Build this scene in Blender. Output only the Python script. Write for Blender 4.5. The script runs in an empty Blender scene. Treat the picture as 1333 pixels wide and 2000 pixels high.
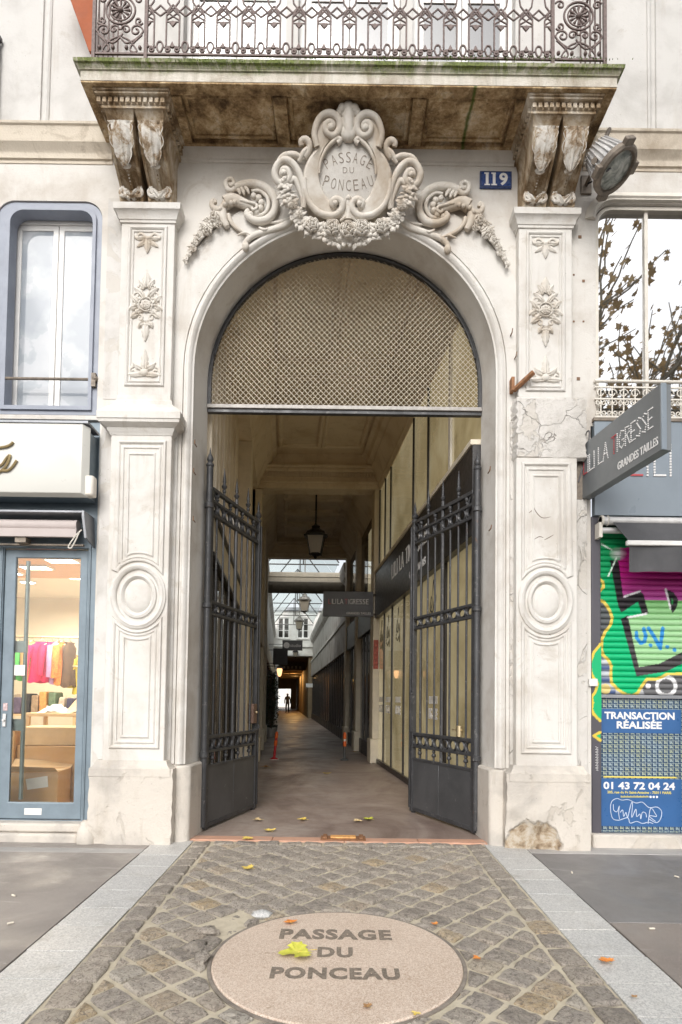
import bpy, bmesh, math, random
from mathutils import Vector, Matrix
from mathutils.geometry import tessellate_polygon
random.seed(7)
PI = math.pi
rad = math.radians
SC = bpy.context.scene
COL = SC.collection
# ------------------------------------------------------------------ camera
F_PX, CX, CAM_H, CAM_D = 1200.0, 666.5, 1.32, 5.72          # photograph pixels (1333 x 2000), metres
PITCH, ROLL = rad(2.2), rad(0.75)
PYC = 1365 - F_PX * math.tan(PITCH)
_r = Vector((1, 0, 0)); _u = Vector((0, -math.sin(PITCH), math.cos(PITCH))); CW = Vector((0, math.cos(PITCH), math.sin(PITCH)))
CR = _r * math.cos(ROLL) + _u * math.sin(ROLL); CU = _u * math.cos(ROLL) - _r * math.sin(ROLL)
CAMP = Vector((0, -CAM_D, CAM_H))
cam = bpy.data.cameras.new('camera'); cam_o = bpy.data.objects.new('camera', cam); COL.objects.link(cam_o)
m = Matrix.Identity(4)
for i in range(3):
    m[i][0], m[i][1], m[i][2], m[i][3] = CR[i], CU[i], -CW[i], CAMP[i]
cam_o.matrix_world = m
cam.sensor_fit = 'VERTICAL'; cam.sensor_height = 36; cam.lens = F_PX / 2000 * 36
cam.shift_y = (PYC - 1000) / 2000; cam.shift_x = 0
cam.clip_start = 0.05; cam.clip_end = 500
SC.camera = cam_o
# ------------------------------------------------------------------ sky, sun, exposure
wd = bpy.data.worlds.new('World'); SC.world = wd; wd.use_nodes = True
wn, wl = wd.node_tree.nodes, wd.node_tree.links
bg = wn['Background']; sky = wn.new('ShaderNodeTexSky'); sky.sky_type = 'NISHITA'; sky.sun_disc = False
sky.sun_elevation = rad(36); sky.sun_rotation = rad(191); sky.dust_density = 4.0; sky.air_density = 1.0
hs = wn.new('ShaderNodeHueSaturation'); hs.inputs['Saturation'].default_value = 0.22    # cloud cover
wl.new(sky.outputs[0], hs.inputs['Color']); wl.new(hs.outputs[0], bg.inputs['Color']); bg.inputs['Strength'].default_value = 0.15
sl = bpy.data.lights.new('sun', 'SUN'); sl.energy = 0.5; sl.angle = rad(30); sl.color = (1.0, 0.965, 0.91)
so = bpy.data.objects.new('sun', sl); COL.objects.link(so)
so.rotation_euler = Vector((0.16, 0.85, -0.62)).to_track_quat('-Z', 'Y').to_euler()
so.location = (-3, -14, 20)
vs = SC.view_settings; vs.view_transform = 'Standard'; vs.look = 'None'; vs.exposure = 0.55; vs.gamma = 1.0; vs.use_curve_mapping = False
SC.display_settings.display_device = 'sRGB'
cy = SC.cycles
cy.max_bounces = 12; cy.diffuse_bounces = 8; cy.glossy_bounces = 4; cy.transmission_bounces = 6; cy.transparent_max_bounces = 8
cy.use_denoising = True; cy.caustics_reflective = False; cy.caustics_refractive = False; cy.sample_clamp_indirect = 6.0
# ------------------------------------------------------------------ pixel -> place
def ray(px, py):
    return CW + CR * ((px - CX) / F_PX) + CU * (-(py - PYC) / F_PX)
def P(px, py, Y=0.0):
    "point of the vertical plane y=Y seen at a photograph pixel"
    d = ray(px, py); t = (Y + CAM_D) / d.y
    return CAMP + d * t
SLOPE = 0.025
def gz(y):
    return SLOPE * y if y < 0 else 0.0
def G(px, py, z0=0.0, s=SLOPE):
    d = ray(px, py); t = (z0 - s * CAM_D - CAM_H) / (d.z - s * d.y)
    return CAMP + d * t
DIRX = -0.0955
def L(s, t, z=0.0):
    "passage frame: s metres in from the facade, t across, z up"
    return Vector((DIRX * (s + CAM_D) + t, s, z))
# ------------------------------------------------------------------ objects
ORG = {}
def link(o):
    COL.objects.link(o); return o
def setp(o, label=None, cat=None, group=None, kind=None):
    if label: o['label'] = label
    if cat: o['category'] = cat
    if group: o['group'] = group
    if kind: o['kind'] = kind
    return o
def thing(name, label, cat, loc=(0, 0, 0), group=None):
    o = bpy.data.objects.new(name, None); o.location = loc; o.empty_display_size = 0.2
    link(o); ORG[o] = Vector(loc)
    return setp(o, label, cat, group)
def group_part(name, parent):
    "an empty that stands for a part and parents its sub-parts"
    o = bpy.data.objects.new(name, None); link(o); o.parent = parent; ORG[o] = ORG[parent]; return o
class MB:
    def __init__(s):
        s.v = []; s.f = []
    def add(s, vs, fs):
        b = len(s.v); s.v += [Vector(p) for p in vs]; s.f += [[b + i for i in f] for f in fs]; return s
    def box(s, a, b, M=None):
        x0, y0, z0 = a; x1, y1, z1 = b
        vs = [Vector((x, y, z)) for z in (z0, z1) for y in (y0, y1) for x in (x0, x1)]
        if M: vs = [M @ v for v in vs]
        return s.add(vs, [(0, 2, 3, 1), (4, 5, 7, 6), (0, 1, 5, 4), (2, 6, 7, 3), (0, 4, 6, 2), (1, 3, 7, 5)])
    def hexa(s, q0, q1):
        "two quads -> closed solid"
        return s.add(list(q0) + list(q1), [(0, 1, 2, 3), (7, 6, 5, 4), (0, 4, 5, 1), (1, 5, 6, 2), (2, 6, 7, 3), (3, 7, 4, 0)])
    def plate(s, outer, holes, y0, y1, to=None, back=True):
        "flat plate in xz with holes, front y0, back y1"
        loops = [[Vector((p[0], p[1], 0)) for p in l] for l in [outer] + list(holes)]
        tris = tessellate_polygon(loops)
        pts = [p for l in loops for p in l]; n = len(pts)
        f = to or (lambda x, y, z: Vector((x, y, z)))
        vs = [f(p.x, y0, p.y) for p in pts] + [f(p.x, y1, p.y) for p in pts]
        fs = []
        for t in tris:
            a, b, c = pts[t[0]], pts[t[1]], pts[t[2]]
            ccw = (b - a).cross(c - a).z > 0
            t = tuple(t) if ccw else tuple(reversed(t))
            fs.append(t)
            if back: fs.append(tuple(n + i for i in reversed(t)))
        k = 0
        for l in loops:
            m_ = len(l)
            area = sum(l[i].x * l[(i + 1) % m_].y - l[(i + 1) % m_].x * l[i].y for i in range(m_))
            flip = (area < 0) == (k == 0)
            for i in range(m_):
                q = (k + i, k + (i + 1) % m_, n + k + (i + 1) % m_, n + k + i)
                fs.append(q if flip else tuple(reversed(q)))
            k += m_
        return s.add(vs, fs)
    def tube(s, path, r, n=7, cap=True, flat=1.0, up=None, closed=False):
        "swept tube; r number or list; flat squashes across 'up'"
        path = [Vector(p) for p in path]; m_ = len(path)
        rr = r if isinstance(r, (list, tuple)) else [r] * m_
        rings = []; prev = None
        for i in range(m_):
            a = path[i - 1] if (i > 0 or closed) else path[0]; b = path[(i + 1) % m_] if (i < m_ - 1 or closed) else path[-1]
            t = (b - a)
            t = t.normalized() if t.length > 1e-9 else Vector((0, 0, 1))
            if up is not None: u = Vector(up)
            elif prev is not None: u = prev
            else: u = Vector((0, 1, 0)) if abs(t.y) < 0.9 else Vector((1, 0, 0))
            u = u - t * u.dot(t)
            u = u.normalized() if u.length > 1e-6 else t.orthogonal().normalized()
            prev = u; w = t.cross(u)
            rings.append([path[i] + (u * math.cos(2 * PI * k / n) * flat + w * math.sin(2 * PI * k / n)) * rr[i] for k in range(n)])
        vs = [p for q in rings for p in q]; fs = []
        for i in range(m_ if closed else m_ - 1):
            j = (i + 1) % m_
            for k in range(n):
                fs.append((i * n + k, i * n + (k + 1) % n, j * n + (k + 1) % n, j * n + k))
        if cap and not closed:
            fs.append(tuple(reversed(range(n)))); fs.append(tuple((m_ - 1) * n + k for k in range(n)))
        return s.add(vs, fs)
    def lathe(s, prof, n=12, M=None, ring=None):
        "prof: list of (r, z)"
        vs = []; fs = []
        for r_, z in prof:
            for k in range(n):
                a = 2 * PI * k / n
                vs.append(Vector((r_ * math.cos(a), r_ * math.sin(a), z)))
        if M: vs = [M @ v for v in vs]
        for i in range(len(prof) - 1):
            for k in range(n):
                fs.append((i * n + k, i * n + (k + 1) % n, (i + 1) * n + (k + 1) % n, (i + 1) * n + k))
        fs.append(tuple(reversed(range(n)))); fs.append(tuple((len(prof) - 1) * n + k for k in range(n)))
        return s.add(vs, fs)
    def mould(s, path, prof, closed=False, plane='xz', capends=True):
        "sweep a profile [(offset to the left of the path, third coordinate)] along a 2D path with mitres"
        path = [Vector((p[0], p[1])) for p in path]; m_ = len(path); k = len(prof); vs = []
        for i in range(m_):
            if closed or 0 < i < m_ - 1:
                d0 = (path[i] - path[i - 1]).normalized(); d1 = (path[(i + 1) % m_] - path[i]).normalized()
            elif i == 0: d0 = d1 = (path[1] - path[0]).normalized()
            else: d0 = d1 = (path[i] - path[i - 1]).normalized()
            n0 = Vector((-d0.y, d0.x)); n1 = Vector((-d1.y, d1.x)); nn = n0 + n1
            nn = nn / max(0.25, nn.dot(nn) / 2) if nn.length > 1e-6 else n0
            for a, b in prof:
                q = path[i] + nn * a
                vs.append(Vector((q.x, b, q.y)) if plane == 'xz' else (Vector((q.x, q.y, b)) if plane == 'xy' else Vector((b, q.x, q.y))))
        fs = []
        for i in range(m_ if closed else m_ - 1):
            j = (i + 1) % m_
            for c in range(k - 1):
                fs.append((i * k + c, j * k + c, j * k + c + 1, i * k + c + 1))
            fs.append((i * k + k - 1, j * k + k - 1, j * k, i * k))
        if not closed and capends:
            fs.append(tuple(range(k))); fs.append(tuple(reversed([(m_ - 1) * k + c for c in range(k)])))
        return s.add(vs, fs)
    def ball(s, c, r, seg=8, ring=6, M=None, sc=(1, 1, 1)):
        vs = []; fs = []; c = Vector(c)
        for i in range(ring + 1):
            th = PI * i / ring
            for k in range(seg):
                a = 2 * PI * k / seg
                q = Vector((r * sc[0] * math.sin(th) * math.cos(a), r * sc[1] * math.sin(th) * math.sin(a), r * sc[2] * math.cos(th)))
                vs.append(c + (M @ q if M else q))
        for i in range(ring):
            for k in range(seg):
                fs.append((i * seg + k, (i + 1) * seg + k, (i + 1) * seg + (k + 1) % seg, i * seg + (k + 1) % seg))
        return s.add(vs, fs)
    def poly(s, pts, off):
        "extruded polygon: 3D points and an offset vector"
        n = len(pts); pts = [Vector(p) for p in pts]; off = Vector(off)
        return s.add(pts + [p + off for p in pts], [tuple(range(n)), tuple(reversed(range(n, 2 * n)))] + [(i, n + i, n + (i + 1) % n, (i + 1) % n) for i in range(n)])
    def mirror(s):
        "adds the mirror image in x"
        n = len(s.v); s.v += [Vector((-p.x, p.y, p.z)) for p in s.v]; s.f += [[n + i for i in reversed(f)] for f in s.f]; return s
    def mirrored(s):
        r = MB(); r.v = [Vector((-p.x, p.y, p.z)) for p in s.v]; r.f = [list(reversed(f)) for f in s.f]; return r
    def build(s, name, mat, parent=None, smooth=None, bevel=0, fix=True, seg=2):
        me = bpy.data.meshes.new(name)
        if parent is not None: off = ORG[parent]
        else:
            lo = [min(p[i] for p in s.v) for i in range(3)]; hi = [max(p[i] for p in s.v) for i in range(3)]
            off = Vector(((lo[0] + hi[0]) / 2, (lo[1] + hi[1]) / 2, lo[2]))
        me.from_pydata([tuple(p - off) for p in s.v], [], s.f)
        if fix:
            bm = bmesh.new(); bm.from_mesh(me)
            bmesh.ops.remove_doubles(bm, verts=bm.verts, dist=1e-6)
            bmesh.ops.recalc_face_normals(bm, faces=bm.faces); bm.to_mesh(me); bm.free()
        me.materials.append(mat); me.update()
        o = bpy.data.objects.new(name, me); link(o); ORG[o] = off
        if parent is not None: o.parent = parent
        else: o.location = off
        if bevel:
            b = o.modifiers.new('bevel', 'BEVEL'); b.width = bevel; b.segments = seg; b.limit_method = 'ANGLE'; b.angle_limit = rad(40)
            if smooth is None: smooth = 45
        if smooth:
            me.shade_smooth(); me.set_sharp_from_angle(angle=rad(smooth))
        return o
def share(src, parent, M, name=None):
    "another object with the same mesh, placed by a matrix in the parent's frame"
    o = bpy.data.objects.new(name or src.name.split('.')[0], src.data); link(o); o.parent = parent; ORG[o] = ORG[parent] if parent else Vector()
    o.matrix_basis = M; return o
def text_mb(txt, size, to, bold=0.0, depth=0.002, align='CENTER', space=1.0, sx=1.0):
    "text outline as mesh; to(x, y, d) places it"
    c = bpy.data.curves.new('text', 'FONT'); c.body = txt; c.size = size; c.align_x = align; c.align_y = 'CENTER'; c.offset = bold
    c.extrude = 0.5; c.space_character = space; c.resolution_u = 3
    o = bpy.data.objects.new('text', c); link(o)
    dg = bpy.context.evaluated_depsgraph_get(); me = bpy.data.meshes.new_from_object(o.evaluated_get(dg))
    mb = MB(); mb.add([to(v.co.x * sx, v.co.y, v.co.z * 2 * depth) for v in me.vertices], [list(p.vertices) for p in me.polygons])
    bpy.data.objects.remove(o); bpy.data.curves.remove(c); bpy.data.meshes.remove(me)
    return mb
def arc(cx, cz, r, a0, a1, n, rz=None):
    rz = rz or r
    return [(cx + r * math.cos(rad(a0 + (a1 - a0) * i / n)), cz + rz * math.sin(rad(a0 + (a1 - a0) * i / n))) for i in range(n + 1)]
def rrect(x0, x1, z0, z1, r, n=8, top_only=True):
    pts = []
    if top_only: pts += [(x0, z0), (x1, z0)]
    else: pts += arc(x0 + r, z0 + r, r, 180, 270, n) + arc(x1 - r, z0 + r, r, 270, 360, n)
    return pts + arc(x1 - r, z1 - r, r, 0, 90, n) + arc(x0 + r, z1 - r, r, 90, 180, n)
def spline(pts, n=6):
    "Catmull-Rom through points"
    pts = [Vector(p) for p in pts]; out = []
    for i in range(len(pts) - 1):
        p0 = pts[max(i - 1, 0)]; p1 = pts[i]; p2 = pts[i + 1]; p3 = pts[min(i + 2, len(pts) - 1)]
        for k in range(n):
            t = k / n
            out.append(0.5 * ((2 * p1) + (p2 - p0) * t + (2 * p0 - 5 * p1 + 4 * p2 - p3) * t * t + (3 * p1 - p0 - 3 * p2 + p3) * t ** 3))
    return out + [pts[-1]]
# ------------------------------------------------------------------ materials
class NT:
    def __init__(s, name, rough=0.6, metal=0.0, spec=0.5):
        s.m = bpy.data.materials.new(name); s.m.use_nodes = True; s.n = s.m.node_tree.nodes; s.l = s.m.node_tree.links
        s.b = s.n['Principled BSDF']; s.b.inputs['Roughness'].default_value = rough; s.b.inputs['Metallic'].default_value = metal
        s.b.inputs['Specular IOR Level'].default_value = spec
        s.pos = s.n.new('ShaderNodeNewGeometry').outputs['Position']
    def vec(s, sc=(1, 1, 1), loc=(0, 0, 0), src=None):
        n = s.n.new('ShaderNodeMapping'); s.l.new(src or s.pos, n.inputs[0]); n.inputs['Scale'].default_value = sc; n.inputs['Location'].default_value = loc
        return n.outputs[0]
    def objvec(s):
        return s.n.new('ShaderNodeTexCoord').outputs['Object']
    def rnd(s):
        return s.n.new('ShaderNodeObjectInfo').outputs['Random']
    def noise(s, scale=5, detail=5, rough=0.6, dist=0.0, vec=None):
        n = s.n.new('ShaderNodeTexNoise'); s.l.new(vec or s.pos, n.inputs['Vector'])
        n.inputs['Scale'].default_value = scale; n.inputs['Detail'].default_value = detail; n.inputs['Roughness'].default_value = rough; n.inputs['Distortion'].default_value = dist
        return n.outputs['Fac']
    def voro(s, scale=5, feature='F1', vec=None, out='Distance'):
        n = s.n.new('ShaderNodeTexVoronoi'); n.feature = feature; s.l.new(vec or s.pos, n.inputs['Vector']); n.inputs['Scale'].default_value = scale
        return n.outputs[out]
    def ramp(s, fac, stops, interp='LINEAR'):
        n = s.n.new('ShaderNodeValToRGB'); s.l.new(fac, n.inputs[0]); e = n.color_ramp.elements; n.color_ramp.interpolation = interp
        while len(e) < len(stops): e.new(0.5)
        for i, (p, c) in enumerate(stops):
            e[i].position = p; c = (c, c, c) if isinstance(c, (int, float)) else c; e[i].color = (*c[:3], 1)
        return n.outputs[0]
    def mix(s, fac, a, b, mode='MIX'):
        n = s.n.new('ShaderNodeMix'); n.data_type = 'RGBA'; n.blend_type = mode
        for sock, v in ((n.inputs['Factor'], fac), (n.inputs[6], a), (n.inputs[7], b)):
            if hasattr(v, 'is_output'): s.l.new(v, sock)
            elif isinstance(v, (int, float)): sock.default_value = v
            else: sock.default_value = (*v[:3], 1)
        return n.outputs[2]
    def math(s, op, a, b=0.0, clamp=False):
        n = s.n.new('ShaderNodeMath'); n.operation = op; n.use_clamp = clamp
        for sock, v in ((n.inputs[0], a), (n.inputs[1], b)):
            if hasattr(v, 'is_output'): s.l.new(v, sock)
            else: sock.default_value = v
        return n.outputs[0]
    def xyz(s, src=None):
        n = s.n.new('ShaderNodeSeparateXYZ'); s.l.new(src or s.pos, n.inputs[0]); return n.outputs
    def bump(s, h, strength=0.3, dist=0.01):
        n = s.n.new('ShaderNodeBump'); s.l.new(h, n.inputs['Height']); n.inputs['Strength'].default_value = strength; n.inputs['Distance'].default_value = dist
        s.l.new(n.outputs[0], s.b.inputs['Normal'])
    def col(s, c):
        if hasattr(c, 'is_output'): s.l.new(c, s.b.inputs['Base Color'])
        else: s.b.inputs['Base Color'].default_value = (*c[:3], 1)
        return s
    def rough(s, f):
        s.l.new(f, s.b.inputs['Roughness'])
def plain(name, c, rough=0.6, metal=0.0, var=0.12, scale=6.0, bump=0.15, bscale=60.0, bd=0.004, spec=0.5):
    "one colour, mottled, with fine relief"
    t = NT(name, rough, metal, spec)
    f = t.noise(scale, 6, 0.65)
    lo = tuple(x * (1 - var) for x in c); hi = tuple(min(1, x * (1 + var)) for x in c)
    t.col(t.ramp(f, [(0.3, lo), (0.7, hi)]))
    t.rough(t.ramp(t.noise(scale * 2.3, 4), [(0.3, max(0.02, rough - 0.08)), (0.7, min(1, rough + 0.08))]))
    if bump: t.bump(t.noise(bscale, 4), bump, bd)
    return t.m
def glow(name, c, strength):
    t = NT(name, 0.5); t.col(c); t.b.inputs['Emission Color'].default_value = (*c, 1); t.b.inputs['Emission Strength'].default_value = strength
    return t.m
def glass(name, tint=(0.9, 0.95, 0.93), trans=0.8, rough=0.02, spec=0.5):
    "thin pane: straight-through part plus sharp reflection"
    m_ = bpy.data.materials.new(name); m_.use_nodes = True; n, l = m_.node_tree.nodes, m_.node_tree.links
    n.remove(n['Principled BSDF']); out = n['Material Output']
    tr = n.new('ShaderNodeBsdfTransparent'); tr.inputs[0].default_value = (*[x * trans for x in tint], 1)
    gl = n.new('ShaderNodeBsdfGlossy'); gl.inputs['Roughness'].default_value = rough; gl.inputs[0].default_value = (1, 1, 1, 1)
    fr = n.new('ShaderNodeFresnel'); fr.inputs[0].default_value = 1.5 + spec
    mx = n.new('ShaderNodeMixShader'); l.new(fr.outputs[0], mx.inputs[0]); l.new(tr.outputs[0], mx.inputs[1]); l.new(gl.outputs[0], mx.inputs[2]); l.new(mx.outputs[0], out.inputs[0])
    return m_
MT = {}
def stone(name, base, dark, stain=(0.36, 0.30, 0.22), stain_amt=0.5, crack=0.0, bump=0.35, patch=0.0, bare=None):
    t = NT(name, 0.82, 0, 0.3)
    c = t.ramp(t.noise(1.6, 7, 0.62, 0.3), [(0.36, dark), (0.52, base), (0.8, tuple(min(1, x * 1.06) for x in base))])
    # rain streaks: stretched noise
    st = t.ramp(t.noise(5, 6, 0.7, 0.2, t.vec((1, 1, 0.16))), [(0.56, 0), (0.74, 1)])
    c = t.mix(t.math('MULTIPLY', st, 0.30 * stain_amt), c, stain)
    # blotches of grime with an outline of their own
    bl = t.ramp(t.noise(3.1, 9, 0.72, 0.6), [(0.585, 0), (0.66, 1)])
    c = t.mix(t.math('MULTIPLY', bl, 0.42 * stain_amt), c, tuple(0.5 * (a + b) for a, b in zip(stain, dark)))
    # pinholes and flecks
    sp = t.ramp(t.voro(14, 'F1'), [(0.035, 1), (0.06, 0)])
    c = t.mix(t.math('MULTIPLY', sp, 0.55), c, (0.22, 0.17, 0.12))
    h = t.math('ADD', t.noise(55, 5, 0.7), t.math('MULTIPLY', t.noise(9, 6, 0.6), 1.5))
    if patch:
        # flaked paint: areas with a sharp edge where an older coat shows
        pf = t.ramp(t.noise(2.3, 10, 0.62, 0.9, t.vec((1, 1, 1), (3.1, 0, 1.7))), [(0.60 - 0.08 * patch, 0), (0.612 - 0.08 * patch, 1)])
        c = t.mix(t.math('MULTIPLY', pf, 0.45), c, tuple(0.55 * a + 0.45 * b for a, b in zip(dark, (0.62, 0.55, 0.45)))); h = t.math('SUBTRACT', h, t.math('MULTIPLY', pf, 0.8))
    if crack:
        ed = t.voro(2.6, 'DISTANCE_TO_EDGE', t.mix(0.16, t.pos, t.n.new('ShaderNodeTexNoise').outputs['Color']))
        cr = t.math('MULTIPLY', t.ramp(ed, [(0.0, 1), (0.006, 0)]), t.ramp(t.noise(1.3, 3), [(0.45, 0), (0.55, 1)]))
        c = t.mix(t.math('MULTIPLY', cr, 0.55 * crack), c, (0.24, 0.19, 0.15)); h = t.math('SUBTRACT', h, t.math('MULTIPLY', cr, 2.5 * crack))
    if bare:
        # render fallen away: bare brown masonry with a ragged outline round the given x, z
        u = t.xyz(t.mix(0.13, t.pos, t.n.new('ShaderNodeTexNoise').outputs['Color']))
        nz = t.math('MULTIPLY', t.math('SUBTRACT', t.noise(9, 8, 0.7), 0.5), 0.55)
        dx = t.math('MULTIPLY', t.math('SUBTRACT', u[0], bare[0]), 1 / bare[2]); dz = t.math('MULTIPLY', t.math('SUBTRACT', u[2], bare[1]), 1 / bare[3])
        d = t.math('ADD', t.math('SQRT', t.math('ADD', t.math('MULTIPLY', dx, dx), t.math('MULTIPLY', dz, dz))), nz)
        bf = t.ramp(d, [(0.86, 1), (0.98, 0)])
        bc = t.ramp(t.noise(8, 9, 0.68, 0.3), [(0.36, (0.20, 0.14, 0.09)), (0.46, (0.38, 0.30, 0.21)), (0.55, (0.50, 0.44, 0.36)), (0.66, (0.57, 0.53, 0.47))])
        c = t.mix(bf, c, bc); h = t.math('SUBTRACT', h, t.math('MULTIPLY', bf, 2.0))
    t.col(c); t.bump(h, bump, 0.008)
    return t.m
MT['plinth_bare'] = stone('plinth_stone_broken', (0.60, 0.555, 0.495), (0.42, 0.39, 0.355), stain_amt=1.3, bump=0.8, patch=0.35, bare=(1.58, 0.07, 0.24, 0.23))
MT['stone'] = stone('painted_limestone', (0.665, 0.64, 0.60), (0.54, 0.50, 0.45), stain_amt=0.95)
MT['stone_orn'] = stone('carved_limestone', (0.66, 0.625, 0.57), (0.47, 0.40, 0.32), stain=(0.36, 0.24, 0.13), stain_amt=0.85, bump=0.3)
MT['stone_pil'] = stone('pilaster_limestone', (0.665, 0.645, 0.61), (0.55, 0.515, 0.47), stain_amt=1.05, crack=0.0)
MT['stone_rough'] = stone('patched_render', (0.64, 0.615, 0.58), (0.48, 0.455, 0.42), stain_amt=1.2, crack=1.0, bump=0.9, patch=0.6)
MT['stone_plinth'] = stone('plinth_stone', (0.60, 0.555, 0.495), (0.42, 0.39, 0.355), stain_amt=1.3, bump=0.7, patch=0.35, crack=0.0)
MT['stone_grey'] = stone('weathered_render', (0.63, 0.61, 0.585), (0.46, 0.44, 0.41), stain_amt=1.0, bump=0.4, patch=0.6)
MT['stone_upper'] = stone('upper_render', (0.62, 0.605, 0.58), (0.52, 0.505, 0.48), stain_amt=1.0, bump=0.35)
MT['stone_band'] = stone('band_course_stone', (0.66, 0.59, 0.49), (0.42, 0.35, 0.27), stain_amt=1.3, bump=0.6)
# ------------------------------------------------------------------ more materials
def mk_asphalt(name, c, wet=0.0, speck=0.5):
    t = NT(name, 0.8, 0, 0.4)
    k = t.ramp(t.noise(1.3, 7, 0.65, 0.4), [(0.3, tuple(x * 0.8 for x in c)), (0.7, tuple(x * 1.2 for x in c))])
    g = t.noise(420, 2, 0.5)
    k = t.mix(t.math('MULTIPLY', t.ramp(g, [(0.55, 0), (0.7, 1)]), speck), k, tuple(min(1, x * 2.1) for x in c))
    pale = t.ramp(t.noise(2.1, 8, 0.7, 1.2, t.vec((0.45, 1.6, 1))), [(0.58, 0), (0.72, 1)])
    k = t.mix(t.math('MULTIPLY', pale, 0.45), k, tuple(min(1, x * 1.9 + 0.05) for x in c))
    sp = t.ramp(t.voro(5.0, 'F1'), [(0.03, 1), (0.05, 0)]); k = t.mix(t.math('MULTIPLY', sp, 0.5), k, (0.4, 0.38, 0.35))
    t.col(k); t.rough(t.ramp(t.noise(1.6, 6, 0.6, 0.5), [(0.38, 0.42 - 0.2 * wet), (0.62, 0.85)]))
    t.bump(t.noise(260, 3), 0.35, 0.004); return t.m
MT['asphalt'] = mk_asphalt('asphalt', (0.26, 0.235, 0.215), 0.6)
MT['asphalt_dark'] = mk_asphalt('dark_asphalt', (0.19, 0.18, 0.175), 0.5)
MT['asphalt_brown'] = mk_asphalt('brown_asphalt', (0.225, 0.195, 0.175), 0.2, 0.9)
MT['concrete'] = mk_asphalt('pale_concrete', (0.36, 0.345, 0.33), 0.0, 0.3)
MT['ground'] = mk_asphalt('street_asphalt', (0.07, 0.068, 0.065), 0.2)
t = NT('granite', 0.55, 0, 0.5)
k = t.ramp(t.noise(1.4, 4), [(0.3, (0.42, 0.42, 0.41)), (0.7, (0.56, 0.55, 0.53))])
k = t.mix(0.22, k, t.ramp(t.rnd(), [(0, (0.34, 0.35, 0.36)), (0.5, (0.55, 0.54, 0.52)), (1, (0.62, 0.58, 0.52))]))
k = t.mix(t.ramp(t.voro(170, 'F1', out='Color'), [(0.55, 0), (0.62, 0.45)]), k, (0.25, 0.25, 0.255))
k = t.mix(t.ramp(t.voro(120, 'F1', t.vec((1, 1, 1), (4, 2, 1)), out='Color'), [(0.6, 0), (0.68, 0.4)]), k, (0.70, 0.69, 0.66))
k = t.mix(t.math('MULTIPLY', t.ramp(t.noise(4, 7, 0.7, 0.5), [(0.55, 0), (0.7, 1)]), 0.35), k, (0.22, 0.19, 0.15))
t.col(k); t.bump(t.noise(180, 3), 0.25, 0.003); MT['granite'] = t.m
t = NT('cobble_stone', 0.62, 0, 0.45)
base = t.ramp(t.rnd(), [(0.0, (0.22, 0.195, 0.175)), (0.25, (0.36, 0.315, 0.27)), (0.5, (0.28, 0.25, 0.225)), (0.72, (0.42, 0.375, 0.325)), (0.88, (0.34, 0.285, 0.235)), (0.965, (0.46, 0.34, 0.19)), (1.0, (0.38, 0.38, 0.37))])
k = t.mix(t.ramp(t.noise(24, 7, 0.7, 0.8), [(0.35, 0.0), (0.7, 0.75)]), base, (0.50, 0.445, 0.365))
k = t.mix(t.math('MULTIPLY', t.ramp(t.noise(40, 6, 0.75, 1.5), [(0.5, 0), (0.58, 1)]), 0.7), k, (0.13, 0.11, 0.095))
t.col(k); t.bump(t.math('ADD', t.noise(34, 7, 0.75, 1.0), t.math('MULTIPLY', t.noise(120, 4), 0.4)), 1.0, 0.016)
t.rough(t.ramp(t.noise(18, 4), [(0.35, 0.42), (0.65, 0.75)])); MT['cobble'] = t.m
t = NT('sand_mortar', 0.9, 0, 0.2)
k = t.ramp(t.noise(9, 8, 0.7, 0.6), [(0.3, (0.44, 0.385, 0.29)), (0.55, (0.57, 0.51, 0.395)), (0.75, (0.48, 0.42, 0.30))])
k = t.mix(t.math('MULTIPLY', t.ramp(t.noise(2.2, 5), [(0.5, 0), (0.7, 1)]), 0.5), k, (0.25, 0.23, 0.19))
t.col(k); t.bump(t.noise(150, 5, 0.7), 0.7, 0.006); MT['mortar'] = t.m
t = NT('pink_granite', 0.6, 0, 0.4)
k = t.ramp(t.noise(2.5, 6, 0.6, 0.4), [(0.3, (0.52, 0.41, 0.325)), (0.7, (0.64, 0.52, 0.425))])
k = t.mix(t.ramp(t.voro(240, 'F1', out='Color'), [(0.5, 0), (0.6, 0.55)]), k, (0.36, 0.26, 0.19))
k = t.mix(t.ramp(t.voro(180, 'F1', t.vec((1, 1, 1), (3, 1, 2)), out='Color'), [(0.55, 0), (0.65, 0.5)]), k, (0.74, 0.66, 0.57))
k = t.mix(t.math('MULTIPLY', t.ramp(t.noise(7, 9, 0.75, 1), [(0.6, 0), (0.66, 1)]), 0.6), k, (0.30, 0.21, 0.14))
t.col(k); t.bump(t.noise(220, 3), 0.3, 0.003); MT['disc'] = t.m
MT['engraved'] = plain('engraved_stone', (0.20, 0.165, 0.13), 0.85, var=0.45, scale=60, bump=0.7, bscale=140)
MT['disc_rim'] = plain('rim_stone', (0.22, 0.19, 0.16), 0.8, var=0.3, scale=20)
t = NT('passage_floor_screed', 0.5, 0, 0.5)
k = t.ramp(t.noise(0.9, 8, 0.68, 0.8, t.vec((1, 0.5, 1))), [(0.34, (0.16, 0.11, 0.09)), (0.5, (0.29, 0.225, 0.19)), (0.66, (0.39, 0.33, 0.285))])
k = t.mix(t.math('MULTIPLY', t.ramp(t.noise(3.3, 9, 0.75, 1.5, t.vec((0.6, 1.5, 1))), [(0.5, 0), (0.68, 1)]), 0.5), k, (0.12, 0.085, 0.08))
k = t.mix(t.math('MULTIPLY', t.ramp(t.noise(260, 2), [(0.55, 0), (0.7, 1)]), 0.4), k, (0.42, 0.38, 0.34))
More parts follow.
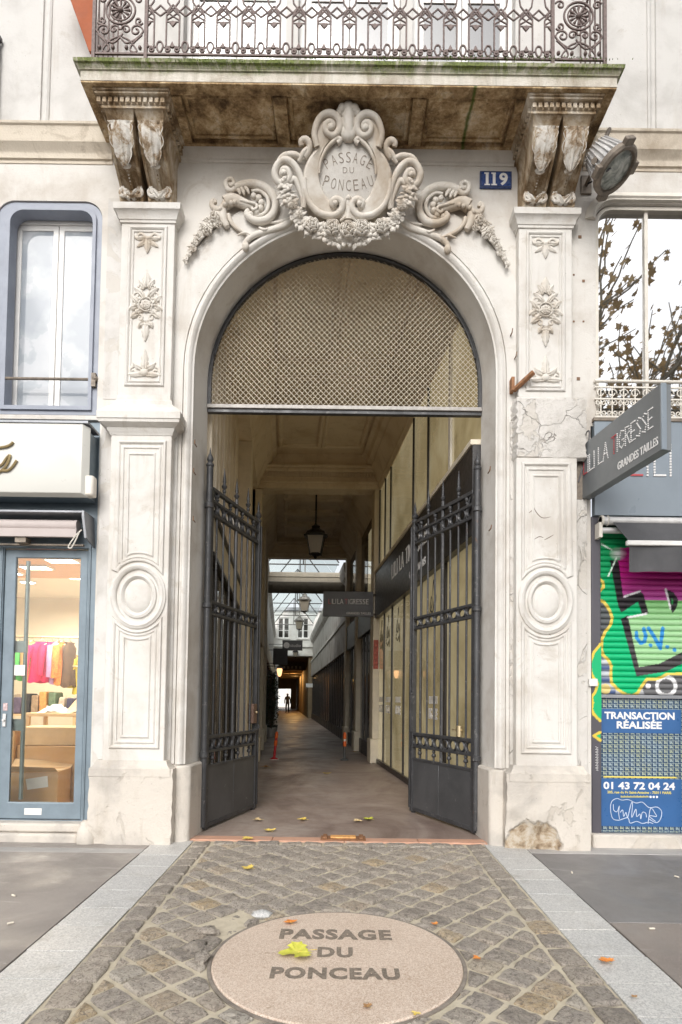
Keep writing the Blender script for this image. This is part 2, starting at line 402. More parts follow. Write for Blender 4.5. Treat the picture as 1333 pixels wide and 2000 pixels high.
t.col(k); t.rough(t.ramp(t.noise(1.3, 6, 0.6, 0.6), [(0.35, 0.36), (0.65, 0.62)])); t.bump(t.noise(130, 4), 0.25, 0.003); MT['floor'] = t.m
t = NT('red_threshold_stone', 0.7, 0, 0.3)
k = t.ramp(t.noise(5, 8, 0.7, 0.7), [(0.3, (0.40, 0.33, 0.28)), (0.48, (0.52, 0.30, 0.21)), (0.75, (0.60, 0.36, 0.26))])
t.col(k); t.bump(t.noise(90, 4), 0.5, 0.004); MT['threshold'] = t.m
def text_fit(txt, w, h, to, bold=0.0, depth=0.002, space=1.0):
    "text scaled to a box w x h"
    mb = text_mb(txt, 1.0, lambda x, y, d: Vector((x, y, d)), bold, depth, space=space)
    x0 = min(v.x for v in mb.v); x1 = max(v.x for v in mb.v); y0 = min(v.y for v in mb.v); y1 = max(v.y for v in mb.v)
    mb.v = [to((v.x - (x0 + x1) / 2) * w / (x1 - x0), (v.y - (y0 + y1) / 2) * h / (y1 - y0), v.z) for v in mb.v]
    return mb
# ------------------------------------------------------------------ ground
gb = MB()
xs = (-150, 150); prof = [(-150, -0.225), (-9, -0.225), (0, -0.012), (0.02, -0.03), (150, -0.03)]
gb.add([(x, y, z - 0.02) for y, z in prof for x in xs], [(2 * i, 2 * i + 1, 2 * i + 3, 2 * i + 2) for i in range(4)])
setp(gb.build('ground', MT['ground']), 'dark asphalt ground under the street and the building', kind='structure')
WI, WM, WO = 1.155, 1.325, 1.68         # cobble field, cobble border, granite border (half widths)
pave = setp(thing('pavement', 'footway in front of the passage with cobbled strip and asphalt either side', None), kind='structure')
def gpoly(pts, h=0.0, th=0.06):
    return [Vector((x, y, gz(y) + h)) for x, y in pts]
def slab(name, x0, x1, y0, y1, mat, h=0.0, th=0.05, bev=0.004, parent=None):
    b = MB(); q = gpoly([(x0, y0), (x1, y0), (x1, y1), (x0, y1)], h); b.poly(q, (0, 0, -th))
    return b.build(name, mat, parent or pave, bevel=bev)
# asphalt panels
slab('asphalt_panel', -9, -WO - 0.012, -0.43, -0.30, MT['concrete'], -0.004)
slab('asphalt_panel', -9, -WO - 0.012, -0.29, 0.0, MT['asphalt'], -0.002)
slab('asphalt_panel', -9, -WO - 0.012, -7.5, -0.435, MT['asphalt'], -0.003)
slab('asphalt_panel', WO + 0.012, 9, -0.27, 0.0, MT['concrete'], -0.003)
slab('asphalt_panel', WO + 0.012, 9, -1.83, -0.275, MT['asphalt_dark'], -0.004)
slab('asphalt_panel', WO + 0.012, 9, -7.5, -1.845, MT['asphalt_brown'], -0.002)
# granite border slabs
GY = [G(150, p).y for p in (1652, 1668, 1690, 1710, 1738, 1773, 1808, 1859, 1914, 1982)]
for sx in (-1, 1):
    ys = [-0.02] + [y + (0.03 if sx > 0 else 0) for y in GY[1:]] + [-3.55, -4.0]
    for a, b in zip(ys[1:], ys[:-1]):
        x0, x1 = sorted((sx * (WM + 0.008), sx * WO)); j = random.uniform(-.002, .002)
        slab('granite_slab', x0 + random.uniform(0, .004), x1 - random.uniform(0, .006), a + 0.010, b, MT['granite'], 0.002 + j, 0.06, 0.0015)
# mortar bed
bed = MB(); bed.poly(gpoly([(-WM - .01, -4.0), (WM + .01, -4.0), (WM + .01, -0.0), (-WM - .01, 0.0)], -0.008), (0, 0, -0.05)); bed.build('mortar_bed', MT['mortar'], pave)
# cobbles
def clip(poly, n, d):
    "keep the side where n.p <= d"
    out = []
    for i in range(len(poly)):
        a, b = poly[i], poly[(i + 1) % len(poly)]; da, db = n[0] * a[0] + n[1] * a[1] - d, n[0] * b[0] + n[1] * b[1] - d
        if da <= 0: out.append(a)
        if da * db < 0:
            t_ = da / (da - db); out.append((a[0] + (b[0] - a[0]) * t_, a[1] + (b[1] - a[1]) * t_))
    return out
def cobble(poly, hgt=None, name='cobble', cut=0.012):
    area = abs(sum(poly[i][0] * poly[(i + 1) % len(poly)][1] - poly[(i + 1) % len(poly)][0] * poly[i][1] for i in range(len(poly)))) / 2
    if area < 0.0035: return
    cx = sum(p[0] for p in poly) / len(poly); cy_ = sum(p[1] for p in poly) / len(poly)
    ring = []
    for i in range(len(poly)):
        a, b = Vector(poly[i]), Vector(poly[(i + 1) % len(poly)]); n_ = max(1, min(3, int((b - a).length / 0.05)))
        for k in range(n_): ring.append(a.lerp(b, (k + (0.13 if k == 0 else 0)) / n_))
    c = Vector((cx, cy_)); hgt = random.uniform(-.003, .005) if hgt is None else hgt
    tx, ty = random.uniform(-.05, .05), random.uniform(-.05, .05)
    b = MB(); n = len(ring); vs = []; R0 = math.sqrt(area)
    for ins, h, j in ((cut, -0.03, 0), (cut * 1.1, -0.004, .004), (cut + 0.012, 0.005, .006), (cut + .04, 0.007, .008)):
        for p in ring:
            d = p - c; q = c + d * max(0.1, 1 - ins * 1.9 / R0)
            q = q + Vector((random.uniform(-j, j), random.uniform(-j, j)))
            z = gz(cy_) + SLOPE * (q.y - cy_) + hgt + h + random.uniform(-.0055, .0045) * (h > 0) + (q.x - c.x) * tx + (q.y - c.y) * ty
            vs.append(Vector((q.x, q.y, z)))
    vs.append(Vector((cx, cy_, gz(cy_) + hgt + random.uniform(0.006, .011))))
    fs = [(r * n + i, r * n + (i + 1) % n, (r + 1) * n + (i + 1) % n, (r + 1) * n + i) for r in range(3) for i in range(n)]
    fs += [(3 * n + i, 3 * n + (i + 1) % n, 4 * n) for i in range(n)]
    b.add(vs, fs); b.build(name, MT['cobble'], pave, smooth=22, fix=False)
DC = (0.0, -2.405); DR = 0.655
E_ = 0.168; ca = math.cos(rad(47)); sa = math.sin(rad(47))
for i in range(-26, 27):
    for j in range(-26, 27):
        off = 0.5 * (i % 2) * 0.0
        u0, v0 = (i + off) * E_, j * E_ * 1.06
        sq = [(u0, v0), (u0 + E_, v0), (u0 + E_, v0 + E_ * 1.06), (u0, v0 + E_ * 1.06)]
        q = [(a * ca - b * sa, a * sa + b * ca - 1.85) for a, b in sq]
        if max(p[1] for p in q) < -3.75 or min(p[1] for p in q) > -0.15: continue
        q = clip(q, (1, 0), WI - .004); q = clip(q, (-1, 0), WI - .004) if q else q; q = clip(q, (0, 1), -0.145) if q else q
        if len(q) < 3: continue
        mx = sum(p[0] for p in q) / len(q) - DC[0]; my = sum(p[1] for p in q) / len(q) - DC[1]; r_ = math.hypot(mx, my)
        if r_ < 1e-6: continue
        n_ = (mx / r_, my / r_)
        if r_ < DR + 0.2:
            q = clip(q, (-n_[0], -n_[1]), -(DR + 0.022 + n_[0] * DC[0] + n_[1] * DC[1]))
        if len(q) < 3: continue
        # the broken place beside the disc
        near_break = (mx + 0.62) ** 2 + (my - 0.48) ** 2 < 0.035
        cobble(q, hgt=random.uniform(-.02, .02) if near_break else None, cut=0.02 if near_break else 0.011)
for sx in (-1, 1):
    y = -0.02; 
    while y > -3.8:
        l = random.uniform(0.17, 0.235); x0, x1 = sx * (WI + .006), sx * WM
        if sx < 0: x0, x1 = x1, x0
        cobble([(x0, y - l), (x1, y - l), (x1, y), (x0, y)], cut=0.008); y -= l
x = -WI + .01
while x < WI - 0.1:
    l = random.uniform(0.17, 0.215); l = min(l, WI - .01 - x); cobble([(x, -0.135), (x + l, -0.135), (x + l, -0.015), (x, -0.015)], cut=0.007); x += l
# inscribed stone disc
dk = thing('inscribed_stone_disc', 'round pinkish granite disc engraved PASSAGE DU PONCEAU set among the cobbles', 'stone disc', (DC[0], DC[1], gz(DC[1])))
def onground(x, y, h): return Vector((x, y, gz(y) + h))
b = MB(); n = 72
rings = [(DR, -.05), (DR, .001), (DR - .008, .006), (DR * .5, .007)]
vs = [onground(DC[0] + r_ * math.cos(2 * PI * k / n), DC[1] + r_ * math.sin(2 * PI * k / n), h) for r_, h in rings for k in range(n)] + [onground(DC[0], DC[1], .007)]
b.add(vs, [(r_ * n + k, r_ * n + (k + 1) % n, (r_ + 1) * n + (k + 1) % n, (r_ + 1) * n + k) for r_ in range(3) for k in range(n)] + [(3 * n + k, 3 * n + (k + 1) % n, 4 * n) for k in range(n)])
b.build('disc_slab', MT['disc'], dk, smooth=30)
b = MB(); vs = [onground(DC[0] + r_ * math.cos(2 * PI * k / n), DC[1] + r_ * math.sin(2 * PI * k / n), h) for r_, h in ((DR + .003, -.04), (DR + .003, -.001), (DR + .022, -.001), (DR + .022, -.04)) for k in range(n)]
b.add(vs, [(r_ * n + k, r_ * n + (k + 1) % n, (r_ + 1) * n + (k + 1) % n, (r_ + 1) * n + k) for r_ in range(3) for k in range(n)]); b.build('disc_rim', MT['disc_rim'], dk, smooth=30)
for txt, px, py0, py1, wpx in (('PASSAGE', 656, 1818, 1838, 214), ('DU', 655, 1853, 1873, 68), ('PONCEAU', 655, 1893, 1916, 248)):
    a, c = G(px, py0), G(px, py1); mid = (a + c) / 2; w = wpx / F_PX * (mid.y + CAM_D) * 1.0
    to = lambda x, y, d: Vector((mid.x + x, mid.y + y, gz(mid.y + y) + 0.0085 + d))
    text_fit(txt, w, abs(a.y - c.y), to, bold=0.045, depth=0.0006, space=1.12).build('engraved_word', MT['engraved'], dk)
# passage floor and threshold
fl = MB(); fl.add([L(0.0, -1.3), L(0.0, 3.0), L(0.30, -1.3), L(0.30, 3.0)], []) 
fl = MB(); fl.poly([Vector((-1.60, 0.16, 0.004)), Vector((1.60, 0.16, 0.004)), L(40, 2.6, 0.004), L(95, 2.6, 0.004), L(95, -1.3, 0.004), L(40, -1.3, 0.004)], (0, 0, -0.03))
setp(fl.build('passage_floor', MT['floor']), 'worn brown screed floor of the covered passage', kind='structure')
th = setp(thing('threshold', 'reddish worn stone threshold strip between the gate posts', None), kind='structure')
xs = [-1.42, -0.62, 0.05, 0.74, 1.42]
for a, c in zip(xs[:-1], xs[1:]):
    b = MB(); b.box((a + .002, 0.004, -0.05), (c - .002, 0.158, 0.008 + random.uniform(-.002, .002))); b.build('threshold_stone', MT['threshold'], th, bevel=0.006)
MT['rust'] = plain('rusty_iron', (0.30, 0.15, 0.075), 0.75, 0.3, 0.4, 25, 0.5)
MT['yellow_rust'] = plain('orange_worn_paint', (0.66, 0.34, 0.12), 0.65, 0, 0.3, 30, 0.4)
ds = thing('gate_stop', 'rusty iron gate stop with worn orange centre on the threshold', 'gate stop', (0.03, 0.1, 0.01))
b = MB(); b.box((-0.17, 0.02, 0.008), (0.25, 0.19, 0.018)); b.build('stop_plate', MT['rust'], ds, bevel=0.003)
b = MB(); b.box((-0.08, 0.055, 0.018), (0.16, 0.155, 0.034)); b.build('stop_block', MT['yellow_rust'], ds, bevel=0.008)
for q in (-0.13, 0.21):
    b = MB(); b.box((q - .02, 0.03, 0.018), (q + .02, 0.18, 0.036)); b.build('stop_lug', MT['rust'], ds, bevel=0.006)
# ------------------------------------------------------------------ apartment building: facade
bld = thing('apartment_building', 'pale painted stone apartment building with arched passage entrance', 'building', (0, 0, 0))
AZ, AR = 4.44, 1.44            # front arch
BZ, BR = 4.50, 1.39            # arch at the gate
GY_ = 0.42                     # gate plane
def archpath(r, cz, z0, n=40):
    return [(-r, z0)] + arc(0, cz, r, 180, 0, n) + [(r, z0)]
w = MB()
hole = archpath(AR, AZ, -0.10)
w.plate([(-4.6, -0.15), (4.6, -0.15), (4.6, 6.60), (-4.6, 6.60)],
        [hole, [(-4.35, -0.10), (-2.31, -0.10), (-2.31, 3.93), (-4.35, 3.93)], [(2.33, -0.10), (4.35, -0.10), (4.35, 3.93), (2.33, 3.93)],
         rrect(-3.36, -2.345, 3.97, 6.06, 0.17), rrect(2.385, 3.46, 4.0, 6.11, 0.17)], 0.0, 0.38)
w.build('wall', MT['stone'], bld, bevel=0.012)
lin = MB(); n = 44; vs = []
f0 = archpath(AR, AZ, -0.1, n); f1 = archpath(BR, BZ, -0.1, n); f2 = archpath(1.62, BZ, -0.1, n)
N_ = len(f0)
vs = [Vector((x, 0.002, z)) for x, z in f0] + [Vector((x, GY_, z)) for x, z in f1] + [Vector((x, GY_ + .001, z)) for x, z in f2]
lin.add(vs, [(r_ * N_ + i, r_ * N_ + i + 1, (r_ + 1) * N_ + i + 1, (r_ + 1) * N_ + i) for r_ in range(2) for i in range(N_ - 1)])
lin.build('arch_reveal', MT['stone'], bld, smooth=30)
b = MB(); b.mould(archpath(1.475, AZ, 0.70), [(-.045, .01), (-.045, -.012), (-.03, -.018), (-.018, -.042), (.002, -.052), (.022, -.045), (.03, -.026), (.045, -.024), (.045, .01)])
b.build('archivolt', MT['stone_pil'], bld, smooth=40)
b = MB(); ang = math.degrees(math.acos(1.62 / 1.84))
b.plate(arc(0, AZ, 1.84, ang, 180 - ang, 36) + [(-1.62, 0.70), (-1.53, 0.70)] + arc(0, AZ, 1.53, 180, 0, 40) + [(1.53, 0.70), (1.62, 0.70)], [], -0.022, 0.01, back=False)
b.build('arch_band', MT['stone_pil'], bld, bevel=0.006)
# ---- pilasters
UX0, UX1, LX0, LX1 = 1.62, 2.12, 1.59, 2.15
def cap_path(x0, x1, y):
    return [(x1, 0.0), (x1, y), (x0, y), (x0, 0.0)]
FRAME = [(-.02, .004), (-.02, -.006), (-.012, -.016), (0, -.018), (.008, -.012), (.012, -.003), (.016, .004)]
FRAME2 = [(-.012, .004), (-.012, -.006), (-.004, -.012), (.006, -.010), (.012, .004)]
def shift(prof, dy): return [(a, b_ + dy) for a, b_ in prof]
def spiral(c, r, a0, turns, Y, k=0.16, n=None, sgn=1, Yin=0.0):
    "points of a spiral in the xz plane, winding inward"
    n = n or max(10, int(abs(turns) * 16)); out = []
    for i in range(n + 1):
        t_ = i / n; rr = r * (k ** t_); a = a0 + sgn * 2 * PI * turns * t_
        out.append(Vector((c[0] + rr * math.cos(a), Y - Yin * t_, c[1] + rr * math.sin(a))))
    return out
def taper(n, r0, r1, rm=None):
    return [(r0 + (r1 - r0) * i / (n - 1)) if rm is None else (r0 * (1 - i / (n - 1)) ** 2 + 2 * rm * (i / (n - 1)) * (1 - i / (n - 1)) + r1 * (i / (n - 1)) ** 2) for i in range(n)]
def leaf(b, base, tip, wid, Y, depth=0.02, lobes=3, curl=0.0, nu=10, nv=6, bend=0.0):
    "acanthus-like leaf in relief on the plane y=Y (xz)"; wid *= 1.35; depth *= 1.6
    base, tip = Vector(base), Vector(tip); ax = tip - base; L_ = ax.length; ax.normalize(); sd = Vector((-ax.y, ax.x)); vs = []
    for i in range(nu + 1):
        t_ = i / nu; lob = 0.72 + 0.28 * abs(math.sin(PI * lobes * t_))
        ww = wid * (math.sin(PI * min(1, 0.12 + 0.9 * t_)) ** 0.7) * lob
        if i == nu: ww = wid * 0.08
        c = base + ax * (L_ * t_) + sd * (bend * L_ * math.sin(PI * t_ * 0.8))
        for j in range(nv + 1):
            s_ = j / nv * 2 - 1
            d = depth * (1 - s_ * s_) * (0.5 + 0.5 * math.sin(PI * t_)) + depth * 0.35 * math.cos(3 * PI * s_) * (1 - t_) + curl * t_ * t_
            q = c + sd * (s_ * ww); vs.append(Vector((q.x, Y - d, q.y)))
    m_ = nv + 1
    b.add(vs, [(i * m_ + j, i * m_ + j + 1, (i + 1) * m_ + j + 1, (i + 1) * m_ + j) for i in range(nu) for j in range(nv)]); return b
def rose(b, c, r, Y, petals=6, dep=0.6, rot=0.0):
    "open rose: petal lobes in three whorls"
    b.ball((c[0], Y - r * dep * 0.35, c[1]), r * 0.34, 8, 6)
    for wh, (rr, pr, h, np_) in enumerate(((0.40, 0.26, 0.55, 4), (0.62, 0.32, 0.36, petals), (0.84, 0.34, 0.14, petals + 1))):
        for k in range(np_):
            a = rot + 2 * PI * (k + 0.5 * wh) / np_
            M = Matrix.Rotation(-a, 3, 'Y') @ Matrix.Rotation(0.5 - 0.2 * wh, 3, 'Z')
            b.ball((c[0] + r * rr * 0.8 * math.cos(a), Y - r * dep * h * 1.2, c[1] + r * rr * 0.8 * math.sin(a)), r * pr, 7, 5, M, (0.55, 0.75, 1.15))
    return b
def ornament_bow(b, cx, z, s, Y):
    for q in (-1, 1):
        b.tube([Vector((cx + q * x * s, Y, z + zz * s)) for x, zz in ((.95, .32), (.6, -.05), (.2, .0), (0, .12))], taper(4, .05 * s, .10 * s), 6, flat=.7)
        b.tube(spiral((cx + q * .5 * s, z + .12 * s), .32 * s, PI if q > 0 else 0, 1.1, Y, .3, sgn=-q), taper(18, .09 * s, .05 * s), 6, flat=.7)
        leaf(b, (cx + q * .1 * s, z - .1 * s), (cx + q * .7 * s, z - .55 * s), .13 * s, Y, .05 * s)
        leaf(b, (cx + q * .05 * s, z), (cx + q * .9 * s, z + .05 * s), .12 * s, Y, .06 * s)
    leaf(b, (cx, z + .1 * s), (cx, z - .95 * s), .2 * s, Y, .08 * s, 4)
    b.ball((cx, Y - .02 * s, z + .02 * s), .13 * s, 8, 6)
def ornament_bouquet(b, cx, z, s, Y):
    for q in (-1, 1):
        for (x, zz, r, a0, tn) in ((.42, .52, .34, 0, 1.2), (.55, -.2, .30, .8, 1.2), (.30, 1.05, .20, 0, 1.1), (.34, -.75, .22, 1.2, 1.1), (.28, .05, .2, .5, 1.0)):
            p = spiral((cx + q * x * s, z + zz * s), r * s, a0 if q > 0 else PI - a0, tn, Y, .22, sgn=q)
            b.tube(p, taper(len(p), .055 * s, .045 * s), 6, flat=.75)
        for (x0, z0, x1, z1, ww) in ((.15, .9, .5, 1.45, .13), (.5, .1, .95, .5, .15), (.5, -.1, .98, -.35, .16), (.4, -.5, .85, -.85, .15), (.1, -.95, .38, -1.4, .13), (.1, .4, .75, .95, .14), (.2, -.3, .62, -.62, .15)):
            leaf(b, (cx + q * x0 * s, z + z0 * s), (cx + q * x1 * s, z + z1 * s), ww * s, Y, .075 * s, bend=.12 * q)
    leaf(b, (cx, z + 1.0 * s), (cx, z + 1.95 * s), .22 * s, Y, .09 * s, 4); leaf(b, (cx, z - .95 * s), (cx, z - 2.15 * s), .2 * s, Y, .08 * s, 5)
    rose(b, (cx, z), .34 * s, Y, 7, .5); b.tube([Vector((cx + .4 * s * math.cos(a), Y - .01, z + .4 * s * math.sin(a))) for a in [2 * PI * i / 20 for i in range(20)]], .045 * s, 6, closed=True)
    b.tube([Vector((cx + x * s, Y - .02 * s, z + zz * s)) for x, zz in ((-.4, -1.25), (0, -1.18), (.4, -1.25))], .09 * s, 6)
def ornament_palmette(b, cx, z, s, Y):
    for q in (-1, 1):
        p = spiral((cx + q * .62 * s, z), .30 * s, PI / 2, 1.2, Y, .25, sgn=-q); b.tube(p, taper(len(p), .08 * s, .05 * s), 6, flat=.75)
        leaf(b, (cx, z + .1 * s), (cx + q * .62 * s, z + .55 * s), .15 * s, Y, .07 * s, bend=-.1 * q)
        leaf(b, (cx, z - .15 * s), (cx + q * .95 * s, z - .2 * s), .14 * s, Y, .06 * s)
    leaf(b, (cx, z), (cx, z + 1.25 * s), .18 * s, Y, .08 * s, 4); b.ball((cx, Y - .03 * s, z - .05 * s), .24 * s, 10, 6, sc=(1, .5, .9))
MED = (1.863, 2.235)
def pilaster(sx):
    pil = group_part('pilaster', bld)
    fx = (lambda m_: m_) if sx > 0 else (lambda m_: m_.mirrored())
    def put(b, name, mat, **kw): return fx(b).build(name, mat, pil, **kw)
    b = MB(); b.box((UX0, -.10, 4.10), (UX1, .01, 5.83)); put(b, 'upper_shaft', MT['stone_pil'], bevel=.006)
    b = MB(); b.mould([(1.705, 4.225), (2.035, 4.225), (2.035, 5.72), (1.705, 5.72)], shift(FRAME, -.10), True)
    b.mould([(1.735, 4.255), (2.005, 4.255), (2.005, 5.69), (1.735, 5.69)], shift(FRAME2, -.10), True); put(b, 'panel_frame', MT['stone_pil'], smooth=40)
    b = MB(); b.mould(cap_path(UX0, UX1, -.10), [(-.02, 5.77), (.012, 5.77), (.014, 5.792), (.022, 5.796), (.03, 5.83), (.052, 5.862), (.062, 5.868), (.066, 5.925), (-.1, 5.925)], plane='xy'); put(b, 'capital', MT['stone_pil'], smooth=35)
    for nm, fn, z, s in (('bow_ornament', ornament_bow, 5.615, .145), ('bouquet_ornament', ornament_bouquet, 4.98, .162), ('palmette_ornament', ornament_palmette, 4.345, .165)):
        b = MB(); fn(b, 1.87, z, s, -.105); put(b, nm, MT['stone_orn'], smooth=60, fix=False)
    b = MB(); b.box((1.56, -.045, .60), (2.28, .01, 3.95)); put(b, 'backing_strip', MT['stone_grey'] if sx < 0 else MT['stone_rough'], bevel=.006)
    b = MB(); b.box((LX0, -.14, .60), (LX1, -.02, 3.80 if sx < 0 else 3.565)); put(b, 'lower_shaft', MT['stone_pil'], bevel=.008)
    if sx < 0:
        b = MB(); b.mould(cap_path(LX0, LX1, -.14), [(-.05, 3.72), (.006, 3.725), (.012, 3.745), (.028, 3.765), (.032, 3.785), (.062, 3.80), (.088, 3.815), (.092, 3.84), (.10, 3.845), (.102, 3.905), (.092, 3.918), (.085, 3.93), (-.005, 4.02), (-.012, 4.06), (-.03, 4.075), (-.035, 4.12), (-.06, 4.125)], plane='xy')
        put(b, 'impost', MT['stone_pil'], smooth=30)
    else:
        # impost knocked off: rough patched render
        rg = random.Random(5); b = MB(); nx, nz = 22, 26; vs = []
        for j in range(nz + 1):
            for i in range(nx + 1):
                x = 1.565 + .70 * i / nx; z = 3.55 + .60 * j / nz
                d = .135 + rg.uniform(-.004, .006) + .008 * math.sin(x * 9 + z * 5)
                if i in (0, nx): d = 0.0
                x += rg.uniform(-.012, .012) * (i in (0, 1, nx - 1, nx)); 
                if j in (0, nz): d -= .03 + rg.uniform(0, .015)
                vs.append(Vector((x, -d, z)))
        b.add(vs, [(j * (nx + 1) + i, j * (nx + 1) + i + 1, (j + 1) * (nx + 1) + i + 1, (j + 1) * (nx + 1) + i) for j in range(nz) for i in range(nx)])
        b.build('patched_render', MT['stone_rough'], pil, smooth=35)
    Y = -.14
    top = 3.655 if sx < 0 else 3.50
    for (x0, x1, zt, rx, rz, prof) in ((1.655, 2.071, top, .292, .335, FRAME), (1.695, 2.031, top - .045, .315, .36, FRAME2), (1.745, 1.981, top - .105, .35, .40, FRAME2)):
        b = MB(); hw = (x1 - x0) / 2; a = math.degrees(math.acos(min(1, hw / rx)))
        b.mould([(x1, MED[1] + rz * math.sin(rad(a))), (x1, zt), (x0, zt)] + list(reversed(arc(MED[0], MED[1], rx, a, 180 - a, 12, rz))), shift(prof, Y), True); put(b, 'upper_panel_moulding', MT['stone_pil'], smooth=40)
    for (x0, x1, zb, rx, rz, prof) in ((1.655, 2.071, .865, .292, .335, FRAME), (1.695, 2.031, .905, .315, .36, FRAME2), (1.745, 1.981, .955, .35, .40, FRAME2)):
        b = MB(); hw = (x1 - x0) / 2; a = math.degrees(math.acos(min(1, hw / rx)))
        b.mould(list(reversed(arc(MED[0], MED[1], rx, 180 + a, 360 - a, 12, rz))) + [(x0, zb), (x1, zb)], shift(prof, Y), True); put(b, 'lower_panel_moulding', MT['stone_pil'], smooth=40)
    b = MB()
    for r_, rz, pf in ((.225, .27, [(-.03, .004), (-.03, -.010), (-.015, -.026), (.006, -.03), (.02, -.018), (.03, -.016), (.03, .004)]), (.15, .185, [(-.03, .004), (-.024, -.012), (-.004, -.026), (.018, -.02), (.026, .004)])):
        b.mould(list(reversed(arc(*MED, r_, 0, 360 - 360 / 48, 47, rz))), shift(pf, Y), True)
    put(b, 'medallion', MT['stone_pil'], smooth=50)
    b = MB(); vs = [Vector((MED[0], Y - .022, MED[1]))]; n = 32
    for f_, d in ((.6, .02), (.95, .008), (1.0, -.002)):
        vs += [Vector((MED[0] + .125 * f_ * math.cos(2 * PI * k / n), Y - d, MED[1] + .155 * f_ * math.sin(2 * PI * k / n))) for k in range(n)]
    b.add(vs, [(0, 1 + k, 1 + (k + 1) % n) for k in range(n)] + [(1 + r_ * n + k, 1 + (r_ + 1) * n + k, 1 + (r_ + 1) * n + (k + 1) % n, 1 + r_ * n + (k + 1) % n) for r_ in range(2) for k in range(n)])
    put(b, 'medallion_boss', MT['stone_pil'], smooth=60)
    b = MB(); b.mould(cap_path(LX0 - .02, LX1 + .05, -.14), [(-.06, .60), (.05, .60), (.048, .67), (.028, .685), (.012, .71), (.002, .74), (-.06, .745)], plane='xy'); put(b, 'plinth_moulding', MT['stone_plinth'], smooth=30)
    # plinth: chipped block
    b = MB(); rg = random.Random(11 + sx); nx, nz = 16, 14; vs = []; x0, x1, z0, z1 = 1.50, 2.25, -.12, .67
    for j in range(nz + 1):
        for i in range(nx + 1):
            x = x0 + (x1 - x0) * i / nx; z = z0 + (z1 - z0) * j / nz; d = .185 + rg.uniform(-.003, .003)
            if sx > 0 and z < .34 and x < 2.0:      # render broken off low down
                d -= .05 * max(0, min(1, (.30 + .06 * math.sin(x * 17) - z) / .12)) * max(0, min(1, (1.97 - x) / .1)) * (0.7 + 0.6 * rg.random())
            if sx < 0 and z < .10 and x > 2.1: d -= .03
            if i in (0, nx): x += rg.uniform(-.006, .006); d -= .008
            if j == nz: d -= .01
            vs.append(Vector((x, -d, z)))
    m_ = nx + 1; nb = len(vs); fs = [(j * m_ + i, j * m_ + i + 1, (j + 1) * m_ + i + 1, (j + 1) * m_ + i) for j in range(nz) for i in range(nx)]
    rim = [j * m_ for j in range(nz + 1)] + [nz * m_ + i for i in range(1, m_)] + [j * m_ + nx for j in range(nz - 1, -1, -1)]
    vs += [Vector((vs[k].x, .01, vs[k].z)) for k in rim]
    fs += [(rim[k], rim[k + 1], nb + k + 1, nb + k) for k in range(len(rim) - 1)]
    b.add(vs, fs); put(b, 'plinth', MT['plinth_bare'] if sx > 0 else MT['stone_plinth'], smooth=35)
    b = MB(); c = [(1.505, -.075), (1.425, -.07), (1.375, -.03), (1.345, .36), (1.345, .44), (1.505, .44)]
    b.poly([Vector((x, y, .69)) for x, y in c], (0, 0, -.81)); put(b, 'jamb_plinth', MT['stone_plinth'], bevel=.018)
    # consoles carrying the balcony
    S = spline([(-.12, 5.925), (-.15, 5.94), (-.165, 5.985), (-.158, 6.03), (-.138, 6.05), (-.16, 6.07), (-.24, 6.12), (-.33, 6.175), (-.395, 6.225), (-.44, 6.285), (-.468, 6.35), (-.478, 6.385), (-.49, 6.41), (-.515, 6.44), (-.54, 6.46)], 4)
    for xa, xb in ((1.635, 1.86), (1.90, 2.125)):
        b = MB(); us = [0, .02, .12, .15, .28, .40, .43, .5, .57, .60, .72, .85, .88, .98, 1]
        hs_ = [0, 1, 1, 0, -.3, 0, .8, 1, .8, 0, -.3, 0, 1, 1, 0]; m_ = len(us); vs = []
        for k, p in enumerate(S):
            a = S[max(0, k - 1)]; c = S[min(len(S) - 1, k + 1)]; d = (c - a).normalized(); nn = Vector((-abs(d.y), -d.x if d.x < 0 else 0)); nn = Vector((-d.y, d.x))
            amp = .016 if 6.06 < p.y < 6.39 else (.006 if p.y < 6.06 else 0.0)
            flare = 1 + max(0, (p.y - 6.39) / .07) * .14
            for u, hh in zip(us, hs_):
                q = p + nn * (amp * hh); xc = (xa + xb) / 2
                vs.append(Vector((xc + (u - .5) * (xb - xa) * flare, q.x, q.y)))
        fs = [(k * m_ + i, k * m_ + i + 1, (k + 1) * m_ + i + 1, (k + 1) * m_ + i) for k in range(len(S) - 1) for i in range(m_ - 1)]
        nb = len(vs); nS = len(S)
        for i in (0, m_ - 1):
            bb = len(vs); vs += [Vector((vs[k * m_ + i].x, 0.0, vs[k * m_ + i].z)) for k in range(nS)]
            fs += [(k * m_ + i, (k + 1) * m_ + i, bb + k + 1, bb + k) for k in range(nS - 1)]
        b.add(vs, fs); con = put(b, 'console', MT['corbel'], smooth=40)
        # acanthus leaf over the upper half, scroll foot
        b = MB(); xc = (xa + xb) / 2; hw = (xb - xa) / 2; nu, nv = 14, 10; vs = []
        Sl = [p for p in S if 6.14 < p.y < 6.40]; Sl.reverse()
        for i in range(nu + 1):
            t_ = i / nu; f_ = t_ * (len(Sl) - 1); k = min(int(f_), len(Sl) - 2); p = Sl[k].lerp(Sl[k + 1], f_ - k)
            lob = 0.8 + 0.2 * abs(math.cos(PI * 3.5 * t_)); ww = hw * (1.0 if t_ < .5 else (1 - ((t_ - .5) / .5) ** 2 * .75)) * lob
            for j in range(nv + 1):
                s_ = j / nv * 2 - 1
                d = .012 + .020 * (1 - s_ * s_) + .008 * math.cos(4 * PI * s_) + (.05 * max(0, (t_ - .65) / .35) ** 1.5)
                vs.append(Vector((xc + s_ * ww, p.x - d * .8, p.y - d * .5)))
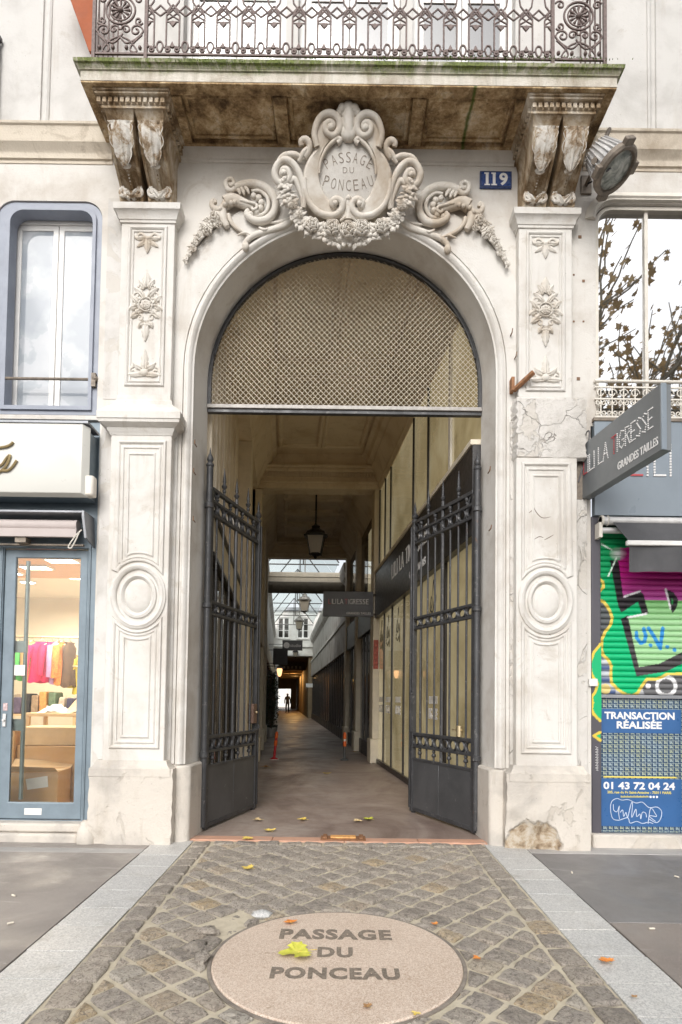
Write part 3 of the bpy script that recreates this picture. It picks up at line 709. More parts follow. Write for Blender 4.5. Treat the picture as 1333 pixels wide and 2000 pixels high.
        m2 = nv + 1; b.add(vs, [(i * m2 + j, i * m2 + j + 1, (i + 1) * m2 + j + 1, (i + 1) * m2 + j) for i in range(nu) for j in range(nv)])
        b.ball((xc, Sl[-1].x - .03, Sl[-1].y - .01), .032, 8, 6, sc=(1.5, .8, .8))
        for q in (-1, 1):
            p = spiral((xc + q * .062, 6.0), .05, PI / 2, 1.2, -.175, .3, sgn=-q); b.tube(p, taper(len(p), .018, .014), 6)
            leaf(b, (xc, 5.95), (xc + q * .10, 6.07), .03, -.165, .02)
        for k in range(9):
            p = S[0].lerp(S[0], 0); z = 6.075 + .011 * k; yy = [s_ for s_ in S if s_.y >= z][0].x
            b.ball((xc, yy - .012, z), .008, 6, 4)
        mb_ = fx(b); o = mb_.build('acanthus_leaf', MT['corbel_leaf'], con, smooth=55, fix=False)
    # abacus and dentils
    b = MB(); b.box((1.598, -.545, 6.455), (2.165, 0.0, 6.482)); b.box((1.60, -.548, 6.482), (2.163, 0.0, 6.535)); b.box((1.565, -.60, 6.535), (2.20, 0.0, 6.553)); b.box((1.55, -.615, 6.553), (2.215, 0, 6.602))
    aba = put(b, 'abacus', MT['corbel'], bevel=.004)
    d0 = MB(); d0.box((-.0165, -.022, 0), (.0165, .004, .046)); dm = None
    spots = [(1.602 + .0175 + i * .0505, -.55, 0) for i in range(12)] + [(s_, -.50 + i * .055, PI / 2 * q) for s_, q in ((1.598, -1), (2.165, 1)) for i in range(9)]
    for (x, y, rz_) in spots:
        M = Matrix.Translation((sx * x, y, 6.486)) @ Matrix.Rotation(rz_ * sx, 4, 'Z')
        if dm is None:
            dm = d0.build('dentil', MT['corbel'], aba); dm.matrix_basis = M
        else: share(dm, aba, M, 'dentil')
    return pil
t = NT('weathered_corbel_stone', 0.85, 0, 0.25)
k = t.ramp(t.noise(3.4, 9, 0.72, 0.7, t.vec((1, 1, .55))), [(0.30, (0.075, 0.05, 0.03)), (0.44, (0.25, 0.17, 0.095)), (0.54, (0.47, 0.38, 0.27)), (0.66, (0.70, 0.65, 0.57))])
t.col(k); t.bump(t.math('ADD', t.noise(40, 6, 0.7), t.noise(10, 6, 0.7)), 0.7, 0.01); MT['corbel'] = t.m
t = NT('weathered_leaf_stone', 0.85, 0, 0.25)
k = t.ramp(t.noise(9, 9, 0.72, 0.5), [(0.30, (0.10, 0.065, 0.04)), (0.43, (0.36, 0.27, 0.18)), (0.52, (0.68, 0.64, 0.58)), (0.66, (0.80, 0.78, 0.74))])
t.col(k); t.bump(t.math('ADD', t.noise(50, 6, 0.7), t.noise(14, 6, 0.7)), 0.8, 0.01); MT['corbel_leaf'] = t.m
t = NT('stained_soffit_stone', 0.85, 0, 0.25)
k = t.ramp(t.noise(3.2, 12, 0.78, 0.15), [(0.36, (0.09, 0.058, 0.03)), (0.44, (0.25, 0.165, 0.085)), (0.50, (0.42, 0.29, 0.155)), (0.56, (0.60, 0.46, 0.28)), (0.64, (0.74, 0.65, 0.50))])
k = t.mix(t.math('MULTIPLY', t.ramp(t.noise(13, 8, 0.75, 0.5), [(0.52, 0), (0.66, 1)]), 0.6), k, (0.09, 0.06, 0.035))
ln = t.math('ABSOLUTE', t.math('SUBTRACT', t.math('ADD', t.xyz()[0], t.math('MULTIPLY', t.noise(7, 4), 0.05)), 1.115))
k = t.mix(t.math('MULTIPLY', t.ramp(ln, [(0.006, 1), (0.022, 0)]), 0.9), k, (0.07, 0.11, 0.02))
t.col(k); t.bump(t.math('ADD', t.noise(45, 6, 0.7), t.noise(8, 7, 0.7)), 0.8, 0.012); MT['soffit'] = t.m
t = NT('mossy_fascia_stone', 0.85, 0, 0.25)
k = t.ramp(t.noise(4, 8, 0.7, 0.5, t.vec((1, 1, .4))), [(0.3, (0.36, 0.31, 0.24)), (0.5, (0.60, 0.56, 0.49)), (0.7, (0.74, 0.71, 0.65))])
gr = t.ramp(t.noise(6, 8, 0.75, 0.8, t.vec((1, 1, .35))), [(0.36, 0), (0.52, 1)])
up = t.ramp(t.math('ADD', t.xyz()[2], t.math('MULTIPLY', t.noise(9, 6, .7), 0.10)), [(0.0, 0), (1, 1)])
zz = t.math('ADD', t.math('MULTIPLY', t.math('SUBTRACT', t.xyz()[2], 6.645), 16.0), t.math('MULTIPLY', t.math('SUBTRACT', t.noise(5, 6, .75), 0.5), 2.4), clamp=True)
k = t.mix(t.math('MULTIPLY', t.math('MULTIPLY', gr, zz), 0.92), k, t.ramp(t.noise(60, 4), [(0.35, (0.05, 0.075, 0.012)), (0.65, (0.20, 0.25, 0.05))]))
st = t.ramp(t.noise(8, 6, 0.7, 0.2, t.vec((1, 1, .05))), [(0.52, 0), (0.72, 1)]); k = t.mix(t.math('MULTIPLY', st, 0.45), k, (0.24, 0.22, 0.15))
t.col(k); t.bump(t.math('ADD', t.noise(60, 6, 0.7), t.noise(12, 6)), 0.7, 0.01); MT['moss'] = t.m
for sx in (-1, 1): pilaster(sx)
# ---- balcony
bal = group_part('balcony', bld)
b = MB(); path = [(2.30, 0.0), (2.30, -.655), (-2.30, -.655), (-2.30, 0.0)]
b.mould(path, [(-2.29, 6.602), (0, 6.588), (0, 6.672), (.012, 6.676), (.014, 6.684), (.02, 6.69), (.03, 6.706), (.046, 6.712), (.05, 6.74), (-2.29, 6.752)], plane='xy', capends=False)
b = MB()
prof = [(0, 6.588), (0, 6.672), (.012, 6.676), (.014, 6.684), (.02, 6.69), (.03, 6.706), (.046, 6.712), (.05, 6.74), (-.12, 6.752), (-.12, 6.588)]
b.mould(path, prof, plane='xy'); b.build('balcony_slab_edge', MT['moss'], bal, smooth=30)
b = MB(); b.box((-2.20, -.56, 6.604), (2.20, 0.0, 6.751)); b.build('balcony_slab', MT['soffit'], bal)
b = MB(); b.box((-2.298, -.652, 6.571), (2.298, -.55, 6.5875)); b.box((-2.298, -.5495, 6.571), (-2.20, 0, 6.5875)); b.box((2.20, -.5495, 6.571), (2.298, 0, 6.5875)); b.build('soffit_border', MT['soffit'], bal, bevel=.003)
for x0, x1 in ((-1.55, -1.47), (-.665, -.545), (.565, .685), (1.47, 1.55)):
    b = MB(); b.box((x0, -.5495, 6.555), (x1, -.10, 6.606)); b.build('soffit_rib', MT['soffit'], bal, bevel=.006)
b = MB(); b.box((-1.55, -.0995, 6.555), (1.55, 0, 6.606)); b.build('soffit_rib', MT['soffit'], bal, bevel=.006)
for x0, x1 in ((-1.47, -.665), (-.545, .565), (.685, 1.47)):
    b = MB(); b.mould([(x0 + .03, -.13), (x0 + .03, -.52), (x1 - .03, -.52), (x1 - .03, -.13)], [(-.02, 6.606), (-.018, 6.592), (0, 6.582), (.018, 6.588), (.02, 6.606)], True, 'xy'); b.build('coffer_moulding', MT['soffit'], bal, smooth=40)
b = MB(); b.mould([(1.60, 0), (-1.60, 0)], [(-.01, 6.45), (.012, 6.455), (.014, 6.475), (.03, 6.482), (.036, 6.50), (.06, 6.53), (.066, 6.545), (.072, 6.555), (-.01, 6.555)], plane='xy'); b.build('cornice', MT['stone'], bld, smooth=30)
# weeds
MT['moss_tuft'] = plain('moss', (0.10, 0.16, 0.02), 0.9, var=0.5, scale=80)
def tuft(loc, n, r, parent=None, label=''):
    b = MB(); rg = random.Random(int(loc[0] * 100))
    for k in range(n):
        p = Vector(loc) + Vector((rg.gauss(0, r), rg.uniform(-.02, .01), rg.gauss(0, r * .35))); d = Vector((rg.gauss(0, .6), -rg.random(), rg.gauss(.1, .7))).normalized() * rg.uniform(.012, .032)
        s_ = d.cross(Vector((rg.random(), rg.random(), rg.random()))).normalized() * .006
        b.add([p - s_, p + s_, p + d + s_ * .3, p + d - s_ * .3], [(0, 1, 2, 3)])
    return setp(b.build('moss_tuft', MT['moss_tuft'], fix=False), label, 'moss', None)
tuft(P(318, 168, -.60), 160, .030, label='bright green moss tuft hanging under the balcony edge above the left consoles')
for px, n_ in ((360, 120), (430, 170), (500, 60), (610, 60), (760, 120), (880, 130), (1010, 120), (1130, 70)):
    q = P(px, 122 if px < 600 else 116, -.69)
    b = MB(); rg = random.Random(px)
    for k in range(n_):
        p = q + Vector((rg.gauss(0, .16), rg.uniform(-.012, .0), rg.gauss(0, .012))); d = Vector((rg.gauss(0, .5), -.8, rg.gauss(-.1, .5))).normalized() * rg.uniform(.006, .016)
        s_ = d.cross(Vector((rg.random(), rg.random(), rg.random()))).normalized() * .005
        b.add([p - s_, p + s_, p + d + s_ * .3, p + d - s_ * .3], [(0, 1, 2, 3)])
    o = b.build('moss_fringe', MT['moss_tuft'], bal, fix=False); o['kind'] = 'stuff'
b = MB(); b.box((-2.29, -.005, 4.13), (-2.10, .0, 6.09)); b.build('weathered_strip', MT['stone_grey'], bld)
# ---- side bands, upper floor
for sx in (-1, 1):
    b = MB(); pr = [(-.02, 6.42), (.008, 6.425), (.010, 6.455), (.028, 6.46), (.03, 6.50), (.035, 6.515), (.05, 6.53), (.075, 6.565), (.085, 6.575), (.09, 6.60), (.094, 6.70), (.10, 6.715), (.115, 6.725), (.12, 6.745), (.03, 6.775), (-.02, 6.78)]
    xa, xb = sorted((sx * 2.26, sx * 4.6)); b.mould([(xb, 0), (xa, 0)], pr, plane='xy'); b.build('band_course', MT['stone_band'], bld, smooth=30)
b = MB(); wx = [(-1.62, -.62), (-.5, .5), (.62, 1.62)]
b.plate([(-4.6, 6.59), (4.6, 6.59), (4.6, 10.2), (-4.6, 10.2)], [[(x0, 6.76), (x1, 6.76), (x1, 9.3), (x0, 9.3)] for x0, x1 in wx] + [[(-4.45, 6.95), (-3.42, 6.95), (-3.42, 9.3), (-4.45, 9.3)]], .03, .34); b.build('upper_wall', MT['stone_upper'], bld, bevel=.006)
for sx in (-1, 1):
    b = MB()
    for x in (2.92,):
        b.mould([(sx * x, 10.2), (sx * x, 6.78)], [(-.02, .035), (-.02, .015), (0, .008), (.02, .02), (.02, .035)])
    x0, x1 = sorted((sx * 2.3, sx * 4.6)); b.box((x0, .012, 6.775), (x1, .035, 6.86)); 
    b.box((min(sx * 2.98, sx * 3.38), .010, 6.861), (max(sx * 2.98, sx * 3.38), .035, 10.2))
    b.build('wall_panel_moulding', MT['stone_upper'], bld, bevel=.004)
MT['white_paint'] = plain('white_window_paint', (0.80, 0.79, 0.77), 0.45, var=.06, bump=.05)
MT['cream_paint'] = plain('cream_paint', (0.70, 0.66, 0.59), 0.5, var=.12, bump=.15)
MT['curtain'] = plain('white_net_curtain', (0.80, 0.79, 0.78), 0.9, var=.06, scale=3, bump=.1)
MT['pane'] = glass('window_glass', (.92, .96, .97), .92)
MT['mirror_pane'] = glass('reflecting_window_glass', (.85, .9, .92), .75, spec=1.4)
def casement(name, x0, x1, z0, z1, y, parent, mat, fw=.05, leaves=2, bars=(), pane='pane', inner=None, paneY=.02):
    win = group_part(name, parent)
    b = MB(); b.plate([(x0, z0), (x1, z0), (x1, z1), (x0, z1)], [[(x0 + fw, z0 + fw), (x1 - fw, z0 + fw), (x1 - fw, z1 - fw), (x0 + fw, z1 - fw)]], y, y + .06); b.build('window_frame', mat, win, bevel=.006)
    w_ = (x1 - x0 - 2 * fw) / leaves
    for i in range(leaves):
        a = x0 + fw + w_ * i; c = a + w_; g = .003; s_ = fw * 1.0
        b = MB(); b.plate([(a + g, z0 + fw + g), (c - g, z0 + fw + g), (c - g, z1 - fw - g), (a + g, z1 - fw - g)], [[(a + s_, z0 + fw + s_), (c - s_, z0 + fw + s_), (c - s_, z1 - fw - s_), (a + s_, z1 - fw - s_)]], y + .012, y + .05)
        b.build('sash', mat, win, bevel=.006)
        for zb in bars:
            b = MB(); b.box((a + s_, y + .016, zb - .018), (c - s_, y + .046, zb + .018)); b.build('glazing_bar', mat, win)
        b = MB(); b.box((a + s_ - .004, y + paneY + .006, z0 + fw + s_ - .004), (c - s_ + .004, y + paneY + .012, z1 - fw - s_ + .004)); b.build('pane', MT[pane], win)
    if inner:
        b = MB(); n_ = 40
        vs = [Vector((x0 + (x1 - x0) * i / n_, y + .16 + .02 * math.sin(i * 1.3), z)) for z in (z0, z1) for i in range(n_ + 1)]
        b.add(vs, [(i, i + 1, n_ + 2 + i, n_ + 1 + i) for i in range(n_)]); b.build('curtain', MT[inner], win, smooth=60)
    return win
for x0, x1 in wx: casement('french_window', x0, x1, 6.77, 9.29, .14, bld, MT['white_paint'], .06, 2, (7.35, 8.3), 'mirror_pane', 'curtain')
casement('french_window', -4.44, -3.43, 6.96, 9.29, .14, bld, MT['white_paint'], .06, 2, (7.6, 8.5), 'mirror_pane', 'curtain')
# solid body above the passage and roof: keeps daylight out of the rooms
b = MB(); b.box((-4.6, .40, 6.75), (4.6, 6.2, 10.0)); b.build('upper_storeys', MT['stone_upper'], bld)
MT['iron_old'] = plain('weathered_railing_iron', (0.155, 0.115, 0.105), 0.6, 0.2, 0.35, 40, 0.4)
t_r = .0085
RY = -.63; RZ = 6.865
rail = MB()
for x0, x1 in ((-2.21, 2.21),):
    rail.box((x0, RY - .012, 6.775), (x1, RY + .012, 6.80)); rail.box((x0, RY - .022, 7.82), (x1, RY + .022, 7.85)); rail.box((x0, RY - .008, 6.845), (x1, RY + .008, 6.860))
for x in (-2.205, -1.755, 1.755, 2.205): rail.box((x - .014, RY - .014, 6.745), (x + .014, RY + .014, 7.83))
for x in [-1.3 + i * .65 for i in range(5)]: rail.box((x - .008, RY - .008, 6.745), (x + .008, RY + .008, 6.80))
for x in (-2.205, 2.205):
    for z in (6.80, 6.85, 7.83): rail.box((x - .01, RY, z - .012), (x + .01, 0.03, z + .004))
    for i in range(5): rail.box((x - .006, -.10 - i * .11 - .006, 6.80), (x + .006, -.10 - i * .11 + .006, 7.83))
ro = rail.build('balcony_railing', MT['iron_old'], bld)
def V3(u, z): return Vector((u, RY, z))
c_ = .218
def cell():
    b = MB(); q = 1 / 945.
    def zz(zy): return RZ + (430 - zy) * q
    h = c_ / 2
    # two upright bars, cell centred on the teardrop
    for s_ in (-1, 1):
        xb = s_ * .0525; b.tube([V3(xb, zz(372)), V3(xb, zz(112))], t_r, 5)
        b.tube([V3(xb, zz(112)), V3(xb * .2 + s_ * h * .8, zz(30))], t_r, 5); b.tube([V3(xb, zz(112)), V3(s_ * h, zz(58))], t_r * .9, 5)
        b.tube([V3(s_ * h, zz(58)), V3(s_ * (h - .012 * 4), zz(-5)), V3(s_ * .0525, zz(-60)), V3(s_ * .0525, zz(-330))], t_r * .9, 5)
        b.tube([V3(s_ * h, zz(20)), V3(s_ * .055, zz(75)), V3(0, zz(115)), ], t_r * .9, 5)
        b.tube([V3(0, zz(25)), V3(s_ * .048, zz(70))], t_r * .9, 5); b.tube([V3(s_ * .048, zz(70)), V3(s_ * h, zz(120)), V3(s_ * .0525, zz(150))], t_r * .9, 5)
        b.tube([V3(s_ * .0525, zz(165)), V3(s_ * h, zz(165))], t_r * .7, 5)
        # foot: teardrop side, scroll
        pts = spline([V3(0, zz(428)), V3(s_ * .020, zz(400)), V3(s_ * .026, zz(365)), V3(s_ * .015, zz(340)), V3(0, zz(334))], 4); b.tube(pts, t_r, 5)
        pts = spline([V3(s_ * .026, zz(368)), V3(s_ * .045, zz(385)), V3(s_ * .085, zz(375)), V3(s_ * h, zz(380))], 3); b.tube(pts, t_r * .8, 5)
        p = [Vector((v.x, RY, v.z)) for v in spiral((s_ * .066, zz(402)), .027, PI / 2, 1.25, RY, .3, sgn=-s_)]; b.tube(p, taper(len(p), t_r, t_r * 1.2), 5)
        b.add([V3(s_ * h, zz(335)) + Vector((0, -.008, 0)), V3(s_ * (h - .022), zz(378)) + Vector((0, -.008, 0)), V3(s_ * h, zz(385)) + Vector((0, -.008, 0)), V3(s_ * h, zz(335)) + Vector((0, .008, 0)), V3(s_ * (h - .022), zz(378)) + Vector((0, .008, 0)), V3(s_ * h, zz(385)) + Vector((0, .008, 0))], [(0, 1, 2), (5, 4, 3), (0, 3, 4, 1), (1, 4, 5, 2)])
        b.add([V3(s_ * h, zz(205)) + Vector((0, -.008, 0)), V3(s_ * (h - .03), zz(172)) + Vector((0, -.008, 0)), V3(s_ * h, zz(160)) + Vector((0, -.008, 0)), V3(s_ * h, zz(205)) + Vector((0, .008, 0)), V3(s_ * (h - .03), zz(172)) + Vector((0, .008, 0)), V3(s_ * h, zz(160)) + Vector((0, .008, 0))], [(0, 1, 2), (5, 4, 3), (0, 3, 4, 1), (1, 4, 5, 2)])
    return b
c0 = cell(); cobj = None
for i in range(16):
    x = -1.744 + c_ * (i + .5)
    if cobj is None:
        cobj = c0.build('railing_panel', MT['iron_old'], ro, smooth=50, fix=False); cobj.location = (x, 0, 0)
    else: share(cobj, ro, Matrix.Translation((x, 0, 0)), 'railing_panel')
def endpanel(cx):
    b = MB(); q = 1 / 945.
    def v(u, zy): return Vector((cx + u * q, RY, RZ + (430 - zy) * q))
    for r_, tr in ((118, .010), (88, .007)):
        b.tube([v(r_ * math.cos(a), 70 + r_ * math.sin(a)) for a in [2 * PI * i / 28 for i in range(28)]], tr, 5, closed=True)
    for k in range(12):
        a = 2 * PI * k / 12; b.tube([v(26 * math.cos(a), 70 + 26 * math.sin(a)), v(62 * math.cos(a), 70 + 62 * math.sin(a))], [.004, .012], 5); b.ball(v(70 * math.cos(a), 70 + 70 * math.sin(a)), .013, 6, 4)
    b.ball(v(0, 70), .026, 8, 6)
    for s_ in (-1, 1):
        for (uc, zc, r_, a0, tn, sg) in ((130, 245, 58, 0, 1.3, 1), (50, 235, 45, PI, 1.2, -1), (150, 160, 40, -.5, 1.2, -1), (150, -20, 42, .4, 1.2, 1), (135, -120, 55, 0, 1.2, -1), (50, -110, 45, PI, 1.2, 1)):
            p = spiral((cx + s_ * uc * q, RZ + (430 - zc) * q), r_ * q, a0 if s_ > 0 else PI - a0, tn, RY, .25, sgn=sg * s_); b.tube(p, taper(len(p), .008, .009), 5)
        b.tube(spline([v(s_ * 195, 240), v(s_ * 150, 300), v(s_ * 60, 350), v(0, 300), v(s_ * -20, 270)], 4), .008, 5)
        b.tube(spline([v(s_ * 20, 300), v(s_ * 80, 330), v(s_ * 140, 410), v(s_ * 110, 428), v(s_ * 85, 400), v(s_ * 110, 350), v(s_ * 180, 280)], 4), .008, 5)
        b.ball(v(s_ * 165, 388), .018, 6, 4); b.ball(v(s_ * 55, 388), .018, 6, 4)
        b.tube([v(s_ * 30, -160), v(s_ * 100, -300), v(s_ * 30, -420)], .008, 5); b.tube([v(s_ * 190, -160), v(s_ * 110, -300), v(s_ * 190, -420)], .008, 5)
    return b
for cx in (-1.98, 1.98): endpanel(cx).build('railing_end_panel', MT['iron_old'], ro, smooth=50, fix=False)
# rust-red blind and neighbouring balcony guard
MT['rust_cloth'] = plain('rust_red_canvas', (0.36, 0.10, 0.04), 0.8, var=.15)
b = MB(); pts = [P(100, -90, -.34), P(138, 0, -.34), P(174, 100, -.34), P(186, 100, -.34), P(186, -90, -.34)]; b.poly(pts, (0, .03, 0))
setp(b.build('hanging_blind', MT['rust_cloth'], bevel=.004), 'rust red canvas blind hanging beside the left end of the balcony railing', 'blind')
MT['iron_black'] = plain('black_railing_iron', (0.07, 0.065, 0.07), 0.5, 0.2, 0.3, 40, 0.3)
g = thing('window_guard', 'black cast iron window guard at the upper left edge', 'railing', (-3.9, .0, 6.95))
b = MB(); b.box((-4.44, -.045, 7.62), (-3.36, -.005, 7.66)); b.box((-4.44, -.04, 6.98), (-3.40, -.01, 7.005)); b.box((-3.405, -.04, 6.78), (-3.375, -.01, 7.62)); b.box((-4.44, -.04, 6.78), (-4.41, -.01, 7.62)); b.build('guard_frame', MT['iron_black'], g)
for i in range(7):
    b = MB(); x = -4.30 + .14 * i
    for k in range(4):
        p = spiral((x, 7.09 + .15 * k), .062, PI / 2, 1.3, -.025, .25, sgn=(-1) ** k); b.tube(p, .008, 5)
    b.build('guard_scroll', MT['iron_black'], g, fix=False)
# ------------------------------------------------------------------ carved cartouche over the arch
car = thing('carved_cartouche', 'carved stone cartouche with scrolls and rose garland reading PASSAGE DU PONCEAU', 'cartouche', (0, -.1, 5.66))
def cY(py): return -.07 - (475 - py) * .40 / 270
def C(zx, zy, d=0.0):
    px, py = 530 + zx / 4.443, 190 + zy / 4.443
    p = P(px, py, cY(py)); v = (p - CAMP).normalized()
    return p - v * d
def Cm(pts, d=0.0): return [C(x, y, d) for x, y in pts]
# all left-hand pieces are drawn once and mirrored about x=0
left = [(670, 345), (600, 325), (560, 180), (510, 135), (430, 170), (375, 300), (402, 420), (330, 520), (282, 640), (285, 760), (315, 900), (380, 1010), (490, 1060), (600, 1058), (670, 1045)]
def sym(pts):
    "left outline in zoom pixels -> closed outline in the cartouche frame (pixel pairs mirrored about the axis)"
    return pts
def lp(pts, n=5): return spline([Vector((x, y)) for x, y in pts], n)
OL = lp(left, 5)
def world_out(o, d): return [C(p.x, p.y, d) for p in o]
ctr = Vector((671, 640))
b = MB(); rings = []
lev = [(1.0, -.30, 'back'), (1.0, .0, 0), (.965, .028, 0), (.90, .038, 0)]
oval = [ctr + Vector((-258 * math.sin(a), -330 * math.cos(a))) for a in [PI * i / (len(OL) - 1) for i in range(len(OL))]]
# match oval samples to the outline by angle
oval = []
for p in OL:
    d = p - ctr; a = math.atan2(-d.x / 258, -d.y / 330); oval.append(ctr + Vector((-258 * math.sin(a), -330 * math.cos(a))))
def ring_pts(f, d): return [C(*(oval[i].lerp(OL[i], f)), d) for i in range(len(OL))]
rows = [[Vector((q.x, 0.0, q.z)) for q in ring_pts(1.0, 0)], ring_pts(1.0, 0.0), ring_pts(.94, .03), ring_pts(.75, .042), ring_pts(.40, .03), ring_pts(.12, .034), ring_pts(.03, .028), ring_pts(0, .0)]
n = len(OL); vs = [p for r_ in rows for p in r_]
b.add(vs, [(r_ * n + i, r_ * n + i + 1, (r_ + 1) * n + i + 1, (r_ + 1) * n + i) for r_ in range(len(rows) - 1) for i in range(n - 1)])
b.mirror(); b.build('shield', MT['stone_orn'], car, smooth=50)
b = MB(); n = 48; vs = [C(ctr.x, ctr.y, .030)]
for f_, d in ((.5, .026), (.85, .016), (1.0, .004)):
    vs += [C(ctr.x + 258 * f_ * math.cos(2 * PI * k / n), ctr.y + 330 * f_ * math.sin(2 * PI * k / n), d) for k in range(n)]
b.add(vs, [(0, 1 + k, 1 + (k + 1) % n) for k in range(n)] + [(1 + r_ * n + k, 1 + (r_ + 1) * n + k, 1 + (r_ + 1) * n + (k + 1) % n, 1 + r_ * n + (k + 1) % n) for r_ in range(2) for k in range(n)])
plaque = b.build('oval_plaque', MT['stone_pil'], car, smooth=60)
MT['carved_letter'] = plain('letter_shadow_stone', (0.27, 0.23, 0.19), 0.9, var=.3, scale=40)
def dome(x, y):
    r2 = ((x - ctr.x) / 258) ** 2 + ((y - ctr.y) / 330) ** 2
    r_ = math.sqrt(r2)
    for (a, da), (c, dc) in zip(((0, .030), (.5, .026), (.85, .016)), ((.5, .026), (.85, .016), (1.0, .004))):
        if r_ <= c: return da + (dc - da) * (r_ - a) / (c - a) + .0012
    return .004
def word(chars, fn, w, h):
    "letters of a word placed one by one by fn(i) -> (zx, zy, rot)"
    for i, ch in enumerate(chars):
        zx, zy, ro_ = fn(i); cr, sr = math.cos(ro_), math.sin(ro_); ww = w * (.28 if ch == 'I' else 1)
        def to(x, y, d):
            X = zx + x * cr + y * sr; Y_ = zy + x * sr - y * cr
            return C(X, Y_, dome(X, Y_) + d)
        text_fit(ch, ww, h, to, bold=-.012, depth=.0012).build('carved_letter', MT['carved_letter'], plaque)
word('PASSAGE', lambda i: (ctr.x + (i - 3) * 63, 520 + (i - 3) ** 2 * 6.2, (i - 3) * .17), 40, 92)
word('DU', lambda i: (ctr.x + (i - .5) * 58, 632, 0), 38, 52)
word('PONCEAU', lambda i: (ctr.x + (i - 3) * 64, 765 - (i - 3) ** 2 * 4.2, -(i - 3) * .10), 42, 96)
def put2(b, name, mat=None, smooth=60): b.mirrored().build(name, mat or MT['stone_orn'], car, smooth=smooth, fix=False); return b.build(name, mat or MT['stone_orn'], car, smooth=smooth, fix=False)
def sw(b, pts, r0, r1, d=.03, n=5, sides=8, rm=None, flat=1.0):
    p = [C(q.x, q.y, d) for q in lp(pts, n)]; k = 1 / 4.443 / 215
    b.tube(p, [x for x in taper(len(p), r0 * k, r1 * k, None if rm is None else rm * k)], sides, flat=flat); return b
b = MB()
sw(b, [(400, 430), (378, 310), (425, 180), (515, 140), (585, 195), (592, 280), (545, 335), (485, 305), (470, 250), (505, 215), (540, 240), (530, 285)], 26, 20, .035, rm=40); b.ball(C(518, 262, .05), .032, 10, 8)
put2(b, 'top_volute')
b = MB()
sw(b, [(290, 700), (300, 830), (345, 935), (430, 1010), (540, 1030), (605, 985), (615, 920), (575, 885), (530, 905), (535, 945), (565, 945)], 18, 20, .035, rm=42); b.ball(C(556, 920, .05), .026, 10, 8)
put2(b, 'lower_volute')
b = MB(); sw(b, [(575, 400), (600, 375), (575, 355), (540, 385), (480, 450), (430, 560), (418, 660)], 22, 9, .04, rm=20); put2(b, 'inner_band')
b = MB()
sw(b, [(285, 960), (292, 860), (270, 740), (225, 625), (150, 548), (75, 565), (32, 650), (58, 735), (115, 745), (160, 695), (140, 630), (100, 625), (88, 665), (110, 680)], 22, 16, .02, rm=42); b.ball(C(110, 655, .045), .026, 10, 8)
sw(b, [(160, 740), (205, 715), (240, 790), (268, 880), (268, 950)], 30, 14, .01, rm=26)
for p0, p1, w_ in (((40, 600), (150, 478), 36), ((120, 500), (285, 535), 40), ((240, 560), (330, 430), 34)):
    sw(b, [p0, ((p0[0] + p1[0]) / 2, (p0[1] + p1[1]) / 2 - 18), p1], 16, 8, .02, rm=w_)
sw(b, [(290, 520), (325, 470), (335, 410), (300, 368), (262, 385), (265, 420)], 24, 22, .01, rm=36)
put2(b, 'side_volute')
b = MB()
k1 = 1 / 4.443 / 215
for zx, zy, r_, d in ((671, 300, 82, .01), (671, 210, 74, .015), (671, 90, 50, .03), (620, 95, 40, .028), (600, 125, 36, .024), (640, 150, 34, .03)):
    for q in ((1, -1) if zx != 671 else (1,)):
        p = C(zx, zy, d); p.x *= q; b.ball(p, r_ * k1, 12, 8, sc=(1, .7, 1.05))
sw(b, [(671, 365), (671, 250), (671, 130), (671, 75)], 40, 26, .03, rm=70)
b.build('crest', MT['stone_orn'], car, smooth=60, fix=False)
b = MB(); sw(b, [(671, 865), (671, 930), (671, 1010), (671, 1060)], 22, 34, .035, rm=20); b.ball(C(671, 875, .04), .026, 8, 6); sw(b, [(671, 1000), (700, 1040), (745, 1075)], 26, 10, .03); sw(b, [(671, 1000), (642, 1040), (597, 1075)], 26, 10, .03); b.build('pendant', MT['stone_orn'], car, smooth=60, fix=False)
# garland
gar = MB(); rg = random.Random(3)
GP = lp([(105, 740), (128, 840), (180, 950), (250, 1060), (350, 1130), (460, 1185), (570, 1215), (671, 1225)], 8)
def gleaf(b, p, ang, ln, wd, d, rg):
    "pointed leaf standing off the surface"
    ax = Vector((math.cos(ang), math.sin(ang))); sd = Vector((-ax.y, ax.x)); vs = []
    for i in range(5):
        t_ = i / 4; w_ = wd * math.sin(PI * min(1, .15 + .85 * t_)) if i < 4 else 1
        for s_ in (-1, -.4, .4, 1):
            q = p + ax * (ln * t_) + sd * (w_ * s_); vs.append(C(q.x, q.y, d + .018 * math.sin(PI * t_) - .012 * abs(s_) + .006))
    b.add(vs, [(i * 4 + j, i * 4 + j + 1, i * 4 + j + 5, i * 4 + j + 4) for i in range(4) for j in range(3)])
for i, p in enumerate(GP):
    f_ = i / len(GP); wd = 30 + 55 * f_
    for k in range(5):
        q = p + Vector((rg.uniform(-wd, wd) * .7, rg.uniform(-wd, wd) * .6)); gleaf(gar, q, rg.uniform(0, 2 * PI), rg.uniform(45, 80), rg.uniform(14, 24), rg.uniform(.01, .05), rg)
    if i % 3 == 0:
        q = p + Vector((rg.uniform(-wd, wd) * .5, rg.uniform(-wd, wd) * .3)); gar.ball(C(q.x, q.y, .035), .018, 7, 5)
    # solid core so that the wall does not show through
    gar.ball(C(p.x, p.y, .0), (wd * .75) * k1, 8, 6)
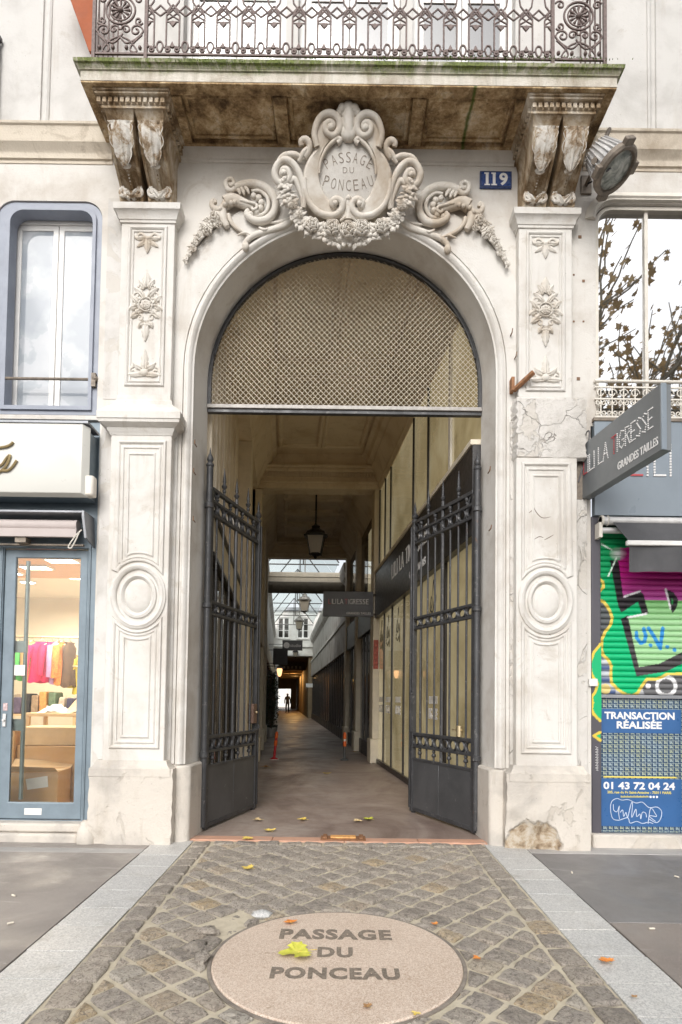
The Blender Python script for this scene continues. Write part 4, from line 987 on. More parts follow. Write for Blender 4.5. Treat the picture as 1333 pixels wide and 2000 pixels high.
def crose(b, zx, zy, r, d):
    rr = r * k1; p = C(zx, zy, d)
    for wh, (ro_, pr, h, np_) in enumerate(((.30, .34, .75, 3), (.58, .40, .5, 5), (.88, .42, .15, 6))):
        for k in range(np_):
            a = 2 * PI * (k + .4 * wh) / np_ + zx; ax = Vector((math.cos(a), 0, math.sin(a)))
            M = Matrix.Rotation(-a, 3, 'Y')
            b.ball(p + ax * (rr * ro_) + Vector((0, -rr * h * .55, 0)), rr * pr, 8, 6, M, (.42, .8, 1.15))
    b.ball(p + Vector((0, -rr * .42, 0)), rr * .16, 7, 5)
for zx, zy, r_ in ((355, 1108, 62), (530, 1128, 70), (190, 930, 38), (240, 1020, 34)): crose(gar, zx, zy, r_, .05)
gar.mirror(); crose(gar, 671, 1150, 76, .06)
gar.build('rose_garland', MT['stone_orn'], car, smooth=60, fix=False)
# ------------------------------------------------------------------ spandrel scrolls
def S_(zx, zy, d=0.0):
    return P(330 + zx / 4.937, 330 + zy / 4.937, -.035 - d)
def sws(b, pts, r0, r1, d=.02, rm=None, n=5, flat=1.0, sides=8):
    p = [S_(q.x, q.y, d) for q in lp(pts, n)]; k = 1 / 4.937 / 205
    b.tube(p, [x for x in taper(len(p), r0 * k, r1 * k, None if rm is None else rm * k)], sides, flat=flat)
def spandrel():
    b = MB(); k = 1 / 4.937 / 205
    sws(b, [(640, 185), (740, 150), (850, 150), (955, 200), (1025, 300), (1020, 400), (960, 480), (870, 505), (790, 478), (750, 435), (775, 405)], 36, 26, .03, rm=44)
    sws(b, [(800, 215), (880, 215), (950, 280), (960, 370), (910, 440), (830, 455)], 14, 18, .02, rm=22)
    for zx, zy, r_ in ((820, 262, 30), (870, 282, 32), (893, 330, 32), (885, 382, 32), (845, 418, 34), (795, 440, 30)): b.ball(S_(zx, zy, .03), r_ * k, 8, 6)
    p = [S_(q[0], q[1], .045) for q in [(640, 190), (600, 210), (560, 180), (555, 120), (600, 95), (630, 130), (605, 160), (585, 140)]]; p = spline(p, 4); b.tube(p, taper(len(p), 26 * k, 18 * k), 7)
    for (x0, y0, x1, y1, w_) in ((650, 180, 690, 250, 26), (690, 175, 730, 255, 26), (730, 170, 775, 240, 24)): sws(b, [(x0, y0), ((x0 + x1) / 2 + 8, (y0 + y1) / 2), (x1, y1)], 16, 6, .035, rm=w_)
    sws(b, [(545, 330), (620, 300), (720, 335), (800, 365), (845, 372)], 62, 24, .02, rm=52)
    sws(b, [(690, 300), (770, 320), (840, 340), (850, 375), (815, 395), (800, 370)], 14, 12, .06, rm=16)
    sws(b, [(640, 290), (560, 300), (520, 370), (470, 395), (425, 370), (415, 325), (440, 305), (450, 335)], 30, 18, .03, rm=30)
    for q in ((560, 300), (600, 330), (640, 320), (500, 385), (540, 345)): b.ball(S_(q[0], q[1], .05), 24 * k, 7, 5)
    sws(b, [(1215, 470), (1120, 545), (960, 600), (830, 640), (755, 690), (735, 745)], 34, 22, .015, rm=30); b.ball(S_(742, 752, .02), 40 * k, 9, 7, sc=(.9, .9, 1.15))
    sws(b, [(575, 440), (600, 510), (660, 575), (745, 620)], 22, 18, .015); sws(b, [(1200, 480), (1080, 510), (960, 520)], 26, 5, .015, rm=18)
    sws(b, [(870, 565), (920, 588), (955, 575)], 10, 6, .04, rm=22); sws(b, [(520, 400), (530, 490), (565, 560)], 40, 26, .02, rm=44)
    sws(b, [(660, 640), (740, 615), (800, 640)], 6, 8, .03, rm=16)
    return b
def spandrel_flowers():
    b = MB(); rg = random.Random(8); k = 1 / 4.937 / 205
    line = lp([(480, 470), (400, 540), (330, 620), (260, 720), (205, 810), (165, 890)], 6)
    for i, p in enumerate(line):
        f_ = 1 - i / (len(line) - 1); w_ = 20 + 55 * f_
        b.ball(S_(p.x - 8, p.y, .0), w_ * .8 * k, 7, 5)
        for j in range(4):
            q = p + Vector((rg.uniform(-w_, w_ * .6), rg.uniform(-w_, w_ * .5))); a = rg.uniform(0, 2 * PI); ln = rg.uniform(30, 55) * (.5 + .5 * f_)
            e = q + Vector((math.cos(a), math.sin(a))) * ln; m2 = (q + e) / 2
            sws(b, [(q.x, q.y), (m2.x, m2.y), (e.x, e.y)], 6, 3, .03 + rg.uniform(0, .02), rm=22 * (.5 + .5 * f_), n=2, sides=5, flat=.6)
    for zx, zy, r_ in ((440, 468, 56), (375, 600, 50), (330, 575, 40), (300, 650, 40), (250, 720, 38), (480, 540, 36), (240, 775, 32), (200, 830, 22), (380, 500, 34)):
        p = S_(zx, zy, .04); rr = r_ * k
        for wh, (ro_, pr, h, np_) in enumerate(((.32, .34, .6, 3), (.72, .40, .3, 5))):
            for q in range(np_):
                a = 2 * PI * (q + .4 * wh) / np_ + zx; b.ball(p + Vector((math.cos(a) * rr * ro_, -rr * h * .6, math.sin(a) * rr * ro_)), rr * pr, 7, 5, Matrix.Rotation(-a, 3, 'Y'), (.5, .8, 1.15))
    return b
sp, sf = spandrel(), spandrel_flowers()
for sx, side in ((1, 'left'), (-1, 'right')):
    tn = thing('spandrel_scroll', f'carved stone acanthus scroll with trailing flowers to the {side} of the cartouche', 'carving', (-1.1 * sx, -.03, 5.5), 'carved scrolls flanking the cartouche')
    (sp if sx > 0 else sp.mirrored()).build('scroll', MT['stone_orn'], tn, smooth=60, fix=False); (sf if sx > 0 else sf.mirrored()).build('flower_trail', MT['stone_orn'], tn, smooth=60, fix=False)
# ------------------------------------------------------------------ house number plate
MT['enamel_blue'] = plain('blue_enamel', (0.035, 0.07, 0.22), 0.3, var=.25, scale=30, bump=.05)
MT['enamel_white'] = plain('white_enamel', (0.82, 0.82, 0.80), 0.35, var=.08, bump=0)
MT['enamel_dark'] = plain('plate_edge', (0.04, 0.05, 0.09), 0.5, bump=0)
a = P(938, 334, -.02); c = P(1000, 367, -.02)
npl = thing('house_number_plate', 'small blue enamel house number plate 119 right of the cartouche', 'number plate', ((a.x + c.x) / 2, -.02, c.z))
b = MB(); b.box((a.x, -.024, c.z), (c.x, .0, a.z)); b.build('plate', MT['enamel_blue'], npl, bevel=.004)
b = MB(); b.plate([(a.x + .006, c.z + .006), (c.x - .006, c.z + .006), (c.x - .006, a.z - .006), (a.x + .006, a.z - .006)], [[(a.x + .011, c.z + .011), (c.x - .011, c.z + .011), (c.x - .011, a.z - .011), (a.x + .011, a.z - .011)]], -.0262, -.0235); b.build('plate_border', MT['enamel_dark'], npl)
mx, mz = (a.x + c.x) / 2, (a.z + c.z) / 2
for i, ch in enumerate('119'):
    x = mx + (-.085, -.018, .072)[i]
    mb = MB()
    if ch == '1':
        for q in (MB().box((x - .013, -.0275, mz - .06), (x + .013, -.0243, mz + .06)), MB().box((x - .027, -.0276, mz - .062), (x + .027, -.0242, mz - .050)), MB().box((x - .027, -.0276, mz + .050), (x + .016, -.0242, mz + .062))): mb.add(q.v, q.f)
    else: mb = text_fit('9', .082, .124, lambda X, Y_, d: Vector((x + X, -.0245 - d, mz + Y_)), bold=.03, depth=.002)
    mb.build('numeral', MT['enamel_white'], npl)
# ------------------------------------------------------------------ floodlight
fc = P(1204, 333, -.42)
fl = thing('floodlight', 'ribbed silver metal floodlight on a wall bracket beside the right consoles', 'floodlight', (fc.x - .1, -.2, fc.z - .2))
ax = Vector((.47, -.28, -.84)).normalized(); Mf = ax.to_track_quat('Z', 'Y').to_matrix().to_4x4(); Mf.translation = fc
MT['alu'] = plain('cast_aluminium', (0.66, 0.65, 0.64), 0.4, 0.35, .12, 12, .15)
MT['alu_dark'] = plain('dirty_cast_metal', (0.22, 0.185, 0.15), 0.55, 0.4, .35, 18, .3)
t = NT('lamp_lens_glass', 0.12, 0, .6); t.col(t.ramp(t.noise(9, 4, .6, 1.0), [(0.35, (.16, .18, .165)), (.5, (.36, .39, .36)), (.68, (.66, .68, .64))])); t.bump(t.noise(20, 3), .3, .01); MT['lens'] = t.m
b = MB(); b.lathe([(.165, -.02), (.16, -.06), (.145, -.16), (.12, -.26), (.10, -.29), (.06, -.30)], 28, Mf); b.build('lamp_body', MT['alu'], fl, smooth=40)
for k in range(26):
    a = 2 * PI * k / 26; b = MB(); R_ = Mf @ Matrix.Rotation(a, 4, 'Z')
    b.add([R_ @ Vector(q) for q in ((.150, -.004, -.05), (.185, -.004, -.05), (.128, -.004, -.285), (.10, -.004, -.285), (.150, .004, -.05), (.185, .004, -.05), (.128, .004, -.285), (.10, .004, -.285))], [(0, 1, 2, 3), (7, 6, 5, 4), (0, 4, 5, 1), (1, 5, 6, 2), (2, 6, 7, 3), (3, 7, 4, 0)]); b.build('cooling_fin', MT['alu'], fl)
b = MB(); b.lathe([(.165, -.05), (.20, -.045), (.205, 0), (.19, .02), (.168, .022), (.162, .0)], 32, Mf); b.build('lens_ring', MT['alu_dark'], fl, smooth=40)
b = MB(); b.lathe([(.162, -.012), (.15, .004), (.10, .012), (.03, .016)], 32, Mf); b.build('lens', MT['lens'], fl, smooth=60)
for k in range(4):
    R_ = Mf @ Matrix.Rotation(PI / 2 * k + PI / 4, 4, 'Z'); b = MB(); b.box((.16, -.05, -.04), (.245, .05, .012), R_); b.build('corner_lug', MT['alu_dark'], fl, bevel=.008)
wp = P(1146, 360, -.02)
b = MB(); b.tube([Vector((wp.x, .0, wp.z)), Vector((wp.x, -.10, wp.z)), Vector((wp.x + .08, -.34, wp.z + .24)), fc + Vector((-.20, -.02, .06))], .020, 6); b.tube([fc + Vector((-.21, -.03, .06)), fc + Vector((-.12, .06, .10))], .03, 6); b.box((wp.x - .05, -.02, wp.z - .09), (wp.x + .05, 0, wp.z + .09)); b.build('bracket', MT['alu_dark'], fl, bevel=.003)
b = MB(); b.tube(spline([Vector((wp.x, -.05, wp.z - .02)), Vector((wp.x + .10, -.2, wp.z - .06)), Vector((wp.x + .22, -.35, wp.z - .03)), fc + Vector((-.12, -.08, -.08))], 6), .008, 5); b.build('cable', MT['iron_black'], fl)
# ------------------------------------------------------------------ iron gate leaves
t = NT('gate_iron_paint', 0.42, 0.25, .5)
k = t.ramp(t.noise(5, 7, .7), [(.3, (.042, .043, .046)), (.7, (.075, .076, .08))])
k = t.mix(t.math('MULTIPLY', t.ramp(t.noise(24, 9, .75, .5), [(.58, 0), (.66, 1)]), .65), k, (.27, .26, .25))
k = t.mix(t.math('MULTIPLY', t.ramp(t.noise(11, 8, .75, .5, t.vec((1, 1, 1), (5, 3, 2))), [(.63, 0), (.68, 1)]), .5), k, (.17, .085, .045))
t.col(k); t.bump(t.noise(40, 5, .7), .3, .004); t.rough(t.ramp(t.noise(7, 5), [(.35, .32), (.65, .58)])); MT['gate'] = t.m
t = NT('gate_panel_paint', 0.45, 0.1, .5)
k = t.ramp(t.noise(2.2, 7, .65, .4), [(.3, (.055, .057, .06)), (.7, (.092, .093, .097))])
k = t.mix(t.math('MULTIPLY', t.ramp(t.noise(9, 10, .78, .9), [(.62, 0), (.66, 1)]), .55), k, (.30, .29, .28))
t.col(k); t.bump(t.noise(14, 6, .6), .25, .006); MT['gate_panel'] = t.m
MT['brass'] = plain('worn_brass', (.55, .45, .28), .4, .8, .2, 20, .2)
MT['lock'] = plain('rusted_lock_plate', (.16, .10, .075), .6, .3, .3, 20, .3)
def gate_leaf(name, hinge, ang, flip, label, W=1.30):
    g = thing(name, label, 'gate', (hinge[0], hinge[1], .01), 'gate leaves of the passage')
    M = Matrix.Translation((hinge[0], hinge[1], 0)) @ Matrix.Rotation(ang, 4, 'Z') @ (Matrix.Scale(-1, 4, (1, 0, 0)) if flip else Matrix.Identity(4))
    # local: u along the leaf (0 hinge .. W free edge), w across thickness, z up
    def part(b, nm, mat='gate', parent=g, **kw):
        b.v = [M @ v for v in b.v]; return b.build(nm, MT[mat], parent, **kw)
    uu = [.03 + (W - .06) * i / 8 for i in range(9)]
    b = MB(); b.box((0, -.03, .02), (.06, .03, 3.40)); part(b, 'hinge_stile', bevel=.006)
    b = MB(); b.tube([Vector((-.01, -.01, z)) for z in (.05, 3.62)], .034, 10); 
    for z in (.72, 2.2, 3.2): b.lathe([(.036, z), (.046, z + .01), (.046, z + .05), (.036, z + .06)], 10, Matrix.Translation((-.01, -.01, 0)))
    part(b, 'hinge_post', smooth=40)
    b = MB(); b.box((W - .055, -.028, .02), (W, .028, 3.42)); b.box((W - .02, -.04, .06), (W + .012, -.028, 3.38)); part(b, 'meeting_stile', bevel=.006)
    for z0, z1 in ((3.405, 3.445), (3.29, 3.32), (3.155, 3.185), (2.265, 2.295), (2.145, 2.175), (.905, .94), (.765, .795), (.615, .645), (.03, .075)):
        b = MB(); b.box((.06, -.022, z0), (W - .055, .022, z1)); part(b, 'rail', bevel=.005)
    for i in range(1, 8):
        thick = i == 4; r_ = .021 if thick else .0115; top = 3.50 if i in (2, 4, 6) else 3.335
        segs = [(.645, .765), (.795, .905), (.94, 2.145), (2.175, 2.265), (2.295, 3.155), (3.185, 3.29), (3.32, top)]
        b = MB()
        for a, c in ((.645, top),): b.tube([Vector((uu[i], 0, a)), Vector((uu[i], 0, c))], r_, 8)
        bar = part(b, 'bar', smooth=40)
        b = MB(); Mt = Matrix.Translation((uu[i], 0, top))
        if i in (2, 4, 6): b.lathe([(.012, -.03), (.02, -.02), (.02, 0), (.012, .01), (.026, .03), (.03, .045), (.018, .06), (.014, .075), (.020, .09), (.012, .16), (.002, .24)], 8, Mt)
        else: b.lathe([(.012, 0), (.02, .006), (.02, .016), (.011, .024), (.022, .04), (.027, .055), (.022, .07), (.006, .08)], 9, Mt)
        part(b, 'finial', parent=bar, smooth=45)
        if i in (1, 3, 5, 7):
            b = MB(); b.lathe([(.004, -.085), (.02, -.075), (.027, -.06), (.02, -.042), (.012, -.034), (.02, -.022), (.02, -.012), (.011, 0)], 9, Matrix.Translation((uu[i], -.0, .765))); part(b, 'pendant_knob', parent=bar, smooth=45)
    b = MB(); b.lathe([(.03, 0), (.038, .012), (.038, .03), (.02, .05), (.036, .075), (.04, .095), (.022, .12), (.014, .15), (.02, .165), (.002, .26)], 10, Matrix.Translation((W - .03, 0, 3.42))); part(b, 'finial', smooth=45)
    b = MB(); b.lathe([(.03, 0), (.04, .012), (.04, .03), (.022, .05), (.034, .075), (.03, .10), (.01, .14), (.002, .2)], 10, Matrix.Translation((-.01, -.01, 3.62))); part(b, 'finial', smooth=45)
    for zc, h in ((3.2375, .05), (2.22, .042), (.85, .053)):
        for i in range(8):
            c = (uu[i] + uu[i + 1]) / 2; rx = (uu[1] - uu[0]) / 2 - .004
            b = MB(); b.tube([Vector((c + rx * .86 * math.cos(a), 0, zc + h * math.sin(a))) for a in [2 * PI * k / 20 for k in range(20)]], .0105, 6, closed=True, flat=1.7, up=(0, 1, 0)); part(b, 'ring', smooth=50)
    for sgn, u0 in ((1, .06), (-1, W - .055)):
        b = MB(); b.tube(spline([Vector((u0, 0, 3.41)), Vector((u0 + sgn * .05, 0, 3.40)), Vector((u0 + sgn * .09, 0, 3.35)), Vector((u0 + sgn * .10, 0, 3.30))], 4), .012, 6); part(b, 'corner_scroll', smooth=50)
    b = MB(); b.box((.058, -.016, .07), (W * .52, .006, .625)); part(b, 'kick_panel', 'gate_panel', bevel=.004)
    b = MB(); b.box((W * .52 + .004, -.016, .07), (W - .053, .006, .625)); part(b, 'kick_panel', 'gate_panel', bevel=.004)
    for z in (.0, ):
        b = MB(); b.box((W - .07, -.02, -.004), (W - .03, .02, .03)); part(b, 'foot_bolt')
    if not flip:
        b = MB(); b.box((W - .16, -.036, 1.02), (W - .05, .036, 1.25)); lk = part(b, 'lock_box', 'lock', bevel=.006)
        b = MB(); b.ball((W - .10, -.05, 1.15), .016, 8, 6); part(b, 'keyhole_boss', 'brass', parent=lk, smooth=50)
        b = MB(); b.tube(spline([Vector((W - .16, -.03, .94)), Vector((W - .06, -.05, .95)), Vector((W - .04, -.05, 1.0))], 4), .018, 6); part(b, 'pull_handle', smooth=50)
    else:
        b = MB(); b.tube([Vector((.27, -.02, .95)), Vector((.27, -.02, 1.06))], .034, 12); b.tube([Vector((.20, -.02, 1.015)), Vector((.40, -.02, 1.015))], .008, 6); part(b, 'hasp_lock', 'brass', smooth=40)
        b = MB(); b.tube([Vector((W - .05, -.04, .95)), Vector((W - .05, -.04, 1.38))], .010, 6); b.ball((W - .05, -.04, 1.39), .018, 8, 6); part(b, 'slide_bolt', smooth=40)
    return g
gate_leaf('iron_gate', (-1.345, .36), rad(90 - 15), False, 'left dark iron gate leaf swung inward with ring bands and lock box')
gate_leaf('iron_gate', (1.345, .36), rad(-(90 - 22.5)), True, 'right dark iron gate leaf swung inward with brass hasp lock')
# ------------------------------------------------------------------ mesh grille in the arch
gr = thing('arch_grille', 'wire mesh grille in dark iron frame filling the arch above the gates', 'grille', (0, GY_, 4.2))
b = MB(); zb = P(672, 799, GY_).z
path = [(-BR + .012, zb)] + arc(0, BZ, BR - .012, 180, 0, 48) + [(BR - .012, zb)]
b.mould(path, [(-.022, GY_ - .03), (.012, GY_ - .03), (.012, GY_ + .02), (-.022, GY_ + .02)]); b.build('arch_frame', MT['gate'], gr, smooth=40)
b = MB(); b.tube([Vector((x, GY_ - .05, z)) for x, z in arc(0, BZ, BR - .04, 168, 12, 40)], .011, 6); b.build('arch_rod', MT['gate'], gr, smooth=50)
for a in (45, 135):
    b = MB(); b.ball((math.cos(rad(a)) * (BR - .04), GY_ - .06, BZ + math.sin(rad(a)) * (BR - .04)), .022, 8, 6); b.build('rod_clip', MT['gate'], gr, smooth=50)
MT['rail_grey'] = plain('grey_painted_bar', (.34, .32, .30), .5, .2, .2, 20, .2)
b = MB(); b.box((-BR, GY_ - .045, zb - .022), (BR, GY_ + .03, zb + .018)); b.build('transom_bar', MT['rail_grey'], gr, bevel=.004)
b = MB(); b.box((-BR, GY_ - .025, zb - .06), (BR, GY_ + .03, zb - .024)); b.build('transom_rail', MT['gate'], gr, bevel=.004)
MT['wire'] = plain('galvanised_wire', (.72, .66, .55), .5, .0, .1, 20, 0)
b = MB(); pt = .0545
def inside(x, z): return z > zb and abs(x) < BR - .02 and (z < BZ or x * x + (z - BZ) ** 2 < (BR - .02) ** 2)
for sgn in (1, -1):
    for k in range(-90, 91):
        seg = None
        for i in range(0, 240):
            x = -1.6 + 3.2 * i / 239; z = 5.0 + sgn * x * 1.06 + k * pt * 1.06
            if inside(x, z):
                seg = (seg[0], (x, z)) if seg else ((x, z), (x, z))
        if seg and seg[0] != seg[1]:
            b.tube([Vector((seg[0][0], GY_ + .004 * sgn, seg[0][1])), Vector((seg[1][0], GY_ + .004 * sgn, seg[1][1]))], .0030, 4)
o = b.build('wire_mesh', MT['wire'], gr, fix=False); o['kind'] = 'stuff'
# nails and hooks left in the jambs
MT['nail'] = plain('rusty_nail', (.22, .13, .08), .7, .2, .3, 40)
for px, py, lb in ((383, 870, 'left jamb just above the left gate finials'), (381, 925, 'left jamb beside the left gate top rail'), (380, 1018, 'left jamb lowest of the three on that side'), (955, 922, 'right jamb beside the right gate finials'), (957, 1035, 'right jamb below the right gate top band'), (998, 655, 'wall left of the right pilaster bouquet'), (1006, 700, 'wall just above the broken bracket stub'), (338, 522, 'wall at the edge of the left upper pilaster')):
    q = P(px, py, -.03); b = MB(); b.tube([q + Vector((0, .03, 0)), q + Vector((0, -.045, 0)), q + Vector((0.003, -.055, .035))], [.006, .006, .004], 6)
    setp(b.build('wall_hook', MT['nail']), 'small rusty hook nailed in the ' + lb, 'hook', 'hooks in the arch jambs')
q = P(1000, 755, -.05); b = MB(); b.box((q.x - .015, -.10, q.z - .06), (q.x + .015, .0, q.z + .07)); b.tube([Vector((q.x + .01, -.07, q.z - .05)), Vector((q.x + .16, -.20, q.z + .06))], .026, 6); setp(b.build('broken_bracket', MT['rust'], bevel=.003), 'broken rusty iron bracket stub beside the right pilaster foot', 'bracket')
# ------------------------------------------------------------------ covered passage
def along(b, s0, s1, prof, closed=True):
    "prism of a (t, z) profile running along the passage"
    n_ = len(prof); vs = [L(s0, t_, z) for t_, z in prof] + [L(s1, t_, z) for t_, z in prof]
    fs = [(i, (i + 1) % n_, n_ + (i + 1) % n_, n_ + i) for i in range(n_ if closed else n_ - 1)]
    if closed: fs += [tuple(reversed(range(n_))), tuple(range(n_, 2 * n_))]
    b.add(vs, fs); return b
def lbox(b, s0, s1, t0, t1, z0, z1):
    return along(b, s0, s1, [(t0, z0), (t1, z0), (t1, z1), (t0, z1)])
MT['p_beige'] = stone('passage_paint', (0.74, 0.66, 0.53), (0.62, 0.53, 0.40), stain=(.2, .14, .08), stain_amt=.6, bump=.2)
MT['p_ceil'] = stone('passage_ceiling_paint', (0.76, 0.67, 0.53), (0.64, 0.54, 0.40), stain=(.18, .12, .07), stain_amt=.9, bump=.2)
MT['p_cream'] = plain('cream_pilaster_paint', (.72, .65, .52), .6, var=.1)
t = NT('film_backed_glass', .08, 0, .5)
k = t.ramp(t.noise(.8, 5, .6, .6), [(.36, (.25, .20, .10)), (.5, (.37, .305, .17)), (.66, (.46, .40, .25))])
t.col(k); t.b.inputs['Coat Weight'].default_value = .6; t.b.inputs['Coat Roughness'].default_value = .02; t.l.new(k, t.b.inputs['Emission Color']); t.b.inputs['Emission Strength'].default_value = .40; MT['film'] = t.m   # faint glow added to warm the dark passage, as if backlit by the shop
t = NT('dark_shop_glass', .06, 0, .6); t.col(t.ramp(t.noise(.7, 4), [(.3, (.018, .016, .014)), (.7, (.06, .055, .048))])); MT['dark_glass'] = t.m
MT['dark_metal'] = plain('dark_brown_metal', (.035, .03, .026), .4, .3, .2, 10, .1)
MT['sign_black'] = plain('black_sign_board', (.035, .033, .033), .35, 0, .2, 8, .05)
MT['letter_white'] = plain('white_letters', (.78, .77, .76), .5, var=.05, bump=0)
MT['letter_red'] = plain('red_letters', (.50, .08, .09), .5, var=.08, bump=0)
MT['white_wall'] = stone('whitewashed_wall', (0.74, 0.73, 0.70), (0.62, 0.60, 0.56), stain_amt=.5, bump=.2)
MT['dirty_white'] = stone('dirty_white_fascia', (0.60, 0.58, 0.54), (0.40, 0.37, 0.32), stain_amt=1.0, bump=.2)
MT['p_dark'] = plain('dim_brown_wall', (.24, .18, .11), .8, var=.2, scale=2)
TR, TL, ZC = 2.0, -.60, 6.45
TA = -.80                      # left wall of the front section, set back for the gate leaf
pas = thing('covered_passage', 'beige painted covered passage with coffered ceilings behind the arch', 'passage', (-.5, 3.5, 0))
# front section: ceiling, cornices, beam
b = MB(); lbox(b, .43, 7.4, TL - .25, TR + .25, ZC, ZC + .2); b.build('ceiling', MT['p_ceil'], pas)
b = MB(); lbox(b, .425, .60, TL - .6, TR + .6, 5.98, ZC + .2); b.build('ceiling_edge', MT['p_ceil'], pas)
cor = [(TR + .1, 5.70), (TR - .02, 5.70), (TR - .04, 5.76), (TR - .06, 5.78), (TR - .06, 5.84), (TR - .10, 5.90), (TR - .16, 6.05), (TR - .22, 6.12), (TR - .22, 6.18), (TR - .30, 6.24), (TR - .33, 6.34), (TR - .40, 6.38), (TR - .40, 6.46), (TR + .1, 6.46)]
b = MB(); along(b, .43, 7.0, cor); b.build('cornice', MT['p_ceil'], pas, smooth=30)
mid = TR + TL
b = MB(); along(b, .43, 7.0, [(mid - t_ - (.25 if t_ > TR else 0), z) for t_, z in cor]); b.build('cornice', MT['p_ceil'], pas, smooth=30)
for t0, t1 in ((-.12, .66), (.74, 1.52)):
    for s0, s1 in ((1.0, 3.4), (3.9, 6.55)):
        b = MB(); q = [L(s0, t0), L(s1, t0), L(s1, t1), L(s0, t1)]
        b.mould([(v.x, v.y) for v in q], [(-.05, ZC + .005), (-.05, ZC - .03), (-.02, ZC - .06), (.02, ZC - .055), (.05, ZC - .02), (.05, ZC + .005)], True, 'xy'); b.build('ceiling_panel_moulding', MT['p_ceil'], pas, smooth=40)
def beam(s0, s1, z0, z1, ta=TL, tb=TR, dent=False, mat='p_ceil'):
    bm_ = MB(); lbox(bm_, s0, s1, ta, tb, z0, z1)
    for ds, za, zb_ in ((.05, z0 + .10, z0 + .15), (.09, z0 + .33, z0 + .40), (.15, z0 + .40, z0 + .46)): lbox(bm_, s0 - ds, s0 + .01, ta, tb, za, zb_)
    o = bm_.build('cross_beam', MT[mat], pas, bevel=.01)
    if dent:
        d_ = MB(); n_ = 40
        for i in range(n_):
            a = ta + .06 + (tb - ta - .12) * i / n_; lbox(d_, s0 - .07, s0 + .01, a, a + .036, z0 + .24, z0 + .32)
        e = d_.build('dentil_course', MT[mat], o); e['kind'] = 'stuff'
    return o
beam(7.0, 7.40, 5.72, 6.5, dent=True)
# second section
Z2 = 6.15
b = MB(); lbox(b, 7.4, 12.9, TL - .25, TR + .25, Z2, Z2 + .2); b.build('ceiling', MT['p_ceil'], pas)
for (s0, s1) in ((7.9, 8.7), (9.0, 9.9), (10.2, 11.0), (11.3, 12.3)):
    b = MB(); q = [L(s0, .02), L(s1, .02), L(s1, 1.38), L(s0, 1.38)]
    b.mould([(v.x, v.y) for v in q], [(-.05, Z2 + .005), (-.05, Z2 - .04), (-.01, Z2 - .07), (.03, Z2 - .05), (.05, Z2 + .005)], True, 'xy'); b.build('ceiling_panel_moulding', MT['p_ceil'], pas, smooth=40)
for pr in ([(TR + .1, 5.45), (TR - .03, 5.45), (TR - .07, 5.55), (TR - .15, 5.70), (TR - .25, 5.82), (TR - .35, 5.95), (TR - .38, 6.16), (TR + .1, 6.16)],):
    b = MB(); along(b, 7.4, 12.6, pr); b.build('cornice', MT['p_ceil'], pas, smooth=30); b = MB(); along(b, 7.4, 12.6, [(mid - t_, z) for t_, z in pr]); b.build('cornice', MT['p_ceil'], pas, smooth=30)
beam(12.6, 12.9, 5.55, 6.3)
b = MB(); q = L(8.0, .70); b.lathe([(.42, Z2 + .01), (.42, Z2 - .02), (.36, Z2 - .05), (.22, Z2 - .06), (.10, Z2 - .10), (.04, Z2 - .12)], 24, Matrix.Translation((q.x, q.y, 0))); b.build('ceiling_rose', MT['p_ceil'], pas, smooth=40)
q = L(4.2, .70); b = MB(); b.lathe([(.40, ZC + .01), (.40, ZC - .02), (.34, ZC - .05), (.20, ZC - .06), (.08, ZC - .10)], 24, Matrix.Translation((q.x, q.y, 0))); b.build('ceiling_rose', MT['p_ceil'], pas, smooth=40)
# masses behind both walls: keep the passage dark where it is dark
b = MB(); along(b, .43, 12.9, [(TR + .03, -.05), (TR + .4, -.05), (TR + .4, 6.7), (TR + .03, 6.7)]); b.build('side_wall', MT['p_dark'], pas)
b = MB(); along(b, 7.0, 12.9, [(TL - .03, -.05), (TL - .4, -.05), (TL - .4, 6.7), (TL - .03, 6.7)]); along(b, .43, 6.999, [(TA - .03, -.05), (TA - .4, -.05), (TA - .4, 6.7), (TA - .03, 6.7)]); b.build('side_wall', MT['p_beige'], pas)
# left wall: fluted strips, pilasters
for i, s0 in enumerate([.55 + .42 * k for k in range(9)]):
    b = MB(); lbox(b, s0, s0 + .16, TA - .04, TA + .03 + .01 * (i % 2), 3.35, 5.72); b.build('wall_strip', MT['p_beige'], pas, bevel=.02)
for s0 in (4.6, 7.0, 9.8, 12.5):
    b = MB(); lbox(b, s0, s0 + .42, TA - .02, TL + .12 - .1 * (s0 < 6), 0.004, 5.7); lbox(b, s0 - .04, s0 + .46, TA - .02, TL + .16 - .1 * (s0 < 6), 0.004, .5); b.build('pilaster', MT['p_cream'], pas, bevel=.012)
for s0 in (7.0, 9.9, 12.5):
    b = MB(); lbox(b, s0, s0 + .40, TR - .13, TR + .02, .5, 5.75); b.build('pilaster', MT['p_cream'], pas, bevel=.012)
    b = MB(); lbox(b, s0 - .03, s0 + .43, TR - .17, TR + .02, 0.004, .5); b.build('pilaster_base', MT['p_cream'], pas, bevel=.012)
